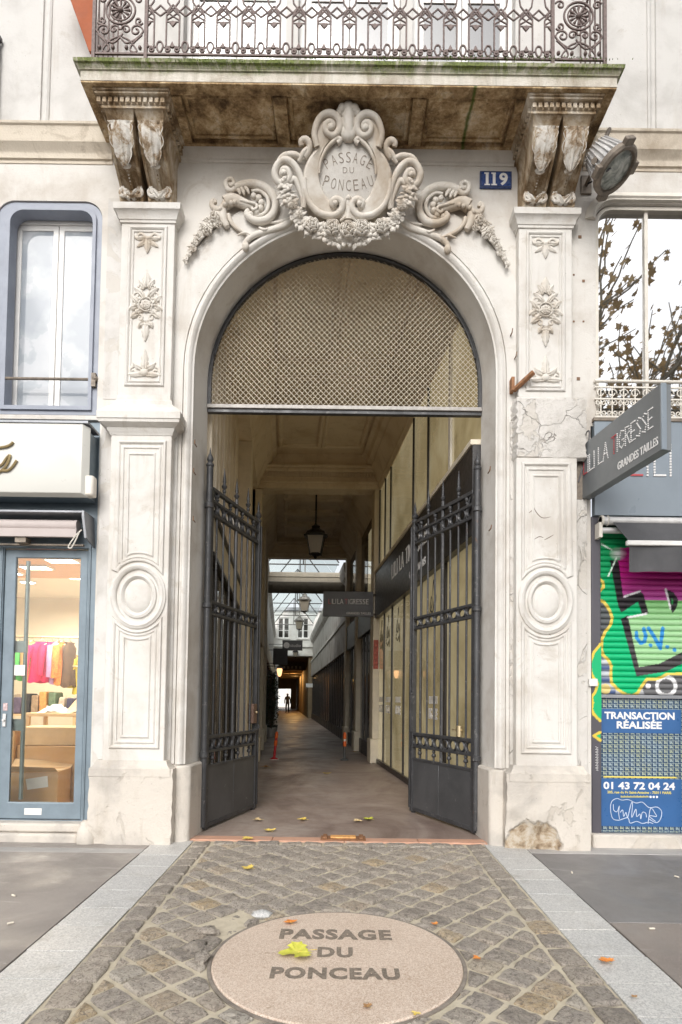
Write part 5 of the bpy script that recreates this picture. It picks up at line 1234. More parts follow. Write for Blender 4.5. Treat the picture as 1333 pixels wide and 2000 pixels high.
# right shopfront of the front section
shp = thing('passage_shopfront', 'olive film-backed glass shopfront under a dark signboard along the right passage wall', 'shopfront', L(3.7, TR, 0))
for s0, s1 in ((.46, 1.72), (1.76, 3.05), (3.09, 4.28), (4.32, 5.38), (5.42, 6.25), (6.29, 6.96)):
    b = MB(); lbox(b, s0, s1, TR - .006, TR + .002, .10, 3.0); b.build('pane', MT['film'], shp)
    b = MB(); lbox(b, s0 - .02, s0 + .02, TR - .03, TR + .01, .05, 3.0); b.build('mullion', MT['dark_metal'], shp)
b = MB(); lbox(b, .45, 6.98, TR - .04, TR + .01, .004, .10); b.build('plinth_rail', MT['dark_metal'], shp, bevel=.004)
b = MB(); lbox(b, .45, 6.99, TR - .10, TR + .01, 3.0, 3.93); b.build('signboard', MT['sign_black'], shp, bevel=.006)
b = MB(); lbox(b, .45, 6.99, TR - .12, TR + .01, 3.93, 3.985); b.build('signboard_cap', MT['p_cream'], shp, bevel=.004)
for s0, s1 in ((.46, 1.56), (1.64, 2.71), (2.75, 3.68), (3.72, 5.68), (5.72, 6.3), (6.34, 6.97)):
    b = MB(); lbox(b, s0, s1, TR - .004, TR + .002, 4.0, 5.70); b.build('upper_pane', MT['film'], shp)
    b = MB(); lbox(b, s1, s1 + (.08 if s1 == 1.56 else .035), TR - .03, TR + .01, 4.0, 5.70); b.build('mullion', MT['cream_paint'] if s1 == 1.56 else MT['dark_metal'], shp)
def on_right(sc, zc, off=.0):
    "text frame on the right wall, read while facing it"
    return lambda x, y, d: L(sc - x, TR - off - d, zc + y)
for w_, x_, l_ in (('LILI', -1.02, .52), ('LA', -.40, .36), ('TIGRESSE', .62, 1.38)): text_fit(w_, l_, .26, on_right(3.75 - x_, 3.56, .103), depth=.004, space=1.1).build('sign_lettering', MT['letter_white'], shp)
text_fit('GRANDES TAILLES', 1.05, .10, on_right(3.0, 3.20, .103), depth=.004).build('sign_lettering', MT['letter_white'], shp)
for sc in (6.62, 5.85, 4.85, 2.4):
    text_fit('BIG SIZE', .46, .15, on_right(sc, 1.14, .008), bold=.03, depth=.0015).build('window_lettering', MT['letter_white'], shp)
    b = MB()
    for k_ in range(7): lbox(b, sc - .23 + k_ * .066, sc - .23 + k_ * .066 + .045, TR - .0105, TR - .008, 1.27, 1.37)
    b.build('window_lettering', MT['letter_white'], shp)
    # brush-script emblem
    b = MB(); em = on_right(sc + .02, 2.55, .012)
    for pts in (((-.16, -.05), (-.12, .10), (-.06, .16), (-.04, .06), (-.10, -.02), (-.02, -.06), (.04, .02), (.06, .08), (.10, -.05), (.16, .06), (.18, .14)), ((-.17, -.14), (-.08, -.20), (.02, -.17), (.10, -.12), (.16, -.02)), ((-.02, .16), (.0, .30), (.04, .36), (.05, .22)), ((.10, -.10), (.12, -.24), (.16, -.10))):
        p = [em(v.x, v.y, 0) for v in lp(pts, 4)]; b.tube(p, taper(len(p), .006, .006, .024), 5, flat=.3, up=(1, 0, 0))
    for k_ in range(5): b.tube([em(-.20 + .01 * k_, -.16 + .055 * k_, 0), em(-.15 + .01 * k_, -.13 + .055 * k_, 0)], .012, 5, flat=.3, up=(1, 0, 0))
    b.build('window_emblem', MT['dark_metal'], shp, fix=False)
# left shopfront of the front section (seen through the left gate leaf)
ls = thing('passage_shopfront', 'pale glazed shopfront with dark mullions along the left wall behind the left gate leaf', 'shopfront', L(2.6, TL, 0))
t = NT('pale_shop_glass', .05, 0, .5); t.col(t.ramp(t.noise(1.2, 3, .5, .5, t.vec((1, 2.5, .4))), [(.35, (.10, .09, .075)), (.5, (.32, .29, .24)), (.65, (.58, .55, .50))])); MT['pale_glass'] = t.m
for s0, s1 in ((.60, 1.25), (1.29, 1.95), (1.99, 2.65), (2.69, 3.4), (3.44, 4.55), (5.06, 6.95)):
    b = MB(); lbox(b, s0, s1, TA, TA + .012, .45, 2.75); b.build('pane', MT['pale_glass'], ls); b = MB(); lbox(b, s1, s1 + .04, TA, TA + .04, .1, 2.8); b.build('mullion', MT['dark_metal'], ls)
    b = MB(); lbox(b, s0, s1, TA, TA + .02, .004, .43); b.build('stall_riser', MT['dark_metal'], ls)
b = MB(); lbox(b, .55, 6.98, TA, TA + .06, 2.80, 3.20); b.build('signboard', MT['p_cream'], ls, bevel=.006)
b = MB(); lbox(b, .55, 6.98, TA, TA + .09, 3.20, 3.25); lbox(b, .55, 6.98, TA, TA + .08, 2.78, 2.82); b.build('signboard_trim', MT['dark_metal'], ls)
# camera box on the left wall
cb = L(1.9, TA + .18, 3.48); b = MB(); b.box((cb.x - .10, cb.y - .12, cb.z - .05), (cb.x + .10, cb.y + .12, cb.z + .05), None)
M_ = Matrix.Translation(cb) @ Matrix.Rotation(rad(25), 4, 'Y'); b = MB(); b.box((-.12, -.10, -.045), (.12, .10, .045), M_); b.tube([cb, cb + Vector((-.2, .02, .06))], .02, 6); setp(b.build('security_camera', MT['cream_paint'], bevel=.01), 'pale boxy security camera on the left passage wall above the gate leaf', 'camera')
# sections beyond: shopfronts in dark metal and glass
def dark_front(s0, s1, n_, tz, zf0, zf1, label, side=1, fascia='sign_black', ztop=5.5, upper='p_beige', light=()):
    T = TR if side > 0 else TL; k_ = side
    th_ = thing('passage_shopfront', label, 'shopfront', L((s0 + s1) / 2, T, 0))
    w_ = (s1 - s0) / n_
    for i in range(n_):
        a = s0 + w_ * i
        b = MB(); lbox(b, a + .04, a + w_ - .04, *sorted((T - k_ * .02, T)), .35, zf0 - .03); b.build('pane', MT['film'] if i in light else MT['dark_glass'], th_)
        b = MB(); lbox(b, a - .03, a + .04, *sorted((T - k_ * .05, T)), .004, zf0); b.build('mullion', MT['dark_metal'], th_)
        b = MB(); lbox(b, a + .04, a + w_ - .03, *sorted((T - k_ * .04, T)), .004, .35); b.build('stall_riser', MT['dark_metal'], th_)
    b = MB(); lbox(b, s0, s1, *sorted((T - k_ * .10, T)), zf0, zf1); b.build('fascia', MT[fascia], th_, bevel=.006)
    return th_
dark_front(7.45, 9.85, 4, 0, 2.85, 3.55, 'dark glazed shopfront just past the cream pilaster on the right')
dark_front(10.35, 12.5, 3, 0, 2.75, 3.45, 'dark brown shopfront on the right below the second beam')
b = MB(); lbox(b, 7.45, 12.5, TR - .02, TR + .02, 3.56, 5.46); b.build('upper_wall', MT['p_dark'], pas)
for s0, s1 in ((7.5, 8.6), (8.7, 9.8), (10.4, 11.4), (11.5, 12.45)):
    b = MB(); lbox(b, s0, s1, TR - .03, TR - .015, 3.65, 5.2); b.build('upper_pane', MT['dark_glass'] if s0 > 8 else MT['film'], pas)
dark_front(13.0, 20.0, 9, 0, 2.78, 3.68, 'long run of dark shop windows under a dirty white fascia in the open court', fascia='dirty_white')
dark_front(20.0, 35.0, 14, 0, 2.78, 3.68, 'far run of grey shop windows under the white fascia on the right', fascia='dirty_white')
dark_front(7.5, 12.4, 5, 0, 2.6, 3.1, 'dim shop windows on the left beyond the gate', side=-1, fascia='p_cream')
dark_front(13.0, 35.0, 12, 0, 2.6, 3.2, 'dark shop windows along the left side of the court', side=-1, fascia='p_cream')
ct = thing('court_walls', 'whitewashed upper walls and cornices of the glazed court', 'wall', L(24, 0, 0))
b = MB(); along(b, 12.95, 35.3, [(TR + .02, 0), (TR + .5, 0), (TR + .5, 5.4), (TR + .02, 5.4)]); b.build('court_wall', MT['dirty_white'], ct)
b = MB(); along(b, 12.95, 35.3, [(TR - .12, 5.1), (TR + .02, 4.95), (TR + .02, 5.5), (TR - .18, 5.5), (TR - .18, 5.3)]); b.build('court_cornice', MT['dirty_white'], ct)
b = MB(); along(b, 12.95, 35.3, [(TR - .14, 3.69), (TR + .02, 3.69), (TR + .02, 3.85), (TR - .10, 3.85)]); b.build('court_ledge', MT['dirty_white'], ct)
b = MB(); along(b, 12.95, 35.3, [(TL - .02, 0), (TL - .5, 0), (TL - .5, 6.2), (TL - .02, 6.2)]); b.build('court_wall', MT['dirty_white'], ct)
b = MB(); along(b, 12.95, 35.3, [(TL - .02, 5.3), (TL + .12, 5.45), (TL + .12, 5.6), (TL - .02, 5.6)]); b.build('court_cornice', MT['dirty_white'], ct)
# cream tie beam with dark canvas roll
b = MB(); lbox(b, 14.3, 14.55, TL, TR, 5.30, 5.46); lbox(b, 14.32, 14.5, TL, TR, 5.10, 5.295); b.build('tie_beam', MT['p_cream'], ct, bevel=.01)
MT['canvas'] = plain('brown_canvas', (.10, .085, .06), .8, var=.3, scale=5)
b = MB(); n_ = 30; vs = []
for i in range(n_ + 1):
    t_ = TL + (TR - TL) * i / n_; sag = .10 * math.sin(PI * i / n_) + .03 * math.sin(i * 1.7)
    for z, ds in ((5.12, 0), (5.0 - sag * .3, -.10), (4.80 + .03 * math.sin(i * .9), -.03), (4.74, .02)): vs.append(L(14.2 + ds, t_, z))
b.add(vs, [(i * 4 + j, i * 4 + j + 1, i * 4 + j + 5, i * 4 + j + 4) for i in range(n_) for j in range(3)]); setp(b.build('canvas_velum', MT['canvas'], smooth=60, fix=False), 'rolled dark canvas strung across the court below the cream tie beam', 'canvas')
# glazed roof
m_ = bpy.data.materials.new('roof_glass'); m_.use_nodes = True; nn, ll = m_.node_tree.nodes, m_.node_tree.links; nn.remove(nn['Principled BSDF'])
tr = nn.new('ShaderNodeBsdfTransparent'); tr.inputs[0].default_value = (.90, .93, .92, 1); tl = nn.new('ShaderNodeBsdfTranslucent'); tl.inputs[0].default_value = (.80, .84, .83, 1)
mx = nn.new('ShaderNodeMixShader'); mx.inputs[0].default_value = .25; ll.new(tr.outputs[0], mx.inputs[1]); ll.new(tl.outputs[0], mx.inputs[2]); ll.new(mx.outputs[0], nn['Material Output'].inputs[0]); MT['roof_glass'] = m_
gr_ = thing('glass_roof', 'pitched glass roof with iron trusses over the court', 'roof', L(24, .7, 5.6))
ss = [16.5 + 2.3 * i for i in range(9)]
for i in range(8):
    for ta, za, tb, zb_ in ((TL, 6.3, .7, 8.0), (.7, 8.0, TR, 6.3)):
        b = MB(); q = [L(ss[i] + .03, ta, za), L(ss[i + 1] - .03, ta, za), L(ss[i + 1] - .03, tb, zb_), L(ss[i] + .03, tb, zb_)]; b.poly(q, (0, 0, .01)); b.build('roof_pane', MT['roof_glass'], gr_)
for s0 in ss[::2]:
    b = MB()
    for a, c in (((TL, 6.27), (.7, 7.97)), ((.7, 7.97), (TR, 6.27)), ((TL, 6.2), (TR, 6.2)), ((.7, 6.2), (.7, 7.9))): b.tube([L(s0, *a), L(s0, *c)], .025, 5)
    b.build('truss', MT['dark_metal'], gr_)
# far facade across the court and the passage below it
ff = thing('court_building', 'white rendered building with two tall windows closing the court', 'building', L(35.5, .7, 0))
b = MB(); fw_ = [(.02, .72), (1.2, 1.9)]
pl = lambda x, y, z: L(y, x, z)
b.plate([(-1.6, 4.15), (3.2, 4.15), (3.2, 7.2), (-1.6, 7.2)], [[(a, 5.35), (c, 5.35), (c, 6.75), (a, 6.75)] for a, c in ((-.35, .42), (.95, 1.72))], 35.5, 35.9, to=pl); b.build('wall', MT['white_wall'], ff)
for a, c in ((-.35, .42), (.95, 1.72)):
    w_ = group_part('window', ff); b = MB(); m2 = (a + c) / 2
    for x0, x1, z0, z1 in ((a, a + .06, 5.35, 6.75), (c - .06, c, 5.35, 6.75), (m2 - .06, m2 + .06, 5.35, 6.75), (a, c, 6.69, 6.75), (a, c, 5.35, 5.42), (a, c, 5.86, 5.90), (a, c, 6.28, 6.32)): lbox(b, 35.58 + .001 * (x1 - x0), 35.64, x0, x1, z0, z1)
    b.build('window_frame', MT['white_paint'], w_); b = MB(); lbox(b, 35.66, 35.68, a, c, 5.36, 6.74); b.build('pane', MT['dark_glass'], w_)
    b = MB(); lbox(b, 35.42, 35.52, a - .05, c + .05, 5.27, 5.345); b.build('sill', MT['white_wall'], w_)
MT['zinc'] = plain('zinc', (.28, .29, .31), .5, .5, .15)
b = MB(); lbox(b, 35.3, 36.4, -1.7, 3.3, 7.2, 7.42); b.build('roof_edge', MT['zinc'], ff, bevel=.02)
b = MB(); lbox(b, 35.3, 35.52, -1.6, 3.2, 4.15, 4.35); lbox(b, 35.35, 35.51, -1.6, 3.2, 4.75, 4.82); b.build('string_course', MT['white_wall'], ff, bevel=.02)
b = MB(); along(b, 35.5, 72, [(TR - .25, 0), (TR + .3, 0), (TR + .3, 4.15), (TR - .25, 4.15)]); b.build('lower_wall', MT['p_dark'], ff)
b = MB(); along(b, 35.5, 72, [(TL + .10, 0), (TL - .3, 0), (TL - .3, 4.15), (TL + .10, 4.15)]); b.build('lower_wall', MT['p_dark'], ff)
b = MB(); along(b, 35.9, 72, [(TL - .3, 4.10), (TR + .3, 4.10), (TR + .3, 4.3), (TL - .3, 4.3)]); b.build('lower_ceiling', MT['p_dark'], ff)
b = MB(); lbox(b, 71.6, 72, TL - .3, TR + .3, 2.5, 4.1); lbox(b, 71.5, 72, 1.1, TR + .3, 0, 2.5); b.build('end_wall', MT['p_dark'], ff)
for s0 in (41, 47, 53, 60):
    b = MB(); lbox(b, s0, s0 + .4, TL, TR, 3.45, 4.1); b.build('cross_beam', MT['p_dark'], ff)
b = MB()
for i in range(5): lbox(b, 40.6, 40.75, .05 + i * .30, .22 + i * .30, 3.55, 3.75)
b.build('beam_bracket', MT['p_beige'], ff)
b = MB(); lbox(b, 88, 88.4, -6, 8, 0, 9); setp(b.build('street_building', MT['white_wall']), 'pale house front in daylight beyond the far end of the passage', 'building')
b = MB(); lbox(b, 33.5, 33.75, TL + .14, TL + .34, 0.004, 3.6); setp(b.build('white_column', MT['white_wall'], bevel=.01), 'slim white column at the left far end of the court', 'column')
# ------------------------------------------------------------------ lanterns
MT['lantern_iron'] = plain('black_lantern_iron', (.018, .017, .016), .45, .4, .2, 20, .1)
t = NT('frosted_lantern_glass', .35, 0, .5); t.col((.40, .35, .27)); t.b.inputs['Transmission Weight'].default_value = .3; MT['lantern_glass'] = t.m
MT['lantern_grey'] = plain('grey_lantern_metal', (.25, .235, .21), .5, .3, .2, 20, .1)
def lantern(label, s, t_, z, h, ztop, metal='lantern_iron', glow_m=None):
    "hanging four-sided street lantern, body height h with its foot at z"
    p = L(s, t_, z); th_ = thing('hanging_lantern', label, 'lantern', p, 'lanterns hanging in the passage'); M = Matrix.Translation(p)
    w1, w0 = h * .24, h * .15; zb_, zt = h * .12, h * .62
    def sq(w_, zz): return [p + Vector((x * w_, y * w_, zz)) for x, y in ((-1, -1), (1, -1), (1, 1), (-1, 1))]
    a, c = sq(w0, zb_), sq(w1, zt)
    for i in range(4):
        j = (i + 1) % 4
        b = MB(); b.tube([a[i], c[i]], h * .018, 5); b.build('corner_post', MT[metal], th_)
        b = MB(); f_ = .965; m2 = p; q = [a[i], a[j], c[j], c[i]]; q = [Vector((m2.x + (v.x - m2.x) * f_, m2.y + (v.y - m2.y) * f_, v.z)) for v in q]; b.add(q, [(0, 1, 2, 3)]); b.build('lantern_pane', glow_m or MT['lantern_glass'], th_)
    b = MB(); b.lathe([(h * .34, zt - h * .01), (h * .36, zt + h * .03), (h * .30, zt + h * .06), (h * .26, zt + h * .14), (h * .13, zt + h * .22), (h * .11, zt + h * .27), (h * .13, zt + h * .29), (h * .05, zt + h * .33), (h * .03, zt + h * .38)], 8, M @ Matrix.Rotation(PI / 8, 4, 'Z')); b.build('lantern_cap', MT[metal], th_, smooth=30)
    b = MB(); b.lathe([(h * .02, 0), (h * .05, h * .02), (h * .04, h * .05), (h * .12, h * .09), (h * .20, h * .115), (h * .20, h * .135), (h * .10, h * .14)], 8, M @ Matrix.Rotation(PI / 8, 4, 'Z')); b.build('lantern_foot', MT[metal], th_, smooth=30)
    b = MB(); b.tube([p + Vector((0, 0, zt + h * .36)), Vector((p.x, p.y, ztop - .05))], h * .028, 6); b.lathe([(h * .03, ztop - h * .14), (h * .10, ztop - .02), (h * .12, ztop)], 10, Matrix.Translation((p.x, p.y, 0))); b.build('suspension_rod', MT[metal], th_, smooth=40)
    return th_
lantern('black iron lantern hanging on a rod from the second coffered ceiling', 8.0, .70, 4.47, .80, 6.04)
lantern('grey lantern with domed cap hanging in the court, nearer of two', 17.6, .80, 4.55, .80, 7.8, 'lantern_grey')
lantern('grey lantern hanging in the court, farther of two, lower in view', 25.5, .82, 4.75, .80, 7.8, 'lantern_grey')
lantern('tiny wall lantern under the white far building', 35.1, .85, 4.0, .62, 4.7, 'lantern_iron')
def warm_light(p, e, r_=.08):
    l_ = bpy.data.lights.new('lamp_bulb', 'POINT'); l_.energy = e; l_.color = (1.0, .55, .18); l_.shadow_soft_size = r_; o = bpy.data.objects.new('lamp_bulb', l_); o.location = p; link(o); return o
sc_ = thing('wall_sconce', 'lit amber glass wall sconce under the black sign on the left', 'wall lamp', L(15.9, -.10, 2.0))
MT['amber'] = glow('lit_amber_glass', (1.0, .50, .22), 1.6)
b = MB(); q = L(15.9, -.10, 0); b.lathe([(.03, 2.08), (.06, 2.12), (.085, 2.22), (.095, 2.32), (.08, 2.36)], 12, Matrix.Translation((q.x, q.y, 0))); b.build('lamp_glass', MT['amber'], sc_, smooth=50)
b = MB(); b.lathe([(.10, 2.36), (.15, 2.37), (.06, 2.44), (.02, 2.46)], 12, Matrix.Translation((q.x, q.y, 0))); b.tube([q + Vector((0, 0, 2.44)), L(15.9, TL, 2.44)], .015, 6); b.build('lamp_bracket', MT['dark_metal'], sc_)
fl_ = thing('ceiling_lamp', 'glowing orange ceiling lamp deep in the far passage', 'lamp', L(47.5, 1.0, 3.3)); MT['orange_glow'] = glow('lit_orange_globe', (1.0, .48, .10), 14.0)
b = MB(); b.ball(L(47.5, .98, 3.62), .16, 12, 8); b.build('lamp_globe', MT['orange_glow'], fl_, smooth=60); b = MB(); b.tube([L(47.5, .98, 3.75), L(47.5, .98, 4.1)], .03, 6); b.build('lamp_stem', MT['dark_metal'], fl_)
l1 = warm_light(L(47.2, .98, 3.1), 90, .2); l1.parent = None
warm_light(L(54, 1.2, 3.2), 90, .2)
# ------------------------------------------------------------------ signs in the passage
def hang_sign(name, label, s, t0, t1, z0, z1, th, mat, rods, cat='sign'):
    g_ = thing(name, label, cat, L(s, (t0 + t1) / 2, z0)); b = MB(); lbox(b, s, s + th, t0, t1, z0, z1); b.build('sign_board', MT[mat], g_, bevel=.006)
    for (a, c, z) in rods:
        b = MB(); b.tube([L(s + th / 2, a, z), L(s + th / 2, c, z)], .012, 6); b.build('sign_arm', MT['dark_metal'], g_)
    return g_
def front_at(sc, tc, zc): return lambda x, y, d: L(sc - .002 - d, tc + x, zc + y)
hs_ = hang_sign('hanging_sign', 'charcoal projecting sign LILI LA TIGRESSE GRANDES TAILLES inside the passage', 7.2, .86, 1.90, 3.03, 3.56, .06, 'sign_char', [(1.88, 2.0, 3.5), (1.88, 2.0, 3.08)]) if False else None
MT['sign_char'] = plain('charcoal_sign', (.075, .075, .08), .45, 0, .12, 6, .03)
hs_ = hang_sign('hanging_sign', 'charcoal projecting sign LILI LA TIGRESSE GRANDES TAILLES inside the passage', 6.9, .82, 1.85, 3.02, 3.54, .06, 'sign_char', [(1.84, 2.0, 3.48), (1.84, 2.0, 3.08)])
for txt, x, w_, m2 in (('L', -.395, .05, 'letter_red'), ('I', -.345, .008, 'letter_white'), ('L', -.310, .05, 'letter_white'), ('I', -.265, .008, 'letter_white'), ('L', -.205, .05, 'letter_white'), ('A', -.14, .07, 'letter_white'), ('T', -.045, .06, 'letter_red'), ('I', .005, .008, 'letter_white'), ('G', .06, .07, 'letter_white'), ('R', .135, .055, 'letter_white'), ('E', .20, .05, 'letter_white'), ('S', .265, .055, 'letter_white'), ('S', .335, .055, 'letter_white'), ('E', .405, .05, 'letter_white')):
    text_fit(txt, w_, .105, front_at(6.9, 1.335 + x * .97, 3.33), bold=-.005, depth=.003).build('sign_lettering', MT[m2], hs_)
text_fit('GRANDES TAILLES', .50, .045, front_at(6.9, 1.55, 3.09), depth=.003).build('sign_lettering', MT['letter_white'], hs_)
s2 = hang_sign('hanging_sign', 'small black sign reading studio on a rod from the left wall', 20.5, -.02, .84, 3.36, 3.80, .05, 'sign_black', [(TL, .02, 3.62)])
text_fit('studio', .44, .13, front_at(20.5, .54, 3.58), depth=.003).build('sign_lettering', MT['rail_grey'], s2)
b = MB(); q = L(20.49, .16, 3.58); b.lathe([(.13, 0), (.13, .006), (.09, .008)], 20, Matrix.Translation(q) @ Matrix.Rotation(PI / 2, 4, 'X')); b.build('sign_roundel', MT['rail_grey'], s2)
s3 = hang_sign('hanging_sign', 'plain black sign panel above the lit sconce on the left', 16.0, -.34, .18, 2.50, 3.08, .05, 'sign_black', [(TL, -.3, 3.02), (TL, -.3, 2.55)])
text_fit('STUDIO', .40, .06, lambda x, y, d: L(15.995 - d, -.06 - y, 2.79 + x), depth=.002).build('sign_lettering', MT['alu_dark'], s3) if False else None
s4 = hang_sign('hanging_sign', 'little white projecting sign far down on the right', 33.0, 1.50, 1.92, 2.02, 2.26, .05, 'enamel_white', [(1.9, 2.0, 2.3)])
b = MB(); lbox(b, 6.985, 6.998, TR - .12, TR - .02, 1.95, 2.55); setp(b.build('poster_strip', plain('red_print', (.42, .10, .07), .6, var=.6, scale=22, bump=0)), 'narrow red printed strip stuck on the cream pilaster', 'poster')
# ------------------------------------------------------------------ bollards, plant, person
MT['orange_band'] = plain('orange_reflective_band', (.85, .16, .03), .4, var=.1); MT['bollard_grey'] = plain('grey_plastic', (.10, .105, .11), .5)
MT['red_plastic'] = plain('red_plastic', (.55, .03, .04), .45, var=.15); MT['white_plastic'] = plain('white_plastic', (.75, .74, .72), .45)
def bollard(label, s, t_, lean, colr):
    p = L(s, t_, .004); th_ = thing('bollard', label, 'bollard', p, 'thin bollards standing in the passage'); M = Matrix.Translation(p) @ Matrix.Rotation(lean, 4, 'Y')
    for nm, pr, mt in (('base', [(.09, 0), (.09, .02), (.05, .04), (.035, .05)], 'red_plastic' if colr else 'bollard_grey'), ('post', [(.028, .04), (.028, .30)], 'red_plastic' if colr else 'bollard_grey'), ('lower_band', [(.034, .30), (.036, .31), (.036, .40), (.034, .41)], 'orange_band'), ('collar', [(.028, .41), (.028, .46)], 'white_plastic' if not colr else 'red_plastic'), ('upper_band', [(.034, .46), (.036, .47), (.036, .55), (.034, .56)], 'orange_band'), ('cap', [(.03, .56), (.03, .58), (.012, .60)], 'orange_band')):
        b = MB(); b.lathe(pr, 10, M if nm != 'base' else Matrix.Translation(p)); b.build(nm, MT[mt], th_, smooth=40)
    if colr:
        b = MB(); b.lathe([(.10, .0), (.10, .012)], 10, Matrix.Translation(p + Vector((.01, -.03, 0)))); b.build('base_rim', MT['white_plastic'], th_)
bollard('leaning bollard with orange bands and red foot on the left of the passage', 7.5, -.15, .09, True); bollard('upright grey bollard with orange bands near the right shop wall', 7.5, 1.36, 0.0, False)
MT['leaf_dark'] = plain('dark_green_leaves', (.03, .055, .02), .5, var=.5, scale=40, bump=0); MT['pot'] = plain('white_glazed_pot', (.62, .61, .58), .4); MT['bark'] = plain('bark', (.10, .075, .05), .9, bump=.6)
def pot_plant(label, s, t_, h, w_, seed, potm='pot'):
    p = L(s, t_, .004); th_ = thing('potted_plant', label, 'plant', p, 'plants along the left wall'); rg = random.Random(seed)
    b = MB(); b.lathe([(.12, 0), (.16, .02), (.20, .30), (.21, .32), (.18, .32), (.17, .28)], 14, Matrix.Translation(p)); b.build('pot', MT[potm], th_, smooth=40)
    b = MB()
    for k_ in range(5): b.tube(spline([p + Vector((rg.uniform(-.05, .05), rg.uniform(-.05, .05), .28)), p + Vector((rg.uniform(-.1, .1), rg.uniform(-.1, .1), h * .5)), p + Vector((rg.uniform(-.2, .2) * w_, rg.uniform(-.2, .2), h * .95))], 4), .012, 5)
    b.build('stem', MT['bark'], th_)
    b = MB()
    for k_ in range(900):
        z = .3 + (h - .3) * rg.random() ** .8; rr = w_ * (.5 + .5 * math.sin(PI * min(1, z / h))) * rg.random() ** .5; a = rg.uniform(0, 2 * PI)
        c = p + Vector((rr * math.cos(a), rr * math.sin(a), z)); d = Vector((rg.gauss(0, 1), rg.gauss(0, 1), rg.gauss(-.3, .7))).normalized(); sd = d.cross(Vector((rg.random(), rg.random(), 1))).normalized(); ln = rg.uniform(.05, .11)
        b.add([c, c + d * ln * .5 + sd * ln * .22, c + d * ln, c + d * ln * .5 - sd * ln * .22], [(0, 1, 2, 3)])
    b.build('foliage', MT['leaf_dark'], th_, fix=False)
pot_plant('tall dark potted shrub in a white pot against the left wall', 15.0, -.36, 2.1, .26, 2); pot_plant('second dark leafy shrub behind the white pot on the left', 17.0, -.34, 2.3, .26, 5, 'bollard_grey')
# person walking away far down the passage
def person():
    p = L(49.5, .50, .004); th_ = thing('person', 'distant person in dark clothes walking in the far passage', 'person', p)
    J = dict(pel=(0, 0, .92), wa=(0, 0, 1.08), ch=(0, -.01, 1.32), nk=(0, -.01, 1.47), hd=(0, -.03, 1.58), top=(0, -.03, 1.70), ls=(-.18, 0, 1.40), le=(-.24, .03, 1.14), lw=(-.25, -.06, .92), lh=(-.25, -.09, .83), rs=(.18, 0, 1.40), re=(.25, -.02, 1.14), rw=(.24, .08, .93), rh=(.24, .11, .84), lp=(-.10, 0, .88), lk=(-.11, -.10, .50), la=(-.11, -.04, .10), lt=(-.12, -.18, .03), rp=(.10, 0, .88), rk=(.10, .04, .48), ra=(.10, .20, .12), rt=(.10, .10, .03))
    E = [('pel', 'wa'), ('wa', 'ch'), ('ch', 'nk'), ('nk', 'hd'), ('hd', 'top'), ('ch', 'ls'), ('ls', 'le'), ('le', 'lw'), ('lw', 'lh'), ('ch', 'rs'), ('rs', 're'), ('re', 'rw'), ('rw', 'rh'), ('pel', 'lp'), ('lp', 'lk'), ('lk', 'la'), ('la', 'lt'), ('pel', 'rp'), ('rp', 'rk'), ('rk', 'ra'), ('ra', 'rt')]
    Rd = dict(pel=.15, wa=.15, ch=.17, nk=.06, hd=.095, top=.07, ls=.075, le=.055, lw=.042, lh=.045, rs=.075, re=.055, rw=.042, rh=.045, lp=.10, lk=.07, la=.05, lt=.045, rp=.10, rk=.07, ra=.05, rt=.045)
    ks = list(J); me = bpy.data.meshes.new('body'); me.from_pydata([J[k_] for k_ in ks], [(ks.index(a), ks.index(c)) for a, c in E], [])
    o = bpy.data.objects.new('body', me); link(o); o.parent = th_; sk = o.modifiers.new('skin', 'SKIN'); 
    for i, k_ in enumerate(ks):
        v = me.skin_vertices[0].data[i]; v.radius = (Rd[k_], Rd[k_]); v.use_root = (k_ == 'pel')
    sub = o.modifiers.new('sub', 'SUBSURF'); sub.levels = 1; sub.render_levels = 1
    me.materials.append(plain('dark_clothing', (.02, .022, .03), .8, bump=0)); sk.use_smooth_shade = True
    b = MB(); b.ball(p + Vector((0, -.02, 1.64)), .108, 10, 8, sc=(.9, 1, 1.0)); b.build('hair', plain('dark_hair', (.03, .022, .018), .7, bump=0), th_, smooth=60)
    b = MB(); b.box((p.x - .31, p.y - .12, .50), (p.x - .24, p.y + .12, .82)); setp(b.build('shopping_bag', MT['zinc'], bevel=.01), 'grey bag carried by the distant walking person', 'bag') if False else None
person()
# ------------------------------------------------------------------ mezzanine windows
MT['lilac'] = plain('lilac_grey_paint', (.265, .29, .35), .45, 0, .10, 5, .1)
MT['blue_grey'] = plain('blue_grey_paint', (.185, .235, .275), .42, .1, .14, 6, .12)
MT['dark_void'] = plain('dark_room', (.05, .05, .055), .9, bump=0)
lw = group_part('mezzanine_window', bld)
b = MB(); b.mould(rrect(-3.44, -2.285, 3.6, 6.115, .22)[1:-0], [(-.045, .01), (-.045, -.012), (-.02, -.03), (.015, -.045), (.03, -.03), (.04, -.03), (.05, -.005), (.05, .01)]); b.build('window_moulding', MT['stone_band'], lw, smooth=40)
b = MB(); b.plate(rrect(-3.36, -2.348, 3.98, 6.055, .168), [rrect(-3.26, -2.41, 4.05, 6.0, .14)], .015, .05); b.build('painted_surround', MT['lilac'], lw, bevel=.006)
b = MB(); b.plate(rrect(-3.27, -2.40, 4.02, 6.01, .14), [rrect(-3.225, -2.435, 4.06, 5.965, .12)], -.006, .13); b.build('painted_lining', MT['lilac'], lw, bevel=.01)
b = MB(); b.box((-3.40, .385, 3.95), (-2.30, .41, 6.1)); b.build('room_backing', MT['dark_void'], lw)
wl_ = casement('casement_window', -3.22, -2.44, 3.98, 5.90, .20, bld, MT['white_paint'], .055, 2, (), 'pale_pane', None) if False else None
t = NT('net_backed_pane', .06, 0, .5)
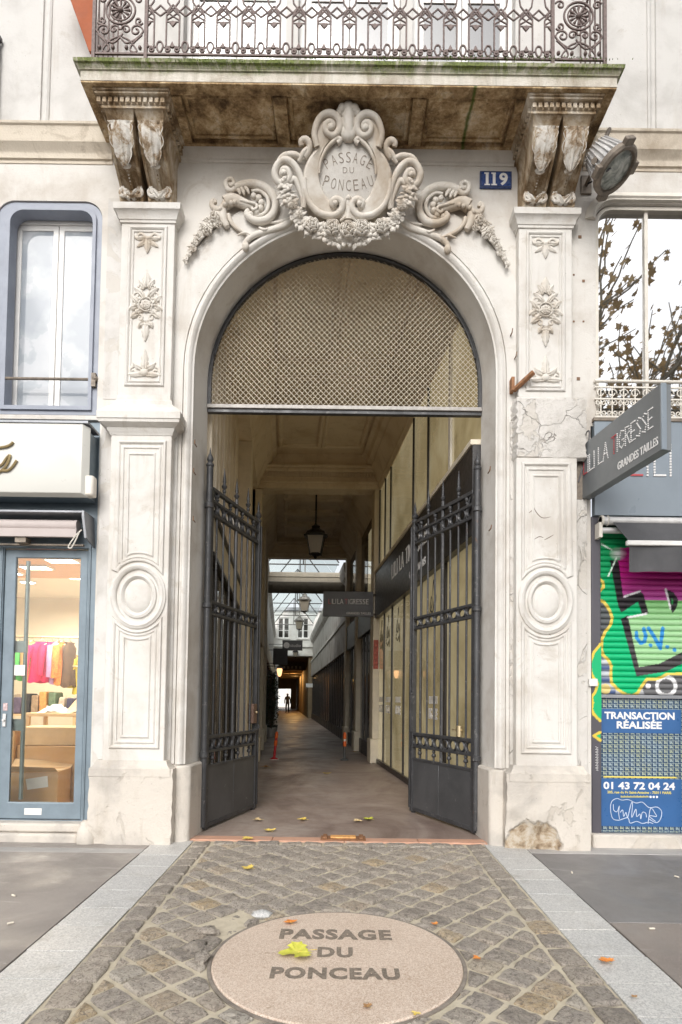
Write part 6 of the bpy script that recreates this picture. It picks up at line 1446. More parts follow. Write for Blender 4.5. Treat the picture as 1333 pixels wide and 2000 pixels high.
k = t.ramp(t.noise(2.6, 4, .5, .1), [(.40, (.30, .33, .37)), (.50, (.37, .40, .43)), (.515, (.44, .46, .49)), (.66, (.48, .50, .52))])
t.col(k); MT['pale_pane'] = t.m
casement('casement_window', -3.30, -2.355, 3.98, 5.99, .135, bld, MT['white_paint'], .055, 2, (), 'pale_pane', None)
b = MB(); z_ = P(100, 739, .0).z; b.tube([Vector((-3.35, .01, z_)), Vector((-2.36, .01, z_))], .014, 8); b.ball((-2.37, .0, z_), .03, 8, 6); b.box((-2.40, -.02, z_ - .08), (-2.36, .03, z_ + .05)); setp(b.build('guard_rod', MT['alu_dark'], smooth=40), 'thin iron guard rod across the left mezzanine window', 'rod')
rw = group_part('mezzanine_window', bld)
b = MB(); b.mould(rrect(2.33, 3.52, 3.7, 6.165, .22)[1:], [(-.045, .01), (-.045, -.012), (-.02, -.03), (.015, -.045), (.03, -.03), (.04, -.03), (.05, -.005), (.05, .01)]); b.build('window_moulding', MT['cream_paint'], rw, smooth=40)
b = MB(); b.plate(rrect(2.39, 3.455, 4.0, 6.105, .168), [rrect(2.425, 3.42, 4.05, 6.07, .14)], .03, .10); b.build('window_frame', MT['cream_paint'], rw, bevel=.008)
b = MB(); b.box((2.88, .055, 4.02), (2.915, .10, 6.08)); b.build('mullion', MT['cream_paint'], rw, bevel=.004)
m_ = bpy.data.materials.new('sky_reflecting_pane'); m_.use_nodes = True; nn, ll = m_.node_tree.nodes, m_.node_tree.links; pb = nn['Principled BSDF']
pb.inputs['Base Color'].default_value = (.78, .79, .80, 1); pb.inputs['Metallic'].default_value = 1.0; pb.inputs['Roughness'].default_value = .015; MT['sky_pane'] = m_
for x0, x1 in ((2.424, 2.88), (2.915, 3.421)):
    b = MB(); b.box((x0, .085, 4.02), (x1, .092, 6.08)); b.build('pane', MT['sky_pane'], rw)
b = MB(); b.box((2.36, .385, 3.95), (3.5, .41, 6.15)); b.build('room_backing', MT['dark_void'], rw)
# small cast-iron guard
wg = thing('window_guard', 'cream painted cast iron scroll guard at the foot of the right mezzanine window', 'railing', (2.9, -.02, 3.95))
za, zb_, zc_ = P(1230, 815, -.02).z, P(1230, 757, -.02).z, P(1230, 745, -.02).z; zm = P(1230, 780, -.02).z
b = MB(); b.tube([Vector((2.36, -.02, zc_)), Vector((3.5, -.02, zc_))], .016, 8); b.build('top_rod', MT['cream_paint'], wg, smooth=50)
for z in (za, zm, zb_):
    b = MB(); b.box((2.36, -.028, z - .007), (3.5, -.012, z + .007)); b.build('guard_rail', MT['cream_paint'], wg)
gs = MB(); hh = zm - za
for q in (-1, 1):
    for zc2, sg in ((za + hh * .78, 1), (za + hh * .22, -1)):
        p = spiral((q * .024, zc2), .026, PI / 2 * sg, 1.1, -.02, .35, sgn=-q * sg); gs.tube(p, .006, 5)
gs.tube([Vector((0, -.02, za)), Vector((0, -.02, zb_))], .007, 5)
p = spiral((.0, (zm + zb_) / 2), .045, 0, 1.0, -.02, .5); gs.tube(p, .006, 5)
g0 = None
for i in range(10):
    x = 2.42 + .108 * i
    if g0 is None:
        gs2 = MB(); gs2.add(gs.v, gs.f); g0 = gs2.build('guard_scroll', MT['cream_paint'], None, fix=False); off = g0.location.copy(); g0.parent = wg; g0.location = off + Vector((x, 0, 0)) - ORG[wg]
    else:
        o = share(g0, wg, Matrix.Translation(off + Vector((x, 0, 0)) - ORG[wg]), 'guard_scroll')
# ------------------------------------------------------------------ left shop
lsf = thing('shopfront', 'blue grey metal shopfront with glass door left of the arch', 'shopfront', (-3.2, 0, .12))
b = MB(); b.plate([(-4.34, .13), (-2.312, .13), (-2.312, 3.92), (-4.34, 3.92)], [[(-3.19, .16), (-2.40, .16), (-2.40, 2.70), (-3.19, 2.70)], [(-4.25, .6), (-3.29, .6), (-3.29, 2.70), (-4.25, 2.70)]], .03, .10); b.build('shopfront_frame', MT['blue_grey'], lsf, bevel=.006)
for x0, x1, z0, z1 in ((-3.215, -2.375, .15, 2.725), (-3.205, -2.385, .155, 2.715)):
    b = MB(); b.mould([(x0, z0), (x0, z1), (x1, z1), (x1, z0)], [(-.006, .035), (-.006, .018), (.006, .018), (.006, .035)]); b.build('frame_bead', MT['blue_grey'], lsf)
dr = group_part('door', lsf)
dx0, dx1, dz0, dz1 = -3.187, -2.403, .165, 2.695
b = MB(); b.plate([(dx0, dz0), (dx1, dz0), (dx1, dz1), (dx0, dz1)], [[(dx0 + .105, dz0 + .155), (dx1 - .075, dz0 + .155), (dx1 - .075, dz1 - .08), (dx0 + .105, dz1 - .08)]], .045, .085); b.build('door_frame', MT['blue_grey'], dr, bevel=.008)
MT['shop_glass'] = glass('shop_door_glass', (.97, .98, .97), .95, spec=-.05)
b = MB(); b.box((dx0 + .10, .060, dz0 + .15), (dx1 - .07, .066, dz1 - .075)); b.build('door_pane', MT['shop_glass'], dr)
MT['steel'] = plain('green_grey_tube', (.20, .245, .24), .35, .5, .1, 10, .05)
b = MB(); b.tube([Vector((dx0 + .185, .11, dz0 + .17)), Vector((dx0 + .185, .11, dz1 - .10))], .02, 10); b.box((dx0 + .09, .09, 1.72), (dx0 + .20, .13, 1.83)); b.box((dx0 + .09, .09, .98), (dx0 + .20, .13, 1.09)); b.build('pull_bar', MT['steel'], dr, smooth=40)
b = MB(); b.box((dx0 + .03, .03, 1.02), (dx0 + .06, .046, 1.14)); b.tube([Vector((dx0 + .045, .03, 1.08)), Vector((dx0 + .045, .01, 1.08))], .012, 8); b.build('lock', MT['alu'], dr, bevel=.003)
b = MB(); b.box((dx0 + .028, .040, 1.17), (dx0 + .068, .0445, 1.24)); b.build('sticker', plain('alarm_sticker', (.6, .45, .45), .5, var=.5, scale=60, bump=0), dr)
b = MB(); b.box((-2.93, .042, .205), (-2.77, .0448, .265)); b.build('letter_label', MT['white_plastic'], dr)
b = MB(); b.box((dx0 + .115, .052, 1.50), (dx0 + .215, .0595, 1.60)); b.build('notice', MT['white_plastic'], dr)
b = MB(); b.box((-4.24, .06, .61), (-3.30, .066, 2.69)); b.build('display_pane', MT['shop_glass'], lsf)
st = thing('door_step', 'pale worn stone step below the blue grey shop door', 'step', (-3.2, -.1, 0))
b = MB(); b.box((-4.35, -.14, -.06), (-2.345, .10, .07)); b.build('lower_step', MT['stone_plinth'], st, bevel=.02); b = MB(); b.box((-4.35, -.10, .072), (-2.32, .10, .155)); b.build('upper_step', MT['stone_plinth'], st, bevel=.02)
b = MB(); rg = random.Random(2); b.ball((-2.28, -.12, .04), .12, 12, 8, sc=(.8, .7, 1.3)); b.v = [v + Vector((rg.uniform(-.012, .012), rg.uniform(-.012, .012), rg.uniform(-.012, .012))) for v in b.v]; setp(b.build('worn_guard_stone', MT['stone_plinth'], smooth=50), 'rounded worn guard stone between the shop step and left plinth', 'stone')
# sign box
sb = thing('shop_sign_box', 'cream illuminated style sign box with gold script above the left shop', 'sign', (-3.3, -.2, 3.2))
y0 = -.26; zt, zb2 = P(80, 826, y0).z, P(80, 968, y0).z; xr = P(160, 900, y0).x
b = MB(); b.hexa([Vector((-4.4, y0, zb2 + .03)), Vector((xr, y0, zb2 + .03)), Vector((xr, y0, zt)), Vector((-4.4, y0, zt))], [Vector((-4.4, y0 + .04, zb2)), Vector((xr + .055, y0 + .05, zb2)), Vector((xr + .055, y0 + .05, zt - .02)), Vector((-4.4, y0 + .04, zt - .02))]); b.build('sign_face', plain('cream_sign_panel', (.56, .555, .515), .35, 0, .03, 2, .02), sb, bevel=.005)
b = MB(); b.box((-4.4, y0 + .06, zb2 + .02), (xr + .03, .02, zt - .04)); b.build('sign_casing', MT['blue_grey'], sb); b = MB(); b.box((-4.4, y0 - .01, zt), (xr + .05, .0, zt + .02)); b.build('sign_lid', MT['zinc'], sb)
MT['gold'] = plain('brushed_gold_letter', (.40, .31, .16), .35, .6, .1, 20, .05)
b = MB()
def pxs(pts, Y, n_=5): return [P(v.x, v.y, Y) for v in lp(pts, n_)]
for pts in ([(-40, 872), (-10, 874), (8, 873), (20, 869), (26, 863)], [(-30, 915), (-12, 912), (3, 908), (13, 895), (20, 889), (17, 900), (11, 912), (3, 919), (-8, 926)], [(3, 919), (15, 919), (25, 911), (33, 899)], [(-50, 925), (-40, 900), (-34, 920), (-24, 905)]):
    p = pxs(pts, y0 - .012); b.tube(p, .011, 6)
b.build('sign_script', MT['gold'], sb, smooth=50)
b = MB(); q = P(181, 953, -.18); b.box((q.x - .055, -.24, q.z - .09), (q.x + .03, -.14, q.z + .10)); o = setp(b.build('alarm_box', MT['cream_paint'], bevel=.02), 'small cream alarm siren box at the end of the shop sign', 'alarm box')
# awning cassette
aw = thing('awning_cassette', 'grey awning cassette with rolled pink beige canvas over the left shop door', 'awning', (-3.3, -.1, 2.8))
ya = -.20; z1, z0 = P(80, 996, ya).z, P(80, 1046, ya).z; xr2 = P(160, 1010, ya).x
b = MB(); b.box((-4.4, ya, z1 - .02), (xr2, .03, z1)); b.build('cassette_top', MT['zinc'], aw, bevel=.003)
b = MB(); b.poly([Vector((xr2, ya, z1)), Vector((xr2, ya, z1 - .05)), Vector((xr2 + .02, ya + .02, z0 - .01)), Vector((xr2 + .02, .03, z0 - .05)), Vector((xr2, .03, z1))], (.02, 0, 0)); b.build('cassette_end', MT['zinc'], aw)
b = MB(); b.tube([Vector((-4.4, -.10, (z0 + z1) / 2)), Vector((xr2 - .07, -.10, (z0 + z1) / 2))], .055, 12); b.box((-4.4, -.17, z0 - .0), (xr2 - .06, -.13, z0 + .075)); b.build('rolled_canvas', plain('pink_beige_canvas', (.50, .44, .42), .8, var=.06), aw, smooth=40)
b = MB(); b.box((-4.4, -.08, z0 - .06), (xr2 - .03, -.05, z0 - .045)); b.box((-3.0, -.15, z0 - .05), (-2.9, -.05, z0)); b.box((-3.5, -.15, z0 - .05), (-3.35, -.05, z0)); b.build('awning_arm', MT['alu_dark'], aw)
b = MB(); e = P(160, 1035, ya); b.tube(spline([e, e + Vector((-.05, 0, -.05)), e + Vector((-.115, 0, -.15)), e + Vector((-.09, 0, -.165)), e + Vector((-.05, 0, -.09)), e + Vector((-.02, 0, -.02))], 5), .006, 6); b.build('crank_loop', MT['cream_paint'], aw, smooth=50)
# ------------------------------------------------------------------ left shop interior
room = thing('shop_room', 'bright cream shop room seen through the left door', 'room', (-4.2, 2.5, .14))
MT['room_white'] = plain('cream_room_paint', (.76, .72, .62), .7, var=.04, bump=.05); MT['room_floor'] = plain('tan_shop_floor', (.42, .33, .23), .4, var=.1)
X0, X1, Y0_, Y1_, Zt = -6.6, -2.25, .42, 5.2, 3.05
for nm, a, c, mt in (('room_floor', (X0, .11, .06), (X1, Y1_, .14), 'room_floor'), ('room_ceiling', (X0, .12, Zt), (X1, Y1_, Zt + .1), 'room_white'), ('room_wall', (X0, Y1_, .0), (X1, Y1_ + .1, Zt), 'room_white'), ('room_wall', (X0 - .1, .3, .0), (X0, Y1_, Zt), 'room_white')):
    b = MB(); b.box(a, c); b.build(nm, MT[mt], room)
b = MB(); b.add([Vector((-2.29, .39, 0)), Vector((-2.29, 1.2, 0)), Vector((-2.6, 5.2, 0)), Vector((-2.29, .39, Zt)), Vector((-2.29, 1.2, Zt)), Vector((-2.6, 5.2, Zt))], [(0, 1, 4, 3), (1, 2, 5, 4)]); b.build('room_wall', MT['room_white'], room)
MT['orange_panel'] = plain('terracotta_ceiling_panel', (.62, .36, .17), .6, var=.06)
b = MB(); b.box((-5.6, .9, Zt - .16), (-2.5, 2.5, Zt - .04)); b.build('ceiling_panel', MT['orange_panel'], room, bevel=.01)
MT['lamp_white'] = glow('lit_ceiling_light', (1.0, .93, .80), 9.0)
for i, (x, y) in enumerate(((-3.25, 1.35), (-3.75, 1.75), (-3.0, 2.15), (-4.3, 2.1), (-3.9, 3.2), (-3.4, 4.0), (-4.8, 3.6))):
    zl = Zt - .16 if y < 2.5 else Zt
    tl_ = thing('ceiling_spotlight', ['square bright ceiling light nearest the shop door', 'square ceiling light second from the shop door', 'square ceiling light near the right wall of the shop', 'square ceiling light at the left edge of the orange panel', 'round ceiling downlight in the middle of the shop', 'round ceiling downlight near the shop back wall', 'round downlight at the far left of the shop'][i], 'ceiling light', (x, y, zl - .03), 'shop ceiling lights')
    b = MB(); b.box((x - .16, y - .09, zl - .018), (x + .16, y + .09, zl - .002)) if y < 2.5 else b.lathe([(.10, zl - .02), (.11, zl - .01), (.11, zl - .001)], 16, Matrix.Translation((x, y, 0))); b.build('lit_diffuser', MT['lamp_white'], tl_)
    b = MB(); b.plate([(x - .18, y - .11), (x + .18, y - .11), (x + .18, y + .11), (x - .18, y + .11)], [[(x - .162, y - .092), (x + .162, y - .092), (x + .162, y + .092), (x - .162, y + .092)]], 0, .02, to=lambda a_, d_, c_2: Vector((a_, c_2, zl - .022 + d_))) if y < 2.5 else b.mould(arc(x, y, .115, 0, 345, 23), [(-.004, zl - .025), (.01, zl - .02), (.01, zl - .001), (-.004, zl - .001)], True, 'xy'); b.build('light_trim', MT['white_plastic'], tl_)
for x, y, e, sz in ((-3.6, 1.8, 62, 1.0), (-4.2, 3.6, 85, 1.4)):
    al = bpy.data.lights.new('shop_ceiling_lamp', 'AREA'); al.energy = e; al.size = sz; al.color = (1, .87, .68); ao = bpy.data.objects.new('shop_ceiling_lamp', al); ao.location = (x, y, Zt - .22); link(ao)
# clothes rail
cr = thing('clothes_rail', 'pale metal clothes rail full of garments inside the left shop', 'clothes rail', (-4.6, 3.8, .14))
MT['brass_tube'] = plain('pale_brass_tube', (.55, .45, .30), .35, .6, .1, 10, 0)
b = MB(); A, B = Vector((-5.2, 3.8, 2.22)), Vector((-4.05, 3.8, 2.22)); b.tube([A, B], .016, 8); 
for p in (A, B): b.tube([p, Vector((p.x, p.y, .15))], .016, 8); b.tube([Vector((p.x, p.y - .22, .16)), Vector((p.x, p.y + .22, .16))], .016, 8)
b.tube([B + Vector((0, 0, -.45)), B + Vector((-.5, 0, -.45))], .012, 8); b.build('rail_frame', MT['brass_tube'], cr, smooth=40)
def garment(name, label, x, y, ztop, wd, ln, c, tilt=0.0, pat=.12, sleeves=True, cat='garment'):
    "top on a hanger, edge towards the rail; shoulders, sleeves, hem folds"
    g_ = thing(name, label, cat, (x, y, ztop - ln), 'garments on the clothes rail'); M = Matrix.Translation((x, y, ztop)) @ Matrix.Rotation(tilt, 4, 'Z')
    mt = plain(name + '_cloth', c, .8, var=pat, scale=14 if pat < .3 else 26, bump=.2)
    prof = [(0, .10), (.05, wd * .55), (.12, wd * .96), (.2, wd * .92), (.45, wd * .80), (.75, wd * .86), (1.0, wd)]
    b = MB(); n_ = 20; vs = []
    for f_, hw in prof:
        for k_ in range(n_):
            a = 2 * PI * k_ / n_; fold = 1 + .22 * math.sin(5 * a + x * 9) * f_
            vs.append(M @ Vector((hw * math.cos(a), (.045 + .03 * f_) * math.sin(a) * fold, -ln * f_ + .02 * math.sin(3 * a) * f_)))
    m2 = len(prof); b.add(vs, [(i * n_ + k_, i * n_ + (k_ + 1) % n_, (i + 1) * n_ + (k_ + 1) % n_, (i + 1) * n_ + k_) for i in range(m2 - 1) for k_ in range(n_)]); body = b.build('garment_body', mt, g_, smooth=60)
    if sleeves:
        for q in (-1, 1):
            b = MB(); p = [M @ Vector((q * wd * .86, 0, -ln * .12)), M @ Vector((q * wd * 1.12, -.02, -ln * .35)), M @ Vector((q * wd * 1.22, -.03, -ln * .62)), M @ Vector((q * wd * 1.24, -.02, -ln * .86))]; p = spline(p, 3); b.tube(p, taper(len(p), .065, .045), 8); b.build('sleeve', mt, g_, smooth=60)
    b = MB(); b.tube([M @ Vector((-wd * .8, 0, -.05)), M @ Vector((0, 0, .035)), M @ Vector((wd * .8, 0, -.05))], .007, 6); b.tube([M @ Vector((0, 0, .03)), M @ Vector((0, 0, .075)), M @ Vector((.02, 0, .095))], .005, 5); b.build('hanger', MT['brass_tube'], g_)
specs = [('black_top', 'black garment at the left end of the rail', -3.62, (.02, .02, .02), 1.35, .72, .16), ('green_jacket', 'green jacket beside the bright pink one', -3.52, (.06, .42, .08), 1.30, .74, .17), ('tan_jacket', 'tan jacket just left of the bright pink one', -3.42, (.55, .30, .12), 1.3, .76, .17), ('pink_jacket', 'bright pink jacket facing the shop door', -3.25, (.80, .012, .13), .55, .78, .20), ('red_jacket', 'crimson jacket partly behind the pink one', -3.13, (.70, .01, .10), 1.1, .76, .18), ('violet_top', 'white and violet top right of the pink jacket', -3.04, (.45, .28, .55), 1.3, .80, .17), ('orange_top', 'orange patterned top on the rail', -2.97, (.75, .22, .05), 1.3, .82, .17), ('brown_vest', 'dark brown patterned vest at the right end of the rail', -2.87, (.10, .06, .035), 1.2, .86, .15)]
for nm, lb, x, c, tl2, ln, wd in specs: garment(nm, lb, -4.62 + (x + 3.25) * 1.05, 3.8 - .05 * (nm == 'pink_jacket'), 2.14, wd * .95, ln * .80, c, tl2, .5 if 'patterned' in lb else .14, 'vest' not in nm)
garment('yellow_coat', 'yellow coat with black edge hanging lower on the right', -4.08, 3.95, 1.95, .14, .60, (.62, .50, .06), .6)
# boxes and table
MT['card'] = plain('cardboard', (.50, .31, .15), .75, var=.10, scale=5, bump=.1); MT['card2'] = plain('pale_cardboard', (.60, .42, .24), .75, var=.10, scale=5, bump=.1); MT['paper'] = plain('wrapping_paper', (.70, .58, .40), .7, var=.12, scale=8, bump=.3, bscale=14, bd=.02)
def carton(label, c, sz, rz, mat='card', open_=False):
    g_ = thing('cardboard_box', label, 'box', c, 'cardboard boxes in the shop'); M = Matrix.Translation(c) @ Matrix.Rotation(rz, 4, 'Z'); w_, d_, h_ = sz
    b = MB(); b.box((-w_ / 2, -d_ / 2, 0), (w_ / 2, d_ / 2, h_), M); b.build('carton', MT[mat], g_, bevel=.006)
    b = MB(); b.box((-w_ / 2, -.03, h_), (w_ / 2, .03, h_ + .003), M); b.build('tape', MT['paper'], g_)
    if open_:
        for q in (-1, 1):
            b = MB(); b.add([M @ Vector(v) for v in ((-w_ / 2, q * d_ / 2, h_), (w_ / 2, q * d_ / 2, h_), (w_ / 2, q * (d_ / 2 + .10), h_ + .05), (-w_ / 2, q * (d_ / 2 + .12), h_ + .08))], [(0, 1, 2, 3)]); b.build('flap', MT['card2'], g_)
        b = MB(); b.add([M @ Vector(v) for v in ((.02, -d_ / 2 - .004, h_ * .55), (.22, -d_ / 2 - .004, h_ * .62), (.21, -d_ / 2 - .004, h_ * .9), (.0, -d_ / 2 - .004, h_ * .82))], [(0, 1, 2, 3)]); b.build('address_label', MT['white_plastic'], g_)
carton('open cardboard box with white label low behind the shop door', (-3.20, .74, .14), (.62, .42, .40), .12, 'card', True)
carton('brown cardboard box stacked behind the open one', (-3.10, 1.30, .14), (.9, .5, .62), -.05, 'card')
carton('tan cardboard box on top at the middle of the stack', (-3.25, 1.34, .763), (.62, .45, .20), .1, 'card2')
carton('cardboard box at the left edge behind the pull bar', (-3.85, 1.2, .14), (.5, .5, .8), .2, 'card')
tb = thing('packing_table', 'pale wooden packing table covered with paper in the shop', 'table', (-3.2, 2.0, .14)); MT['wood'] = plain('pale_wood', (.60, .44, .26), .5, var=.1)
b = MB(); b.box((-3.85, 1.75, 1.06), (-2.6, 2.25, 1.10)); b.build('table_top', MT['wood'], tb, bevel=.004)
for x, y in ((-3.8, 1.78), (-2.65, 1.78), (-3.8, 2.22), (-2.65, 2.22)):
    b = MB(); b.box((x - .02, y - .02, .14), (x + .02, y + .02, 1.06)); b.build('leg', MT['wood'], tb)
def crumple(name, label, c, sz, seed, mat='paper', cat='paper'):
    rg = random.Random(seed); b = MB(); n_ = 9; vs = []
    for i in range(n_):
        for j in range(n_):
            u, v = i / (n_ - 1) - .5, j / (n_ - 1) - .5; vs.append(Vector((c[0] + u * sz[0] + rg.uniform(-.02, .02), c[1] + v * sz[1] + rg.uniform(-.02, .02), c[2] + sz[2] * max(0, 1 - 3 * (u * u + v * v)) * (.6 + .6 * rg.random()))))
    b.add(vs, [(i * n_ + j, i * n_ + j + 1, (i + 1) * n_ + j + 1, (i + 1) * n_ + j) for i in range(n_ - 1) for j in range(n_ - 1)]); setp(b.build(name, MT[mat], smooth=50, fix=False), label, cat)
crumple('wrapping_paper', 'crumpled beige wrapping paper heaped on the packing table', (-3.10, 1.95, 1.102), (.55, .30, .30), 3); crumple('white_bag', 'white plastic bag lying on the packing table', (-3.55, 1.95, 1.102), (.35, .25, .10), 4, 'white_plastic', 'bag')
crumple('paper_sheet', 'pale crumpled sheet lying on the floor inside the door', (-2.78, .50, .145), (.42, .3, .07), 6); crumple('garment_pile', 'dark green and brown clothes piled at the left inside the door', (-3.85, 1.2, .945), (.3, .3, .25), 9, 'steel', 'clothes')
sh = thing('shop_shelf', 'pale shelf of folded and hanging clothes below the garment rail', 'shelf', (-4.6, 3.7, .9))
b = MB(); b.box((-5.3, 3.55, 1.0), (-4.0, 3.95, 1.03)); b.build('shelf_board', MT['wood'], sh)
for x in (-5.28, -4.02):
    b = MB(); b.box((x - .02, 3.57, .14), (x + .02, 3.93, 1.0)); b.build('shelf_leg', MT['wood'], sh)
rg = random.Random(31)
for i, (c, nm) in enumerate((((.55, .06, .04), 'red'), ((.75, .70, .62), 'ivory'), ((.10, .08, .14), 'plum'), ((.03, .03, .035), 'black'), ((.30, .22, .15), 'taupe'), ((.60, .30, .10), 'orange'), ((.12, .18, .12), 'green'), ((.5, .42, .36), 'beige'), ((.05, .05, .10), 'navy'))):
    x = -5.22 + i * .132; h_ = rg.uniform(.22, .34); b = MB(); b.hexa([Vector((x, 3.58, 1.032)), Vector((x + .11, 3.58, 1.032)), Vector((x + .10 + rg.uniform(-.02, .03), 3.60, 1.032 + h_)), Vector((x + rg.uniform(-.02, .03), 3.60, 1.032 + h_))], [Vector((x, 3.90, 1.032)), Vector((x + .11, 3.90, 1.032)), Vector((x + .10, 3.88, 1.032 + h_)), Vector((x, 3.88, 1.032 + h_))]); setp(b.build('folded_garment', plain(nm + '_fabric', c, .85, var=.3, scale=20, bump=.3), bevel=.02), f'{nm} folded garment standing on the shop shelf', 'garment', 'clothes on the shop shelf')
# ------------------------------------------------------------------ right shop
rsf = thing('shopfront', 'closed shopfront with grey blue fascia and painted roller shutter right of the arch', 'shopfront', (3.3, 0, .1))
MT['fascia'] = plain('grey_blue_sign_panel', (.235, .275, .315), .35, .1, .06, 2.5, .03)
zf1, zf0 = P(1250, 824, -.03).z, P(1250, 1008, -.03).z; xf = P(1161, 920, -.03).x
b = MB(); b.box((xf, -.04, zf0), (4.4, .03, zf1)); b.build('fascia', MT['fascia'], rsf, bevel=.004); b = MB(); b.box((xf - .01, -.05, zf1), (4.4, .03, zf1 + .03)); b.build('fascia_cap', MT['alu_dark'], rsf)
def dots(b, strokes, to, step, r_):
    for a, c in strokes:
        a, c = Vector(a), Vector(c); n_ = max(1, int((c - a).length / step))
        for i in range(n_ + 1):
            p = a.lerp(c, i / n_); q = to(p.x, p.y); b.box((-r_, -r_ * .8, -r_), (r_, r_ * .8, r_), Matrix.Translation(q) @ M_dot)
M_dot = Matrix.Identity(4)
LET = {'L': [((0, 1), (0, 0)), ((0, 0), (.55, 0))], 'I': [((0, 1), (0, 0))], 'A': [((0, 0), (.35, 1)), ((.35, 1), (.7, 0)), ((.15, .35), (.55, .35))], 'T': [((0, 1), (.6, 1)), ((.3, 1), (.3, 0))], 'G': [((.65, .9), (.3, 1)), ((.3, 1), (0, .6)), ((0, .6), (.05, .2)), ((.05, .2), (.35, 0)), ((.35, 0), (.65, .15)), ((.65, .15), (.65, .45)), ((.65, .45), (.4, .45))], 'R': [((0, 0), (0, 1)), ((0, 1), (.45, .95)), ((.45, .95), (.5, .65)), ((.5, .65), (0, .5)), ((.2, .5), (.55, 0))], 'E': [((0, 0), (0, 1)), ((0, 1), (.5, 1)), ((0, .5), (.42, .5)), ((0, 0), (.5, 0))], 'S': [((.5, .9), (.25, 1)), ((.25, 1), (.02, .78)), ((.02, .78), (.45, .35)), ((.45, .35), (.3, 0)), ((.3, 0), (0, .1))]}
ADV = {'L': .72, 'I': .25, 'A': .85, 'T': .75, 'G': .85, 'R': .72, 'E': .7, 'S': .68, ' ': .4}
x_ = P(1218, 900, -.045).x; zb3 = P(1260, 928, -.045).z; hh = P(1260, 868, -.045).z - zb3
x_ = P(1240, 900, -.045).x - .03
for ch, col_ in zip('LILI LA TIGRESSE', 'rwwwwwwwrwwwwwww'):
    if ch != ' ' and x_ < 4.3:
        b = MB(); xx = x_; dots(b, LET[ch], lambda u, v: Vector((xx + u * hh * .62, -.042, zb3 + v * hh)), .085, .0085); b.build('dotted_letter', MT['letter_red' if col_ == 'r' else 'letter_white'], rsf)
    x_ += ADV[ch] * hh * .62 + .02
# shutter frame post
t = NT('purple_grey_post', .5, .1); t.col((.085, .08, .095)); MT['post'] = t.m
xp0, xp1 = 2.335, P(1172, 1300, .03).x
b = MB(); b.box((xp0, -.0, .10), (xp1, .12, zf0)); b.build('shutter_guide', MT['post'], rsf, bevel=.008)
# ---- graffiti: each slat is a strip of mesh painted from one drawing
def inpoly(x, y, pg):
    r_ = False; j = len(pg) - 1
    for i in range(len(pg)):
        if (pg[i][1] > y) != (pg[j][1] > y) and x < (pg[j][0] - pg[i][0]) * (y - pg[i][1]) / (pg[j][1] - pg[i][1]) + pg[i][0]: r_ = not r_
        j = i
    return r_
def dseg(x, y, path):
    best = 1e9
    for a, c in zip(path[:-1], path[1:]):
        dx, dy = c[0] - a[0], c[1] - a[1]; t_ = max(0, min(1, ((x - a[0]) * dx + (y - a[1]) * dy) / (dx * dx + dy * dy + 1e-9))); best = min(best, math.hypot(x - a[0] - t_ * dx, y - a[1] - t_ * dy))
    return best
BK = [[(270, 490), (365, 520), (410, 880), (580, 815), (615, 840), (670, 1045), (600, 1040), (560, 920), (390, 1035), (355, 960)], [(385, 1100), (460, 1090), (570, 1595), (780, 1560), (1016, 1440), (1016, 1560), (850, 1640), (545, 1690)], [(385, 1100), (460, 1060), (460, 1100)], [(850, 790), (930, 830), (975, 900), (960, 980), (915, 1040), (880, 960)]]
INN = [[(905, 880), (925, 910), (920, 960), (905, 940)]]
YEL = [[(165, 690), (200, 720), (205, 770), (170, 810)], [(165, 905), (215, 930), (270, 1010), (295, 1090), (280, 1160), (225, 1230), (190, 1310), (185, 1400), (200, 1470), (255, 1520), (285, 1580), (280, 1680), (290, 1760), (360, 1830), (440, 1880), (500, 1890), (560, 1860), (600, 1790), (650, 1720), (740, 1720), (800, 1700), (860, 1665), (1016, 1665)]]
BLU = [[(545, 1240), (550, 1300), (590, 1350), (630, 1330), (640, 1270), (620, 1200)], [(670, 1195), (720, 1270), (790, 1400), (815, 1195)], [(690, 1370), (692, 1372)], [(860, 1385), (862, 1388)], [(935, 1415), (937, 1420)]]
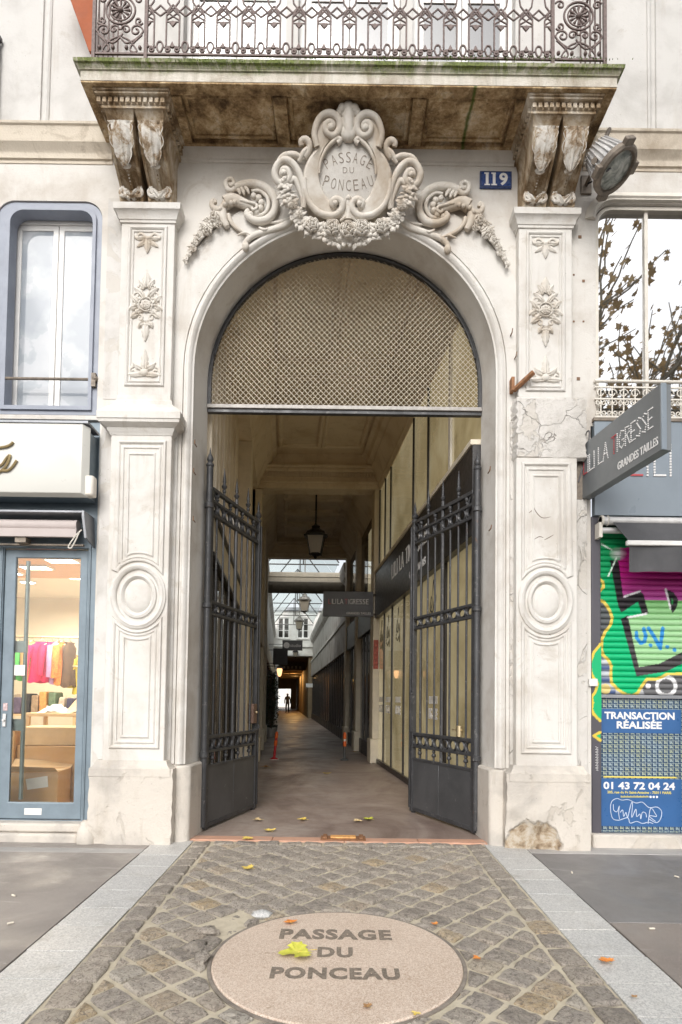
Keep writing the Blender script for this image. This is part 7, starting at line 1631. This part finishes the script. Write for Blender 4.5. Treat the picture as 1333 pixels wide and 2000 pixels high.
def spray(zx, zy):
    "colour of the shutter at zoomed drawing coordinates"
    below = None
    y_ = YEL[1]
    outside = inpoly(zx, zy, [(0, 905)] + y_[:9] + [(0, 1470)]) or inpoly(zx, zy, [(0, 1470)] + y_[8:] + [(1100, 1665), (1100, 2000), (0, 2000)])
    if min(dseg(zx, zy, y_), dseg(zx, zy, YEL[0])) < 15: return (.72, .55, .10)
    if outside:
        if (zx - 225) ** 2 + (zy - 1820) ** 2 < 55 ** 2: return (.68, .55, .22)
        dC = math.hypot(zx - 850, zy - 1790)
        if 75 < dC < 115 and zx > 740: return (.75, .75, .76)
        if math.hypot(zx - 665, zy - 1790) < 28: return (.8, .8, .8)
        if zx < 330 and zy > 1480: return (.30 + .25 * math.sin(zy * .05), .34 + .25 * math.sin(zy * .05), .42 + .2 * math.sin(zy * .05))
        if dC < 240: return (.13, .13, .135)
        return (.10, .11, .115) if zy < 1480 else (.42, .43, .46)
    if min(dseg(zx, zy, [(185, 330), (290, 390)]), dseg(zx, zy, [(255, 660), (300, 560), (340, 470)])) < 8: return (.7, .85, .75)
    g = math.hypot((zx - 355) / 1.3, zy - 430)
    if g < 70: return tuple(.85 * max(0, 1 - g / 75) + c * min(1, g / 75) for c in ((.45, .02, .22) if zx > 380 else (.0, .32, .10)))
    for p in INN:
        if inpoly(zx, zy, p): return (.03, .30, .08)
    if min(dseg(zx, zy, [(420, 870), (580, 815)]), dseg(zx, zy, [(460, 1085), (650, 1045)]), dseg(zx, zy, [(845, 795), (895, 990)])) < 11: return (.75, .74, .76)
    if any(inpoly(zx, zy, p) for p in BK): return (.022, .018, .022) if zy < 1250 else (.06, .055, .058)
    if min(dseg(zx, zy, p) for p in BLU) < 19: return (.03, .27, .62)
    inner = inpoly(zx, zy, [(340, 420), (410, 880), (580, 815), (660, 1045), (460, 1090), (570, 1595), (780, 1560), (1016, 1440), (1200, 1300), (1200, 200), (380, 380)])
    if inner:
        if zy < 910:
            f_ = max(0, min(1, (zy - 640) / 270)); return (.56 - .16 * f_, .012 + .06 * f_, .26 + .04 * f_)
        f_ = max(0, min(1, (zy - 910) / 220)); return (.20 + .14 * f_, .48 + .12 * f_, .17 + .14 * f_)
    f_ = max(0, min(1, (zy - 300) / 900)); return (.0, .27 + .18 * f_, .085 + .09 * f_)
def vcol_mat(name, rough=.45):
    t_ = NT(name, rough, .1); n_ = t_.n.new('ShaderNodeVertexColor'); n_.layer_name = 'paint'; t_.col(n_.outputs['Color']); t_.bump(t_.noise(60, 4), .1, .003); return t_.m
MT['graffiti'] = vcol_mat('spray_painted_metal')
def paint(o, fn):
    me = o.data; ca_ = me.color_attributes.new('paint', 'FLOAT_COLOR', 'POINT')
    for i, v in enumerate(me.vertices):
        c = fn(o.matrix_world @ v.co if False else v.co + ORG[o]); ca_.data[i].color = (*c, 1)
def world_to_px(p):
    v = p - CAMP; return CX + F_PX * v.dot(CR) / v.dot(CW), PYC - F_PX * v.dot(CU) / v.dot(CW)
def px_to_draw(p):
    a, c = world_to_px(p); return (a - 1140) / .19, (c - 1000) / .19
def sh_col(p): return spray(*px_to_draw(p))
YS = .05; zs1, zs0 = P(1250, 1030, YS).z, P(1250, 1357, YS).z; ns = 29; dz = (zs1 - zs0) / ns
for i in range(ns):
    z0 = zs0 + dz * i; b = MB(); nx = 250; prof = [(.006, 0), (-.004, .10), (-.009, .23), (-.011, .36), (-.012, .5), (-.011, .64), (-.009, .77), (-.004, .9), (.006, .995)]; vs = []
    for dy, f_ in prof:
        for k_ in range(nx + 1): vs.append(Vector((xp1 - .01 + (3.95 - xp1) * k_ / nx, YS + dy, z0 + dz * f_)))
    m2 = nx + 1; b.add(vs, [(r_ * m2 + k_, r_ * m2 + k_ + 1, (r_ + 1) * m2 + k_ + 1, (r_ + 1) * m2 + k_) for r_ in range(len(prof) - 1) for k_ in range(nx)])
    o = b.build('shutter_slat', MT['graffiti'], rsf, smooth=50, fix=False); paint(o, sh_col)
MT['shadow_gap'] = plain('shutter_backing', (.02, .02, .02), .9, bump=0)
b = MB(); b.box((xp1 - .02, YS + .012, .3), (3.95, YS + .03, zf0)); b.box((3.94, .0, .1), (4.36, .12, zf0)); b.build('shutter_backing', MT['shadow_gap'], rsf)
b = MB(); b.box((xp1 - .01, YS - .02, zs0 - .035), (4.35, YS + .01, zs0 - .002)); b.build('shutter_bottom_bar', MT['zinc'], rsf, bevel=.004)
# graffiti on the post
b = MB(); nx, nz = 14, 120; z0_, z1_ = P(1163, 1450, 0).z, P(1163, 1255, 0).z
b.add([Vector((xp0 + (xp1 - xp0) * i / nx, -.003, z0_ + (z1_ - z0_) * j / nz)) for j in range(nz + 1) for i in range(nx + 1)], [(j * (nx + 1) + i, j * (nx + 1) + i + 1, (j + 1) * (nx + 1) + i + 1, (j + 1) * (nx + 1) + i) for j in range(nz) for i in range(nx)])
def postcol(p):
    a, c = world_to_px(p); edge = [(1173, 1258), (1160, 1275), (1152, 1298), (1156, 1318), (1168, 1335), (1164, 1350), (1156, 1362), (1158, 1372), (1156, 1385), (1160, 1395), (1173, 1408)]
    e2 = [(1173, 1430), (1160, 1437), (1173, 1446)]
    if min(dseg(a, c, edge), dseg(a, c, e2)) < 2.6: return (.70, .52, .06)
    if inpoly(a, c, edge + [(1190, 1408), (1190, 1258)]) or inpoly(a, c, e2): return (.0, .42, .16)
    return (.085, .08, .09)
o = b.build('post_graffiti', MT['graffiti'], rsf, fix=False); paint(o, postcol)
# ---- patterned film and blue notice
YP = .06
t = NT('patterned_window_film', .25, 0, .5)
u_ = t.xyz()
sx_, sz_ = t.math('MULTIPLY', u_[0], 1 / .052), t.math('MULTIPLY', u_[2], 1 / .042)
fx, fz = t.math('FRACT', sx_), t.math('FRACT', sz_)
def near(v, c, w): return t.math('LESS_THAN', t.math('ABSOLUTE', t.math('SUBTRACT', v, c)), w)
ln1 = t.math('MAXIMUM', near(fx, .0, .07), near(fz, .0, .08))
ar = t.math('MAXIMUM', t.math('MULTIPLY', near(fx, .5, .08), t.math('GREATER_THAN', fz, .35)), t.math('MULTIPLY', near(fz, .5, .09), t.math('GREATER_THAN', fx, .45)))
ar = t.math('MAXIMUM', ar, t.math('MULTIPLY', near(fx, .75, .08), near(fz, .72, .2)))
k = t.mix(t.math('MAXIMUM', ln1, ar), (.035, .07, .13), t.ramp(t.noise(9, 3), [(.4, (.34, .42, .44)), (.6, (.38, .42, .30))]))
t.col(k); MT['film_pattern'] = t.m
def pr(px, py, Y=YP): return P(px, py, Y)
x0, x1 = xp1, pr(1331, 1450).x
b = MB(); b.box((x0, YP, P(1250, 1626, YP).z), (x1 + .01, YP + .01, zs0)); b.build('film_pane', MT['film_pattern'], rsf)
b = MB(); b.box((x1 + .01, .0, .10), (x1 + .10, .12, zs0)); b.build('door_post', MT['post'], rsf)
b = MB(); b.box((x1 + .10, YP, P(1250, 1626, YP).z), (4.35, YP + .01, zs0)); b.build('film_pane', MT['film_pattern'], rsf)
ad = thing('agency_notice', 'blue agency notice TRANSACTION RÉALISÉE with phone number on the shop window', 'notice', ((x0 + x1) / 2, YP, pr(1250, 1615).z))
MT['notice_blue'] = plain('notice_blue', (.035, .115, .29), .35, var=.06, bump=0); MT['notice_yellow'] = plain('notice_yellow', (.75, .62, .12), .5, bump=0)
for (ya_, yb_) in ((1385, 1432), (1521, 1614)):
    b = MB(); b.box((x0 + .006, YP - .006, pr(1250, yb_).z), (x1 - .002, YP - .001, pr(1250, ya_).z)); b.build('notice_panel', MT['notice_blue'], ad)
def txt(s_, px, py, wpx, hpx, mt, bold=.02):
    c = pr(px, py, YP - .007); k_ = (c.y + CAM_D) / F_PX
    text_fit(s_, wpx * k_, hpx * k_, lambda x, y, d: Vector((c.x + x, YP - .0065 - d, c.z + y)), bold=bold, depth=.0008).build('notice_text', MT[mt], ad)
txt('TRANSACTION', 1249.5, 1398, 137, 14.5, 'letter_white', .035); txt('RÉALISÉE', 1249, 1414.5, 88, 18, 'letter_white', .035)
txt('01 43 72 04 24', 1249, 1535, 139, 14.5, 'letter_white', .03); txt('205, rue du Fg Saint-Antoine - 75011 PARIS', 1249, 1548.5, 124, 6.5, 'notice_yellow', .02); txt('www.immorhome.com', 1240, 1556, 54, 4.5, 'notice_yellow', .01) if False else None
b = MB(); b.box((pr(1179, 1518).x, YP - .007, pr(1250, 1519).z), (pr(1321, 1518).x, YP - .001, pr(1250, 1516.5).z)); b.build('notice_rule', MT['notice_yellow'], ad)
for i in range(26):
    b = MB(); q = pr(1213 + i * 2.1, 1556, YP - .007); b.box((q.x, YP - .0075, q.z - .008), (q.x + .006, YP - .005, q.z + .006 + .004 * (i % 3 == 0))); b.build('notice_text', MT['notice_yellow'], ad)
for i in range(3):
    b = MB(); q = pr(1271 + i * 6.2, 1556.5, YP - .006); b.lathe([(.011, 0), (.011, .002)], 12, Matrix.Translation(q) @ Matrix.Rotation(PI / 2, 4, 'X')); b.build('notice_roundel', MT['letter_white'], ad)
# hand-drawn tag in white marker (drawing coordinates of a 6.25x view from 1140,1350)
MT['marker'] = plain('pale_marker_ink', (.55, .62, .74), .6, var=.1, bump=0)
b = MB()
for pts in ([(330, 1400), (350, 1340), (410, 1310), (470, 1330), (550, 1325), (640, 1365), (720, 1355), (800, 1420), (900, 1415), (955, 1470), (940, 1560), (890, 1605), (800, 1560)], [(330, 1400), (335, 1480), (360, 1555), (430, 1575), (540, 1545), (570, 1610), (650, 1590), (720, 1615), (790, 1600), (850, 1615)], [(365, 1380), (370, 1450), (410, 1470), (440, 1400), (430, 1480), (440, 1560)], [(450, 1480), (480, 1450), (490, 1530), (520, 1480), (540, 1540), (580, 1380), (600, 1370), (590, 1540), (640, 1440), (650, 1530), (690, 1500), (700, 1560), (720, 1480), (760, 1490), (770, 1540)], [(790, 1620), (820, 1430), (880, 1500), (890, 1530), (800, 1520), (880, 1590)]):
    p = [pr(1140 + v.x / 6.25, 1350 + v.y / 6.25, YP - .008) for v in lp(pts, 5)]; b.tube(p, .0035, 5, flat=.4, up=(0, 1, 0))
b.build('marker_scrawl', MT['marker'], ad, fix=False)
b = MB()
for i in range(9):
    q = P(1166, 1460 + i * 5.2, -.003); b.tube([q + Vector((-.012, 0, .008)), q + Vector((.012, 0, -.002)), q + Vector((-.006, 0, -.012)), q + Vector((.014, 0, -.016))], .0025, 5)
setp(b.build('marker_scrawl', MT['letter_white'], fix=False), 'small vertical white marker scrawl on the shutter guide', 'graffiti')
# sill and step
b = MB(); b.box((xp1 - .01, -.0, .115), (4.35, .12, P(1250, 1626, YP).z)); b.build('sill_bar', MT['fascia'], rsf, bevel=.006); 
st2 = MB(); st2.box((2.32, -.07, -.06), (4.4, .10, .115)); setp(st2.build('door_step', MT['stone_plinth'], bevel=.02), 'low chipped stone step below the roller shutter', 'step')
b = MB(); q = P(1157, 1333, -.01); b.box((q.x - .035, -.03, q.z - .035), (q.x + .045, -.001, q.z + .035)); setp(b.build('key_switch', MT['white_plastic'], bevel=.004), 'small grey key switch box beside the roller shutter', 'switch')
# awning
ra = thing('shop_awning', 'dark grey fabric awning half rolled out over the painted shutter', 'awning', (3.3, -.2, 2.6))
MT['awning'] = plain('charcoal_awning_fabric', (.075, .075, .08), .75, var=.15, scale=4, bump=.2, bscale=200)
YA = -.30; ax0 = P(1190, 1012, -.05); af = P(1228, 1056, YA)
b = MB(); b.add([Vector((ax0.x, -.05, ax0.z)), Vector((4.4, -.05, ax0.z)), Vector((4.4, YA, af.z)), Vector((af.x, YA, af.z)), Vector((ax0.x, -.045, ax0.z + .006)), Vector((4.4, -.045, ax0.z + .006)), Vector((4.4, YA, af.z + .006)), Vector((af.x, YA, af.z + .006))], [(0, 1, 2, 3), (7, 6, 5, 4), (0, 4, 5, 1), (2, 6, 7, 3), (3, 7, 4, 0)]); b.build('awning_cover', MT['awning'], ra)
zv = P(1280, 1117, YA).z; b = MB(); n_ = 60; vs = []
for j, z in enumerate((af.z - .03, (af.z + zv) / 2, zv)):
    for i in range(n_ + 1): vs.append(Vector((af.x + .01 + (4.4 - af.x) * i / n_, YA + .006 * math.sin(i * .8) * j + .012 * math.sin(i * .31 + j), z)))
b.add(vs, [(j * (n_ + 1) + i, j * (n_ + 1) + i + 1, (j + 1) * (n_ + 1) + i + 1, (j + 1) * (n_ + 1) + i) for j in range(2) for i in range(n_)]); b.build('valance', MT['awning'], ra, smooth=60)
b = MB(); b.box((af.x - .02, YA - .025, af.z - .045), (4.4, YA + .02, af.z)); b.build('front_bar', MT['white_plastic'], ra, bevel=.008)
b = MB(); q = P(1178, 1018, -.06); b.tube([Vector((q.x - .03, -.07, q.z)), Vector((4.4, -.07, q.z))], .04, 12); b.tube([Vector((q.x - .04, -.07, q.z - .09)), Vector((4.4, -.07, q.z - .09))], .028, 10); b.build('roller_tube', MT['alu'], ra, smooth=40)
b = MB(); b.lathe([(.05, 0), (.05, .02), (.03, .03), (.03, .06), (.05, .065)], 14, Matrix.Translation((q.x - .03, -.075, q.z)) @ Matrix.Rotation(PI / 2, 4, 'Y')); b.box((q.x - .05, -.10, q.z - .16), (q.x - .02, -.0, q.z - .02)); b.build('gear_box', MT['cream_paint'], ra, smooth=40)
# ------------------------------------------------------------------ projecting sign
ps = thing('projecting_sign', 'long grey projecting sign box LILI LA TIGRESSE GRANDES TAILLES over the right pavement', 'sign', (2.35, -.6, 3.1))
near_t, near_b = P(1290, 735, -1.18), P(1290, 868, -1.18); far_t, far_b = P(1135, 883, -.02), P(1133, 985, -.02)
zt_, zb4 = near_t.z, near_b.z; hgt_ = .5 * ((near_t.z - near_b.z) + (far_t.z - far_b.z)); zmid = .5 * (near_t.z + near_b.z) * .5 + .5 * (far_t.z + far_b.z) * .5
zt_, zb4 = zmid + hgt_ / 2, zmid + -hgt_ / 2
sa_, sb_ = Vector((far_t.x, -.03, 0)), Vector((near_t.x, -1.18, 0)); dv = (sb_ - sa_); lg = dv.length; dv.normalize(); nv = Vector((-dv.y, dv.x, 0)); nv = nv if nv.x < 0 else -nv; thk = .088
def on_sign(x, y, d): return sa_ + dv * (lg / 2 + x) + nv * d + Vector((0, 0, zmid + y))
MT['sign_grey'] = plain('grey_sign_metal', (.20, .215, .225), .38, .25, .07, 3, .03); 
b = MB(); q0 = [sa_ + Vector((0, 0, zb4)), sb_ + Vector((0, 0, zb4)), sb_ + Vector((0, 0, zt_)), sa_ + Vector((0, 0, zt_))]; b.hexa(q0, [v - nv * thk for v in q0]); b.build('sign_box', MT['sign_grey'], ps, bevel=.004)
e0 = sb_ + dv * .002; b = MB(); b.hexa([e0 + Vector((0, 0, zb4 + .0)), e0 - nv * thk * .48 + Vector((0, 0, zb4)), e0 - nv * thk * .48 + Vector((0, 0, zt_)), e0 + Vector((0, 0, zt_))], [v + dv * .012 for v in (e0 + Vector((0, 0, zb4)), e0 - nv * thk * .48 + Vector((0, 0, zb4)), e0 - nv * thk * .48 + Vector((0, 0, zt_)), e0 + Vector((0, 0, zt_)))]); b.build('end_cap', MT['fascia'], ps, bevel=.003)
hh2 = hgt_ * .29; total = sum(ADV[c] for c in 'LILI LA TIGRESSE'); sc2 = lg * .90 / (total); xx0 = -lg * .46
M_dot = Matrix.Identity(4)
for ch, col_ in zip('LILI LA TIGRESSE', 'rwwwwwwwrwwwwwww'):
    if ch != ' ':
        b = MB(); xs_ = xx0; dots(b, LET[ch], lambda u, v: on_sign(xs_ + u * sc2, -hgt_ * .07 + v * hh2, .003), .11, .0043); b.build('dotted_letter', MT['letter_red' if col_ == 'r' else 'letter_white'], ps)
    xx0 += ADV[ch] * sc2
text_fit('GRANDES TAILLES', lg * .46, hgt_ * .13, lambda x, y, d: on_sign(lg * .245 + x, -hgt_ * .33 + y, .002 + d), bold=.012, depth=.0015).build('sign_lettering', MT['letter_white'], ps)
b = MB(); b.box((sa_.x - .12, -.05, zmid - .26), (sa_.x + .02, .0, zmid + .24)); b.build('wall_plate', MT['alu_dark'], ps, bevel=.004)
b = MB(); b.tube(spline([Vector((sa_.x - .03, -.05, zmid + .30)), Vector((sa_.x + .06, -.07, zmid + .38)), Vector((sa_.x + .03, -.06, zmid + .15)), Vector((sa_.x - .04, -.06, zmid - .1))], 6), .008, 5); b.build('cable', MT['iron_black'], ps, smooth=50)
# ------------------------------------------------------------------ fallen leaves
def leaf_mat(name, c, c2):
    t_ = NT(name, .6, 0, .3); t_.col(t_.ramp(t_.noise(38, 5, .7), [(.35, c), (.65, c2)])); return t_.m
LM = dict(green=leaf_mat('yellow_green_leaf', (.50, .52, .06), (.66, .62, .12)), yellow=leaf_mat('yellow_leaf', (.66, .46, .06), (.78, .62, .20)), pale=leaf_mat('pale_ochre_leaf', (.62, .44, .20), (.75, .60, .36)), orange=leaf_mat('orange_leaf', (.62, .18, .03), (.70, .30, .08)), lime=leaf_mat('lime_leaf', (.36, .44, .04), (.55, .52, .08)), brown=leaf_mat('brown_leaf', (.30, .16, .07), (.44, .26, .12)))
LOBE = [(0, -.05), (.16, .02), (.30, -.12), (.36, .04), (.62, .0), (.52, .16), (.78, .36), (.52, .38), (.50, .56), (.30, .50), (.20, .66), (.16, .86), (0, 1.0)]
def fallen(label, px, py, wpx, col_, rot, seed, inside=False):
    p = G(px, py, 0.004, 0) if inside else G(px, py); rg = random.Random(seed); k_ = wpx / F_PX * (p.y + CAM_D) / 1.5
    z0 = .016 if inside else gz(p.y) + .017
    pts = LOBE + [(-x, y) for x, y in reversed(LOBE[1:-1])]; n_ = len(pts); b = MB(); cr_, sr_ = math.cos(rot), math.sin(rot); vs = []
    def put(x, y, h): return Vector((p.x + (x * cr_ - (y - .45) * sr_) * k_, p.y + (x * sr_ + (y - .45) * cr_) * k_, z0 + h * k_))
    vs = [put(x, y, .05 + .18 * (abs(x) ** 1.5) * rg.uniform(.2, 1.3) + rg.uniform(0, .06)) for x, y in pts] + [put(x * .5, .3 + (y - .3) * .5, .03 + .05 * rg.random()) for x, y in pts] + [put(0, .3, .03)]
    fs = [(i, (i + 1) % n_, n_ + (i + 1) % n_, n_ + i) for i in range(n_)] + [(n_ + i, n_ + (i + 1) % n_, 2 * n_) for i in range(n_)]
    th_ = thing('fallen_leaf', label, 'leaf', (p.x, p.y, z0), 'fallen plane leaves'); b.add(vs, fs); b.build('leaf_blade', LM[col_], th_, smooth=60, fix=False)
    b = MB(); b.tube([put(0, .3, .04), put(.02, -.05, .05), put(.06, -.38, .02)], .012 * k_, 5); b.build('leaf_stalk', LM['yellow'], th_)
for i, a in enumerate((('large yellow green leaf lying on the inscribed disc', 574, 1869, 86, 'green', 1.9, 0), ('small pinkish orange leaf near the top edge of the disc', 566, 1806, 30, 'orange', .4, 0), ('yellow leaf on the cobbles left of centre', 482, 1700, 32, 'yellow', 1.2, 0), ('yellow leaf on the threshold cobbles at left', 482, 1642, 30, 'yellow', 2.4, 0), ('bright orange leaf on the right granite border', 1182, 1882, 36, 'orange', .2, 0), ('small orange leaf right of the disc rim', 930, 1878, 22, 'orange', 2.0, 0), ('tiny orange leaf above the right of the disc', 848, 1810, 18, 'orange', 1.0, 0), ('small brown leaf low on the disc', 716, 1972, 24, 'brown', .8, 0), ('tiny yellow leaf below the disc edge', 812, 1988, 22, 'yellow', 2.7, 0), ('tiny ochre leaf on the right granite border near the bottom', 1238, 1953, 16, 'brown', .3, 0),
        ('pale yellow leaf at the left just inside the gate', 502, 1604, 26, 'pale', 2.0, 1), ('ochre leaf just behind the red threshold at left', 526, 1624, 28, 'yellow', .5, 1), ('pale yellow leaf inside the gate left of centre', 589, 1603, 26, 'yellow', 1.4, 1), ('beige leaf touching the green one inside the gate', 698, 1606, 24, 'pale', 2.2, 1), ('lime green leaf inside the gate right of centre', 718, 1602, 28, 'lime', .9, 1), ('ochre leaf in the middle of the passage floor', 639, 1512, 18, 'yellow', .3, 1), ('brown leaf on the passage floor at left', 516, 1500, 26, 'brown', 1.5, 1), ('ochre leaf near the right bollard', 690, 1470, 16, 'brown', 1.1, 1))):
    fallen(a[0], a[1], a[2], a[3], a[4], a[5], i + 20, bool(a[6]))
# cigarette ends and paper specks on the footway
MT['butt'] = plain('cigarette_paper', (.68, .62, .52), .7, bump=0)
for i, (px, py, lb) in enumerate(((1268, 1816, 'cigarette end on the dark asphalt at right'), (1118, 1707, 'paper speck on the asphalt near the right border'), (30, 1752, 'pale speck on the left asphalt near the edge'), (27, 1804, 'pale speck low on the left asphalt'), (1318, 1713, 'white scrap at the far right of the footway'))):
    p = G(px, py); b = MB(); a = i * 1.3; b.tube([p + Vector((0, 0, .008)), p + Vector((.035 * math.cos(a), .035 * math.sin(a), .008))], .006, 6); setp(b.build('cigarette_end', MT['butt']), lb, 'litter', 'litter on the footway')
p = G(513, 1790); b = MB(); rg = random.Random(4); b.ball(p + Vector((0, 0, .012)), .055, 9, 6, sc=(1.2, .8, .5)); b.v = [v + Vector((rg.uniform(-.008, .008), rg.uniform(-.008, .008), rg.uniform(-.004, .004))) for v in b.v]; setp(b.build('loose_stone', MT['granite'], smooth=40), 'loose grey stone at the upper left of the disc', 'stone')
for i, (px, py) in enumerate(((405, 1825), (380, 1853), (395, 1875))):
    p = G(px, py); b = MB(); rg = random.Random(i); b.ball(p + Vector((0, 0, .012)), .06, 8, 5, sc=(1.3, .7, .5), M=Matrix.Rotation(i * .9, 3, 'Z')); b.v = [v + Vector((rg.uniform(-.014, .014), rg.uniform(-.014, .014), rg.uniform(-.006, .006))) for v in b.v]; setp(b.build('broken_cobble', MT['cobble'], smooth=35), ['topmost broken cobble fragment left of the disc', 'middle broken cobble fragment left of the disc', 'lowest broken cobble fragment left of the disc'][i], 'stone', 'broken cobbles')
# split paint on the right pilaster, drawn from an enlarged view (3.308x from 930, 720)
rp = [o for o in bld.children if o.name.startswith('pilaster')][-1]
MT['crack'] = plain('old_paint_edge', (.20, .16, .13), .9, bump=0)
for pts in ([(372, 842), (378, 905), (425, 962), (486, 957)], [(378, 905), (340, 934)], [(376, 1104), (410, 1085), (438, 1093)], [(440, 1107), (470, 1092), (504, 1072)], [(385, 1650), (412, 1690), (450, 1700), (490, 1726)]):
    q = [P(930 + v.x / 3.308, 720 + v.y / 3.308, -.1405) for v in lp(pts, 5)]; b = MB(); b.tube(q, taper(len(q), .0008, .0008, .0075), 5, flat=.35, up=(0, 1, 0)); b.build('paint_crack', MT['crack'], rp, fix=False)
# fixing plugs beside the pilasters
for px, py, r_, lb in ((1133, 463, .016, 'square rusty wall plug right of the right capital'), (1121, 537, .009, 'small wall plug beside the top of the right bouquet'), (1140, 549, .013, 'rust ringed wall plug between right pilaster and window'), (1121, 628, .009, 'small wall plug beside the foot of the right bouquet'), (1140, 628, .009, 'small wall plug left of the right window at mid height'), (1130, 740, .016, 'square rusty wall plug above the patched render'), (222, 440, .009, 'upper small wall plug left of the left capital panel'), (222, 458, .009, 'lower small wall plug left of the left capital panel')):
    q = P(px, py, 0); b = MB(); b.box((q.x - r_, -.004, q.z - r_), (q.x + r_, .0, q.z + r_)); setp(b.build('wall_plug', MT['nail'], bevel=.002), lb, 'wall plug', 'plugs in the wall')
# ------------------------------------------------------------------ plane tree across the pavement (it shows in the right window)
tree = thing('plane_tree', 'sparse autumn plane tree reflected in the right mezzanine window', 'tree', (6.4, -9.6, -.23))
rg = random.Random(21); tb_ = MB(); lf = MB(); root = Vector((6.4, -9.6, -.23))
tb_.tube(spline([root, root + Vector((.1, 0, 2)), root + Vector((.0, .1, 4.5)), root + Vector((.2, .1, 7))], 5), taper(16, .24, .14), 10)
def branch(p, d, ln, r_, lev):
    pts = [p]; q = p
    for i in range(5):
        d = (d + Vector((rg.gauss(0, .16), rg.gauss(0, .16), rg.gauss(.04, .12)))).normalized(); q = q + d * (ln / 5); pts.append(q)
        if lev < 3:
            for _ in range(2 if i > 0 else 0):
                nd = (d + Vector((rg.gauss(0, .7), rg.gauss(0, .7), rg.gauss(.1, .4)))).normalized(); branch(q, nd, ln * rg.uniform(.4, .62), r_ * .55, lev + 1)
        if lev >= 2:
            for _ in range(3 if lev == 3 else 1):
                if rg.random() < .62:
                    c = q + Vector((rg.gauss(0, .06), rg.gauss(0, .06), rg.gauss(-.05, .05))); u = Vector((rg.gauss(0, 1), rg.gauss(0, 1), rg.gauss(0, 1))).normalized(); v = u.orthogonal().normalized(); s_ = rg.uniform(.05, .10)
                    s_ *= 1.25; lf.add([c] + [c + u * s_ * x + v * s_ * y for x, y in ((.35, .25), (.3, .75), (.75, .5), (1.1, .95), (1.15, .4), (1.9, .1), (1.15, -.4), (1.2, -.9), (.75, -.5), (.35, -.8), (.3, -.25))], [tuple(range(12))])
    tb_.tube(pts, taper(len(pts), r_, r_ * .45), 5, cap=False)
for k_ in range(6):
    a = k_ * 1.05; branch(root + Vector((.15, .1, 5.4 + .35 * k_)), Vector((math.cos(a) * .7, math.sin(a) * .7, .75)).normalized(), 4.6, .085, 1)
tb_.build('trunk', plain('pale_plane_bark', (.36, .33, .27), .9), tree, fix=False, smooth=60); lf.build('crown', leaf_mat('autumn_leaves', (.50, .34, .18), (.62, .48, .28)), tree, fix=False)
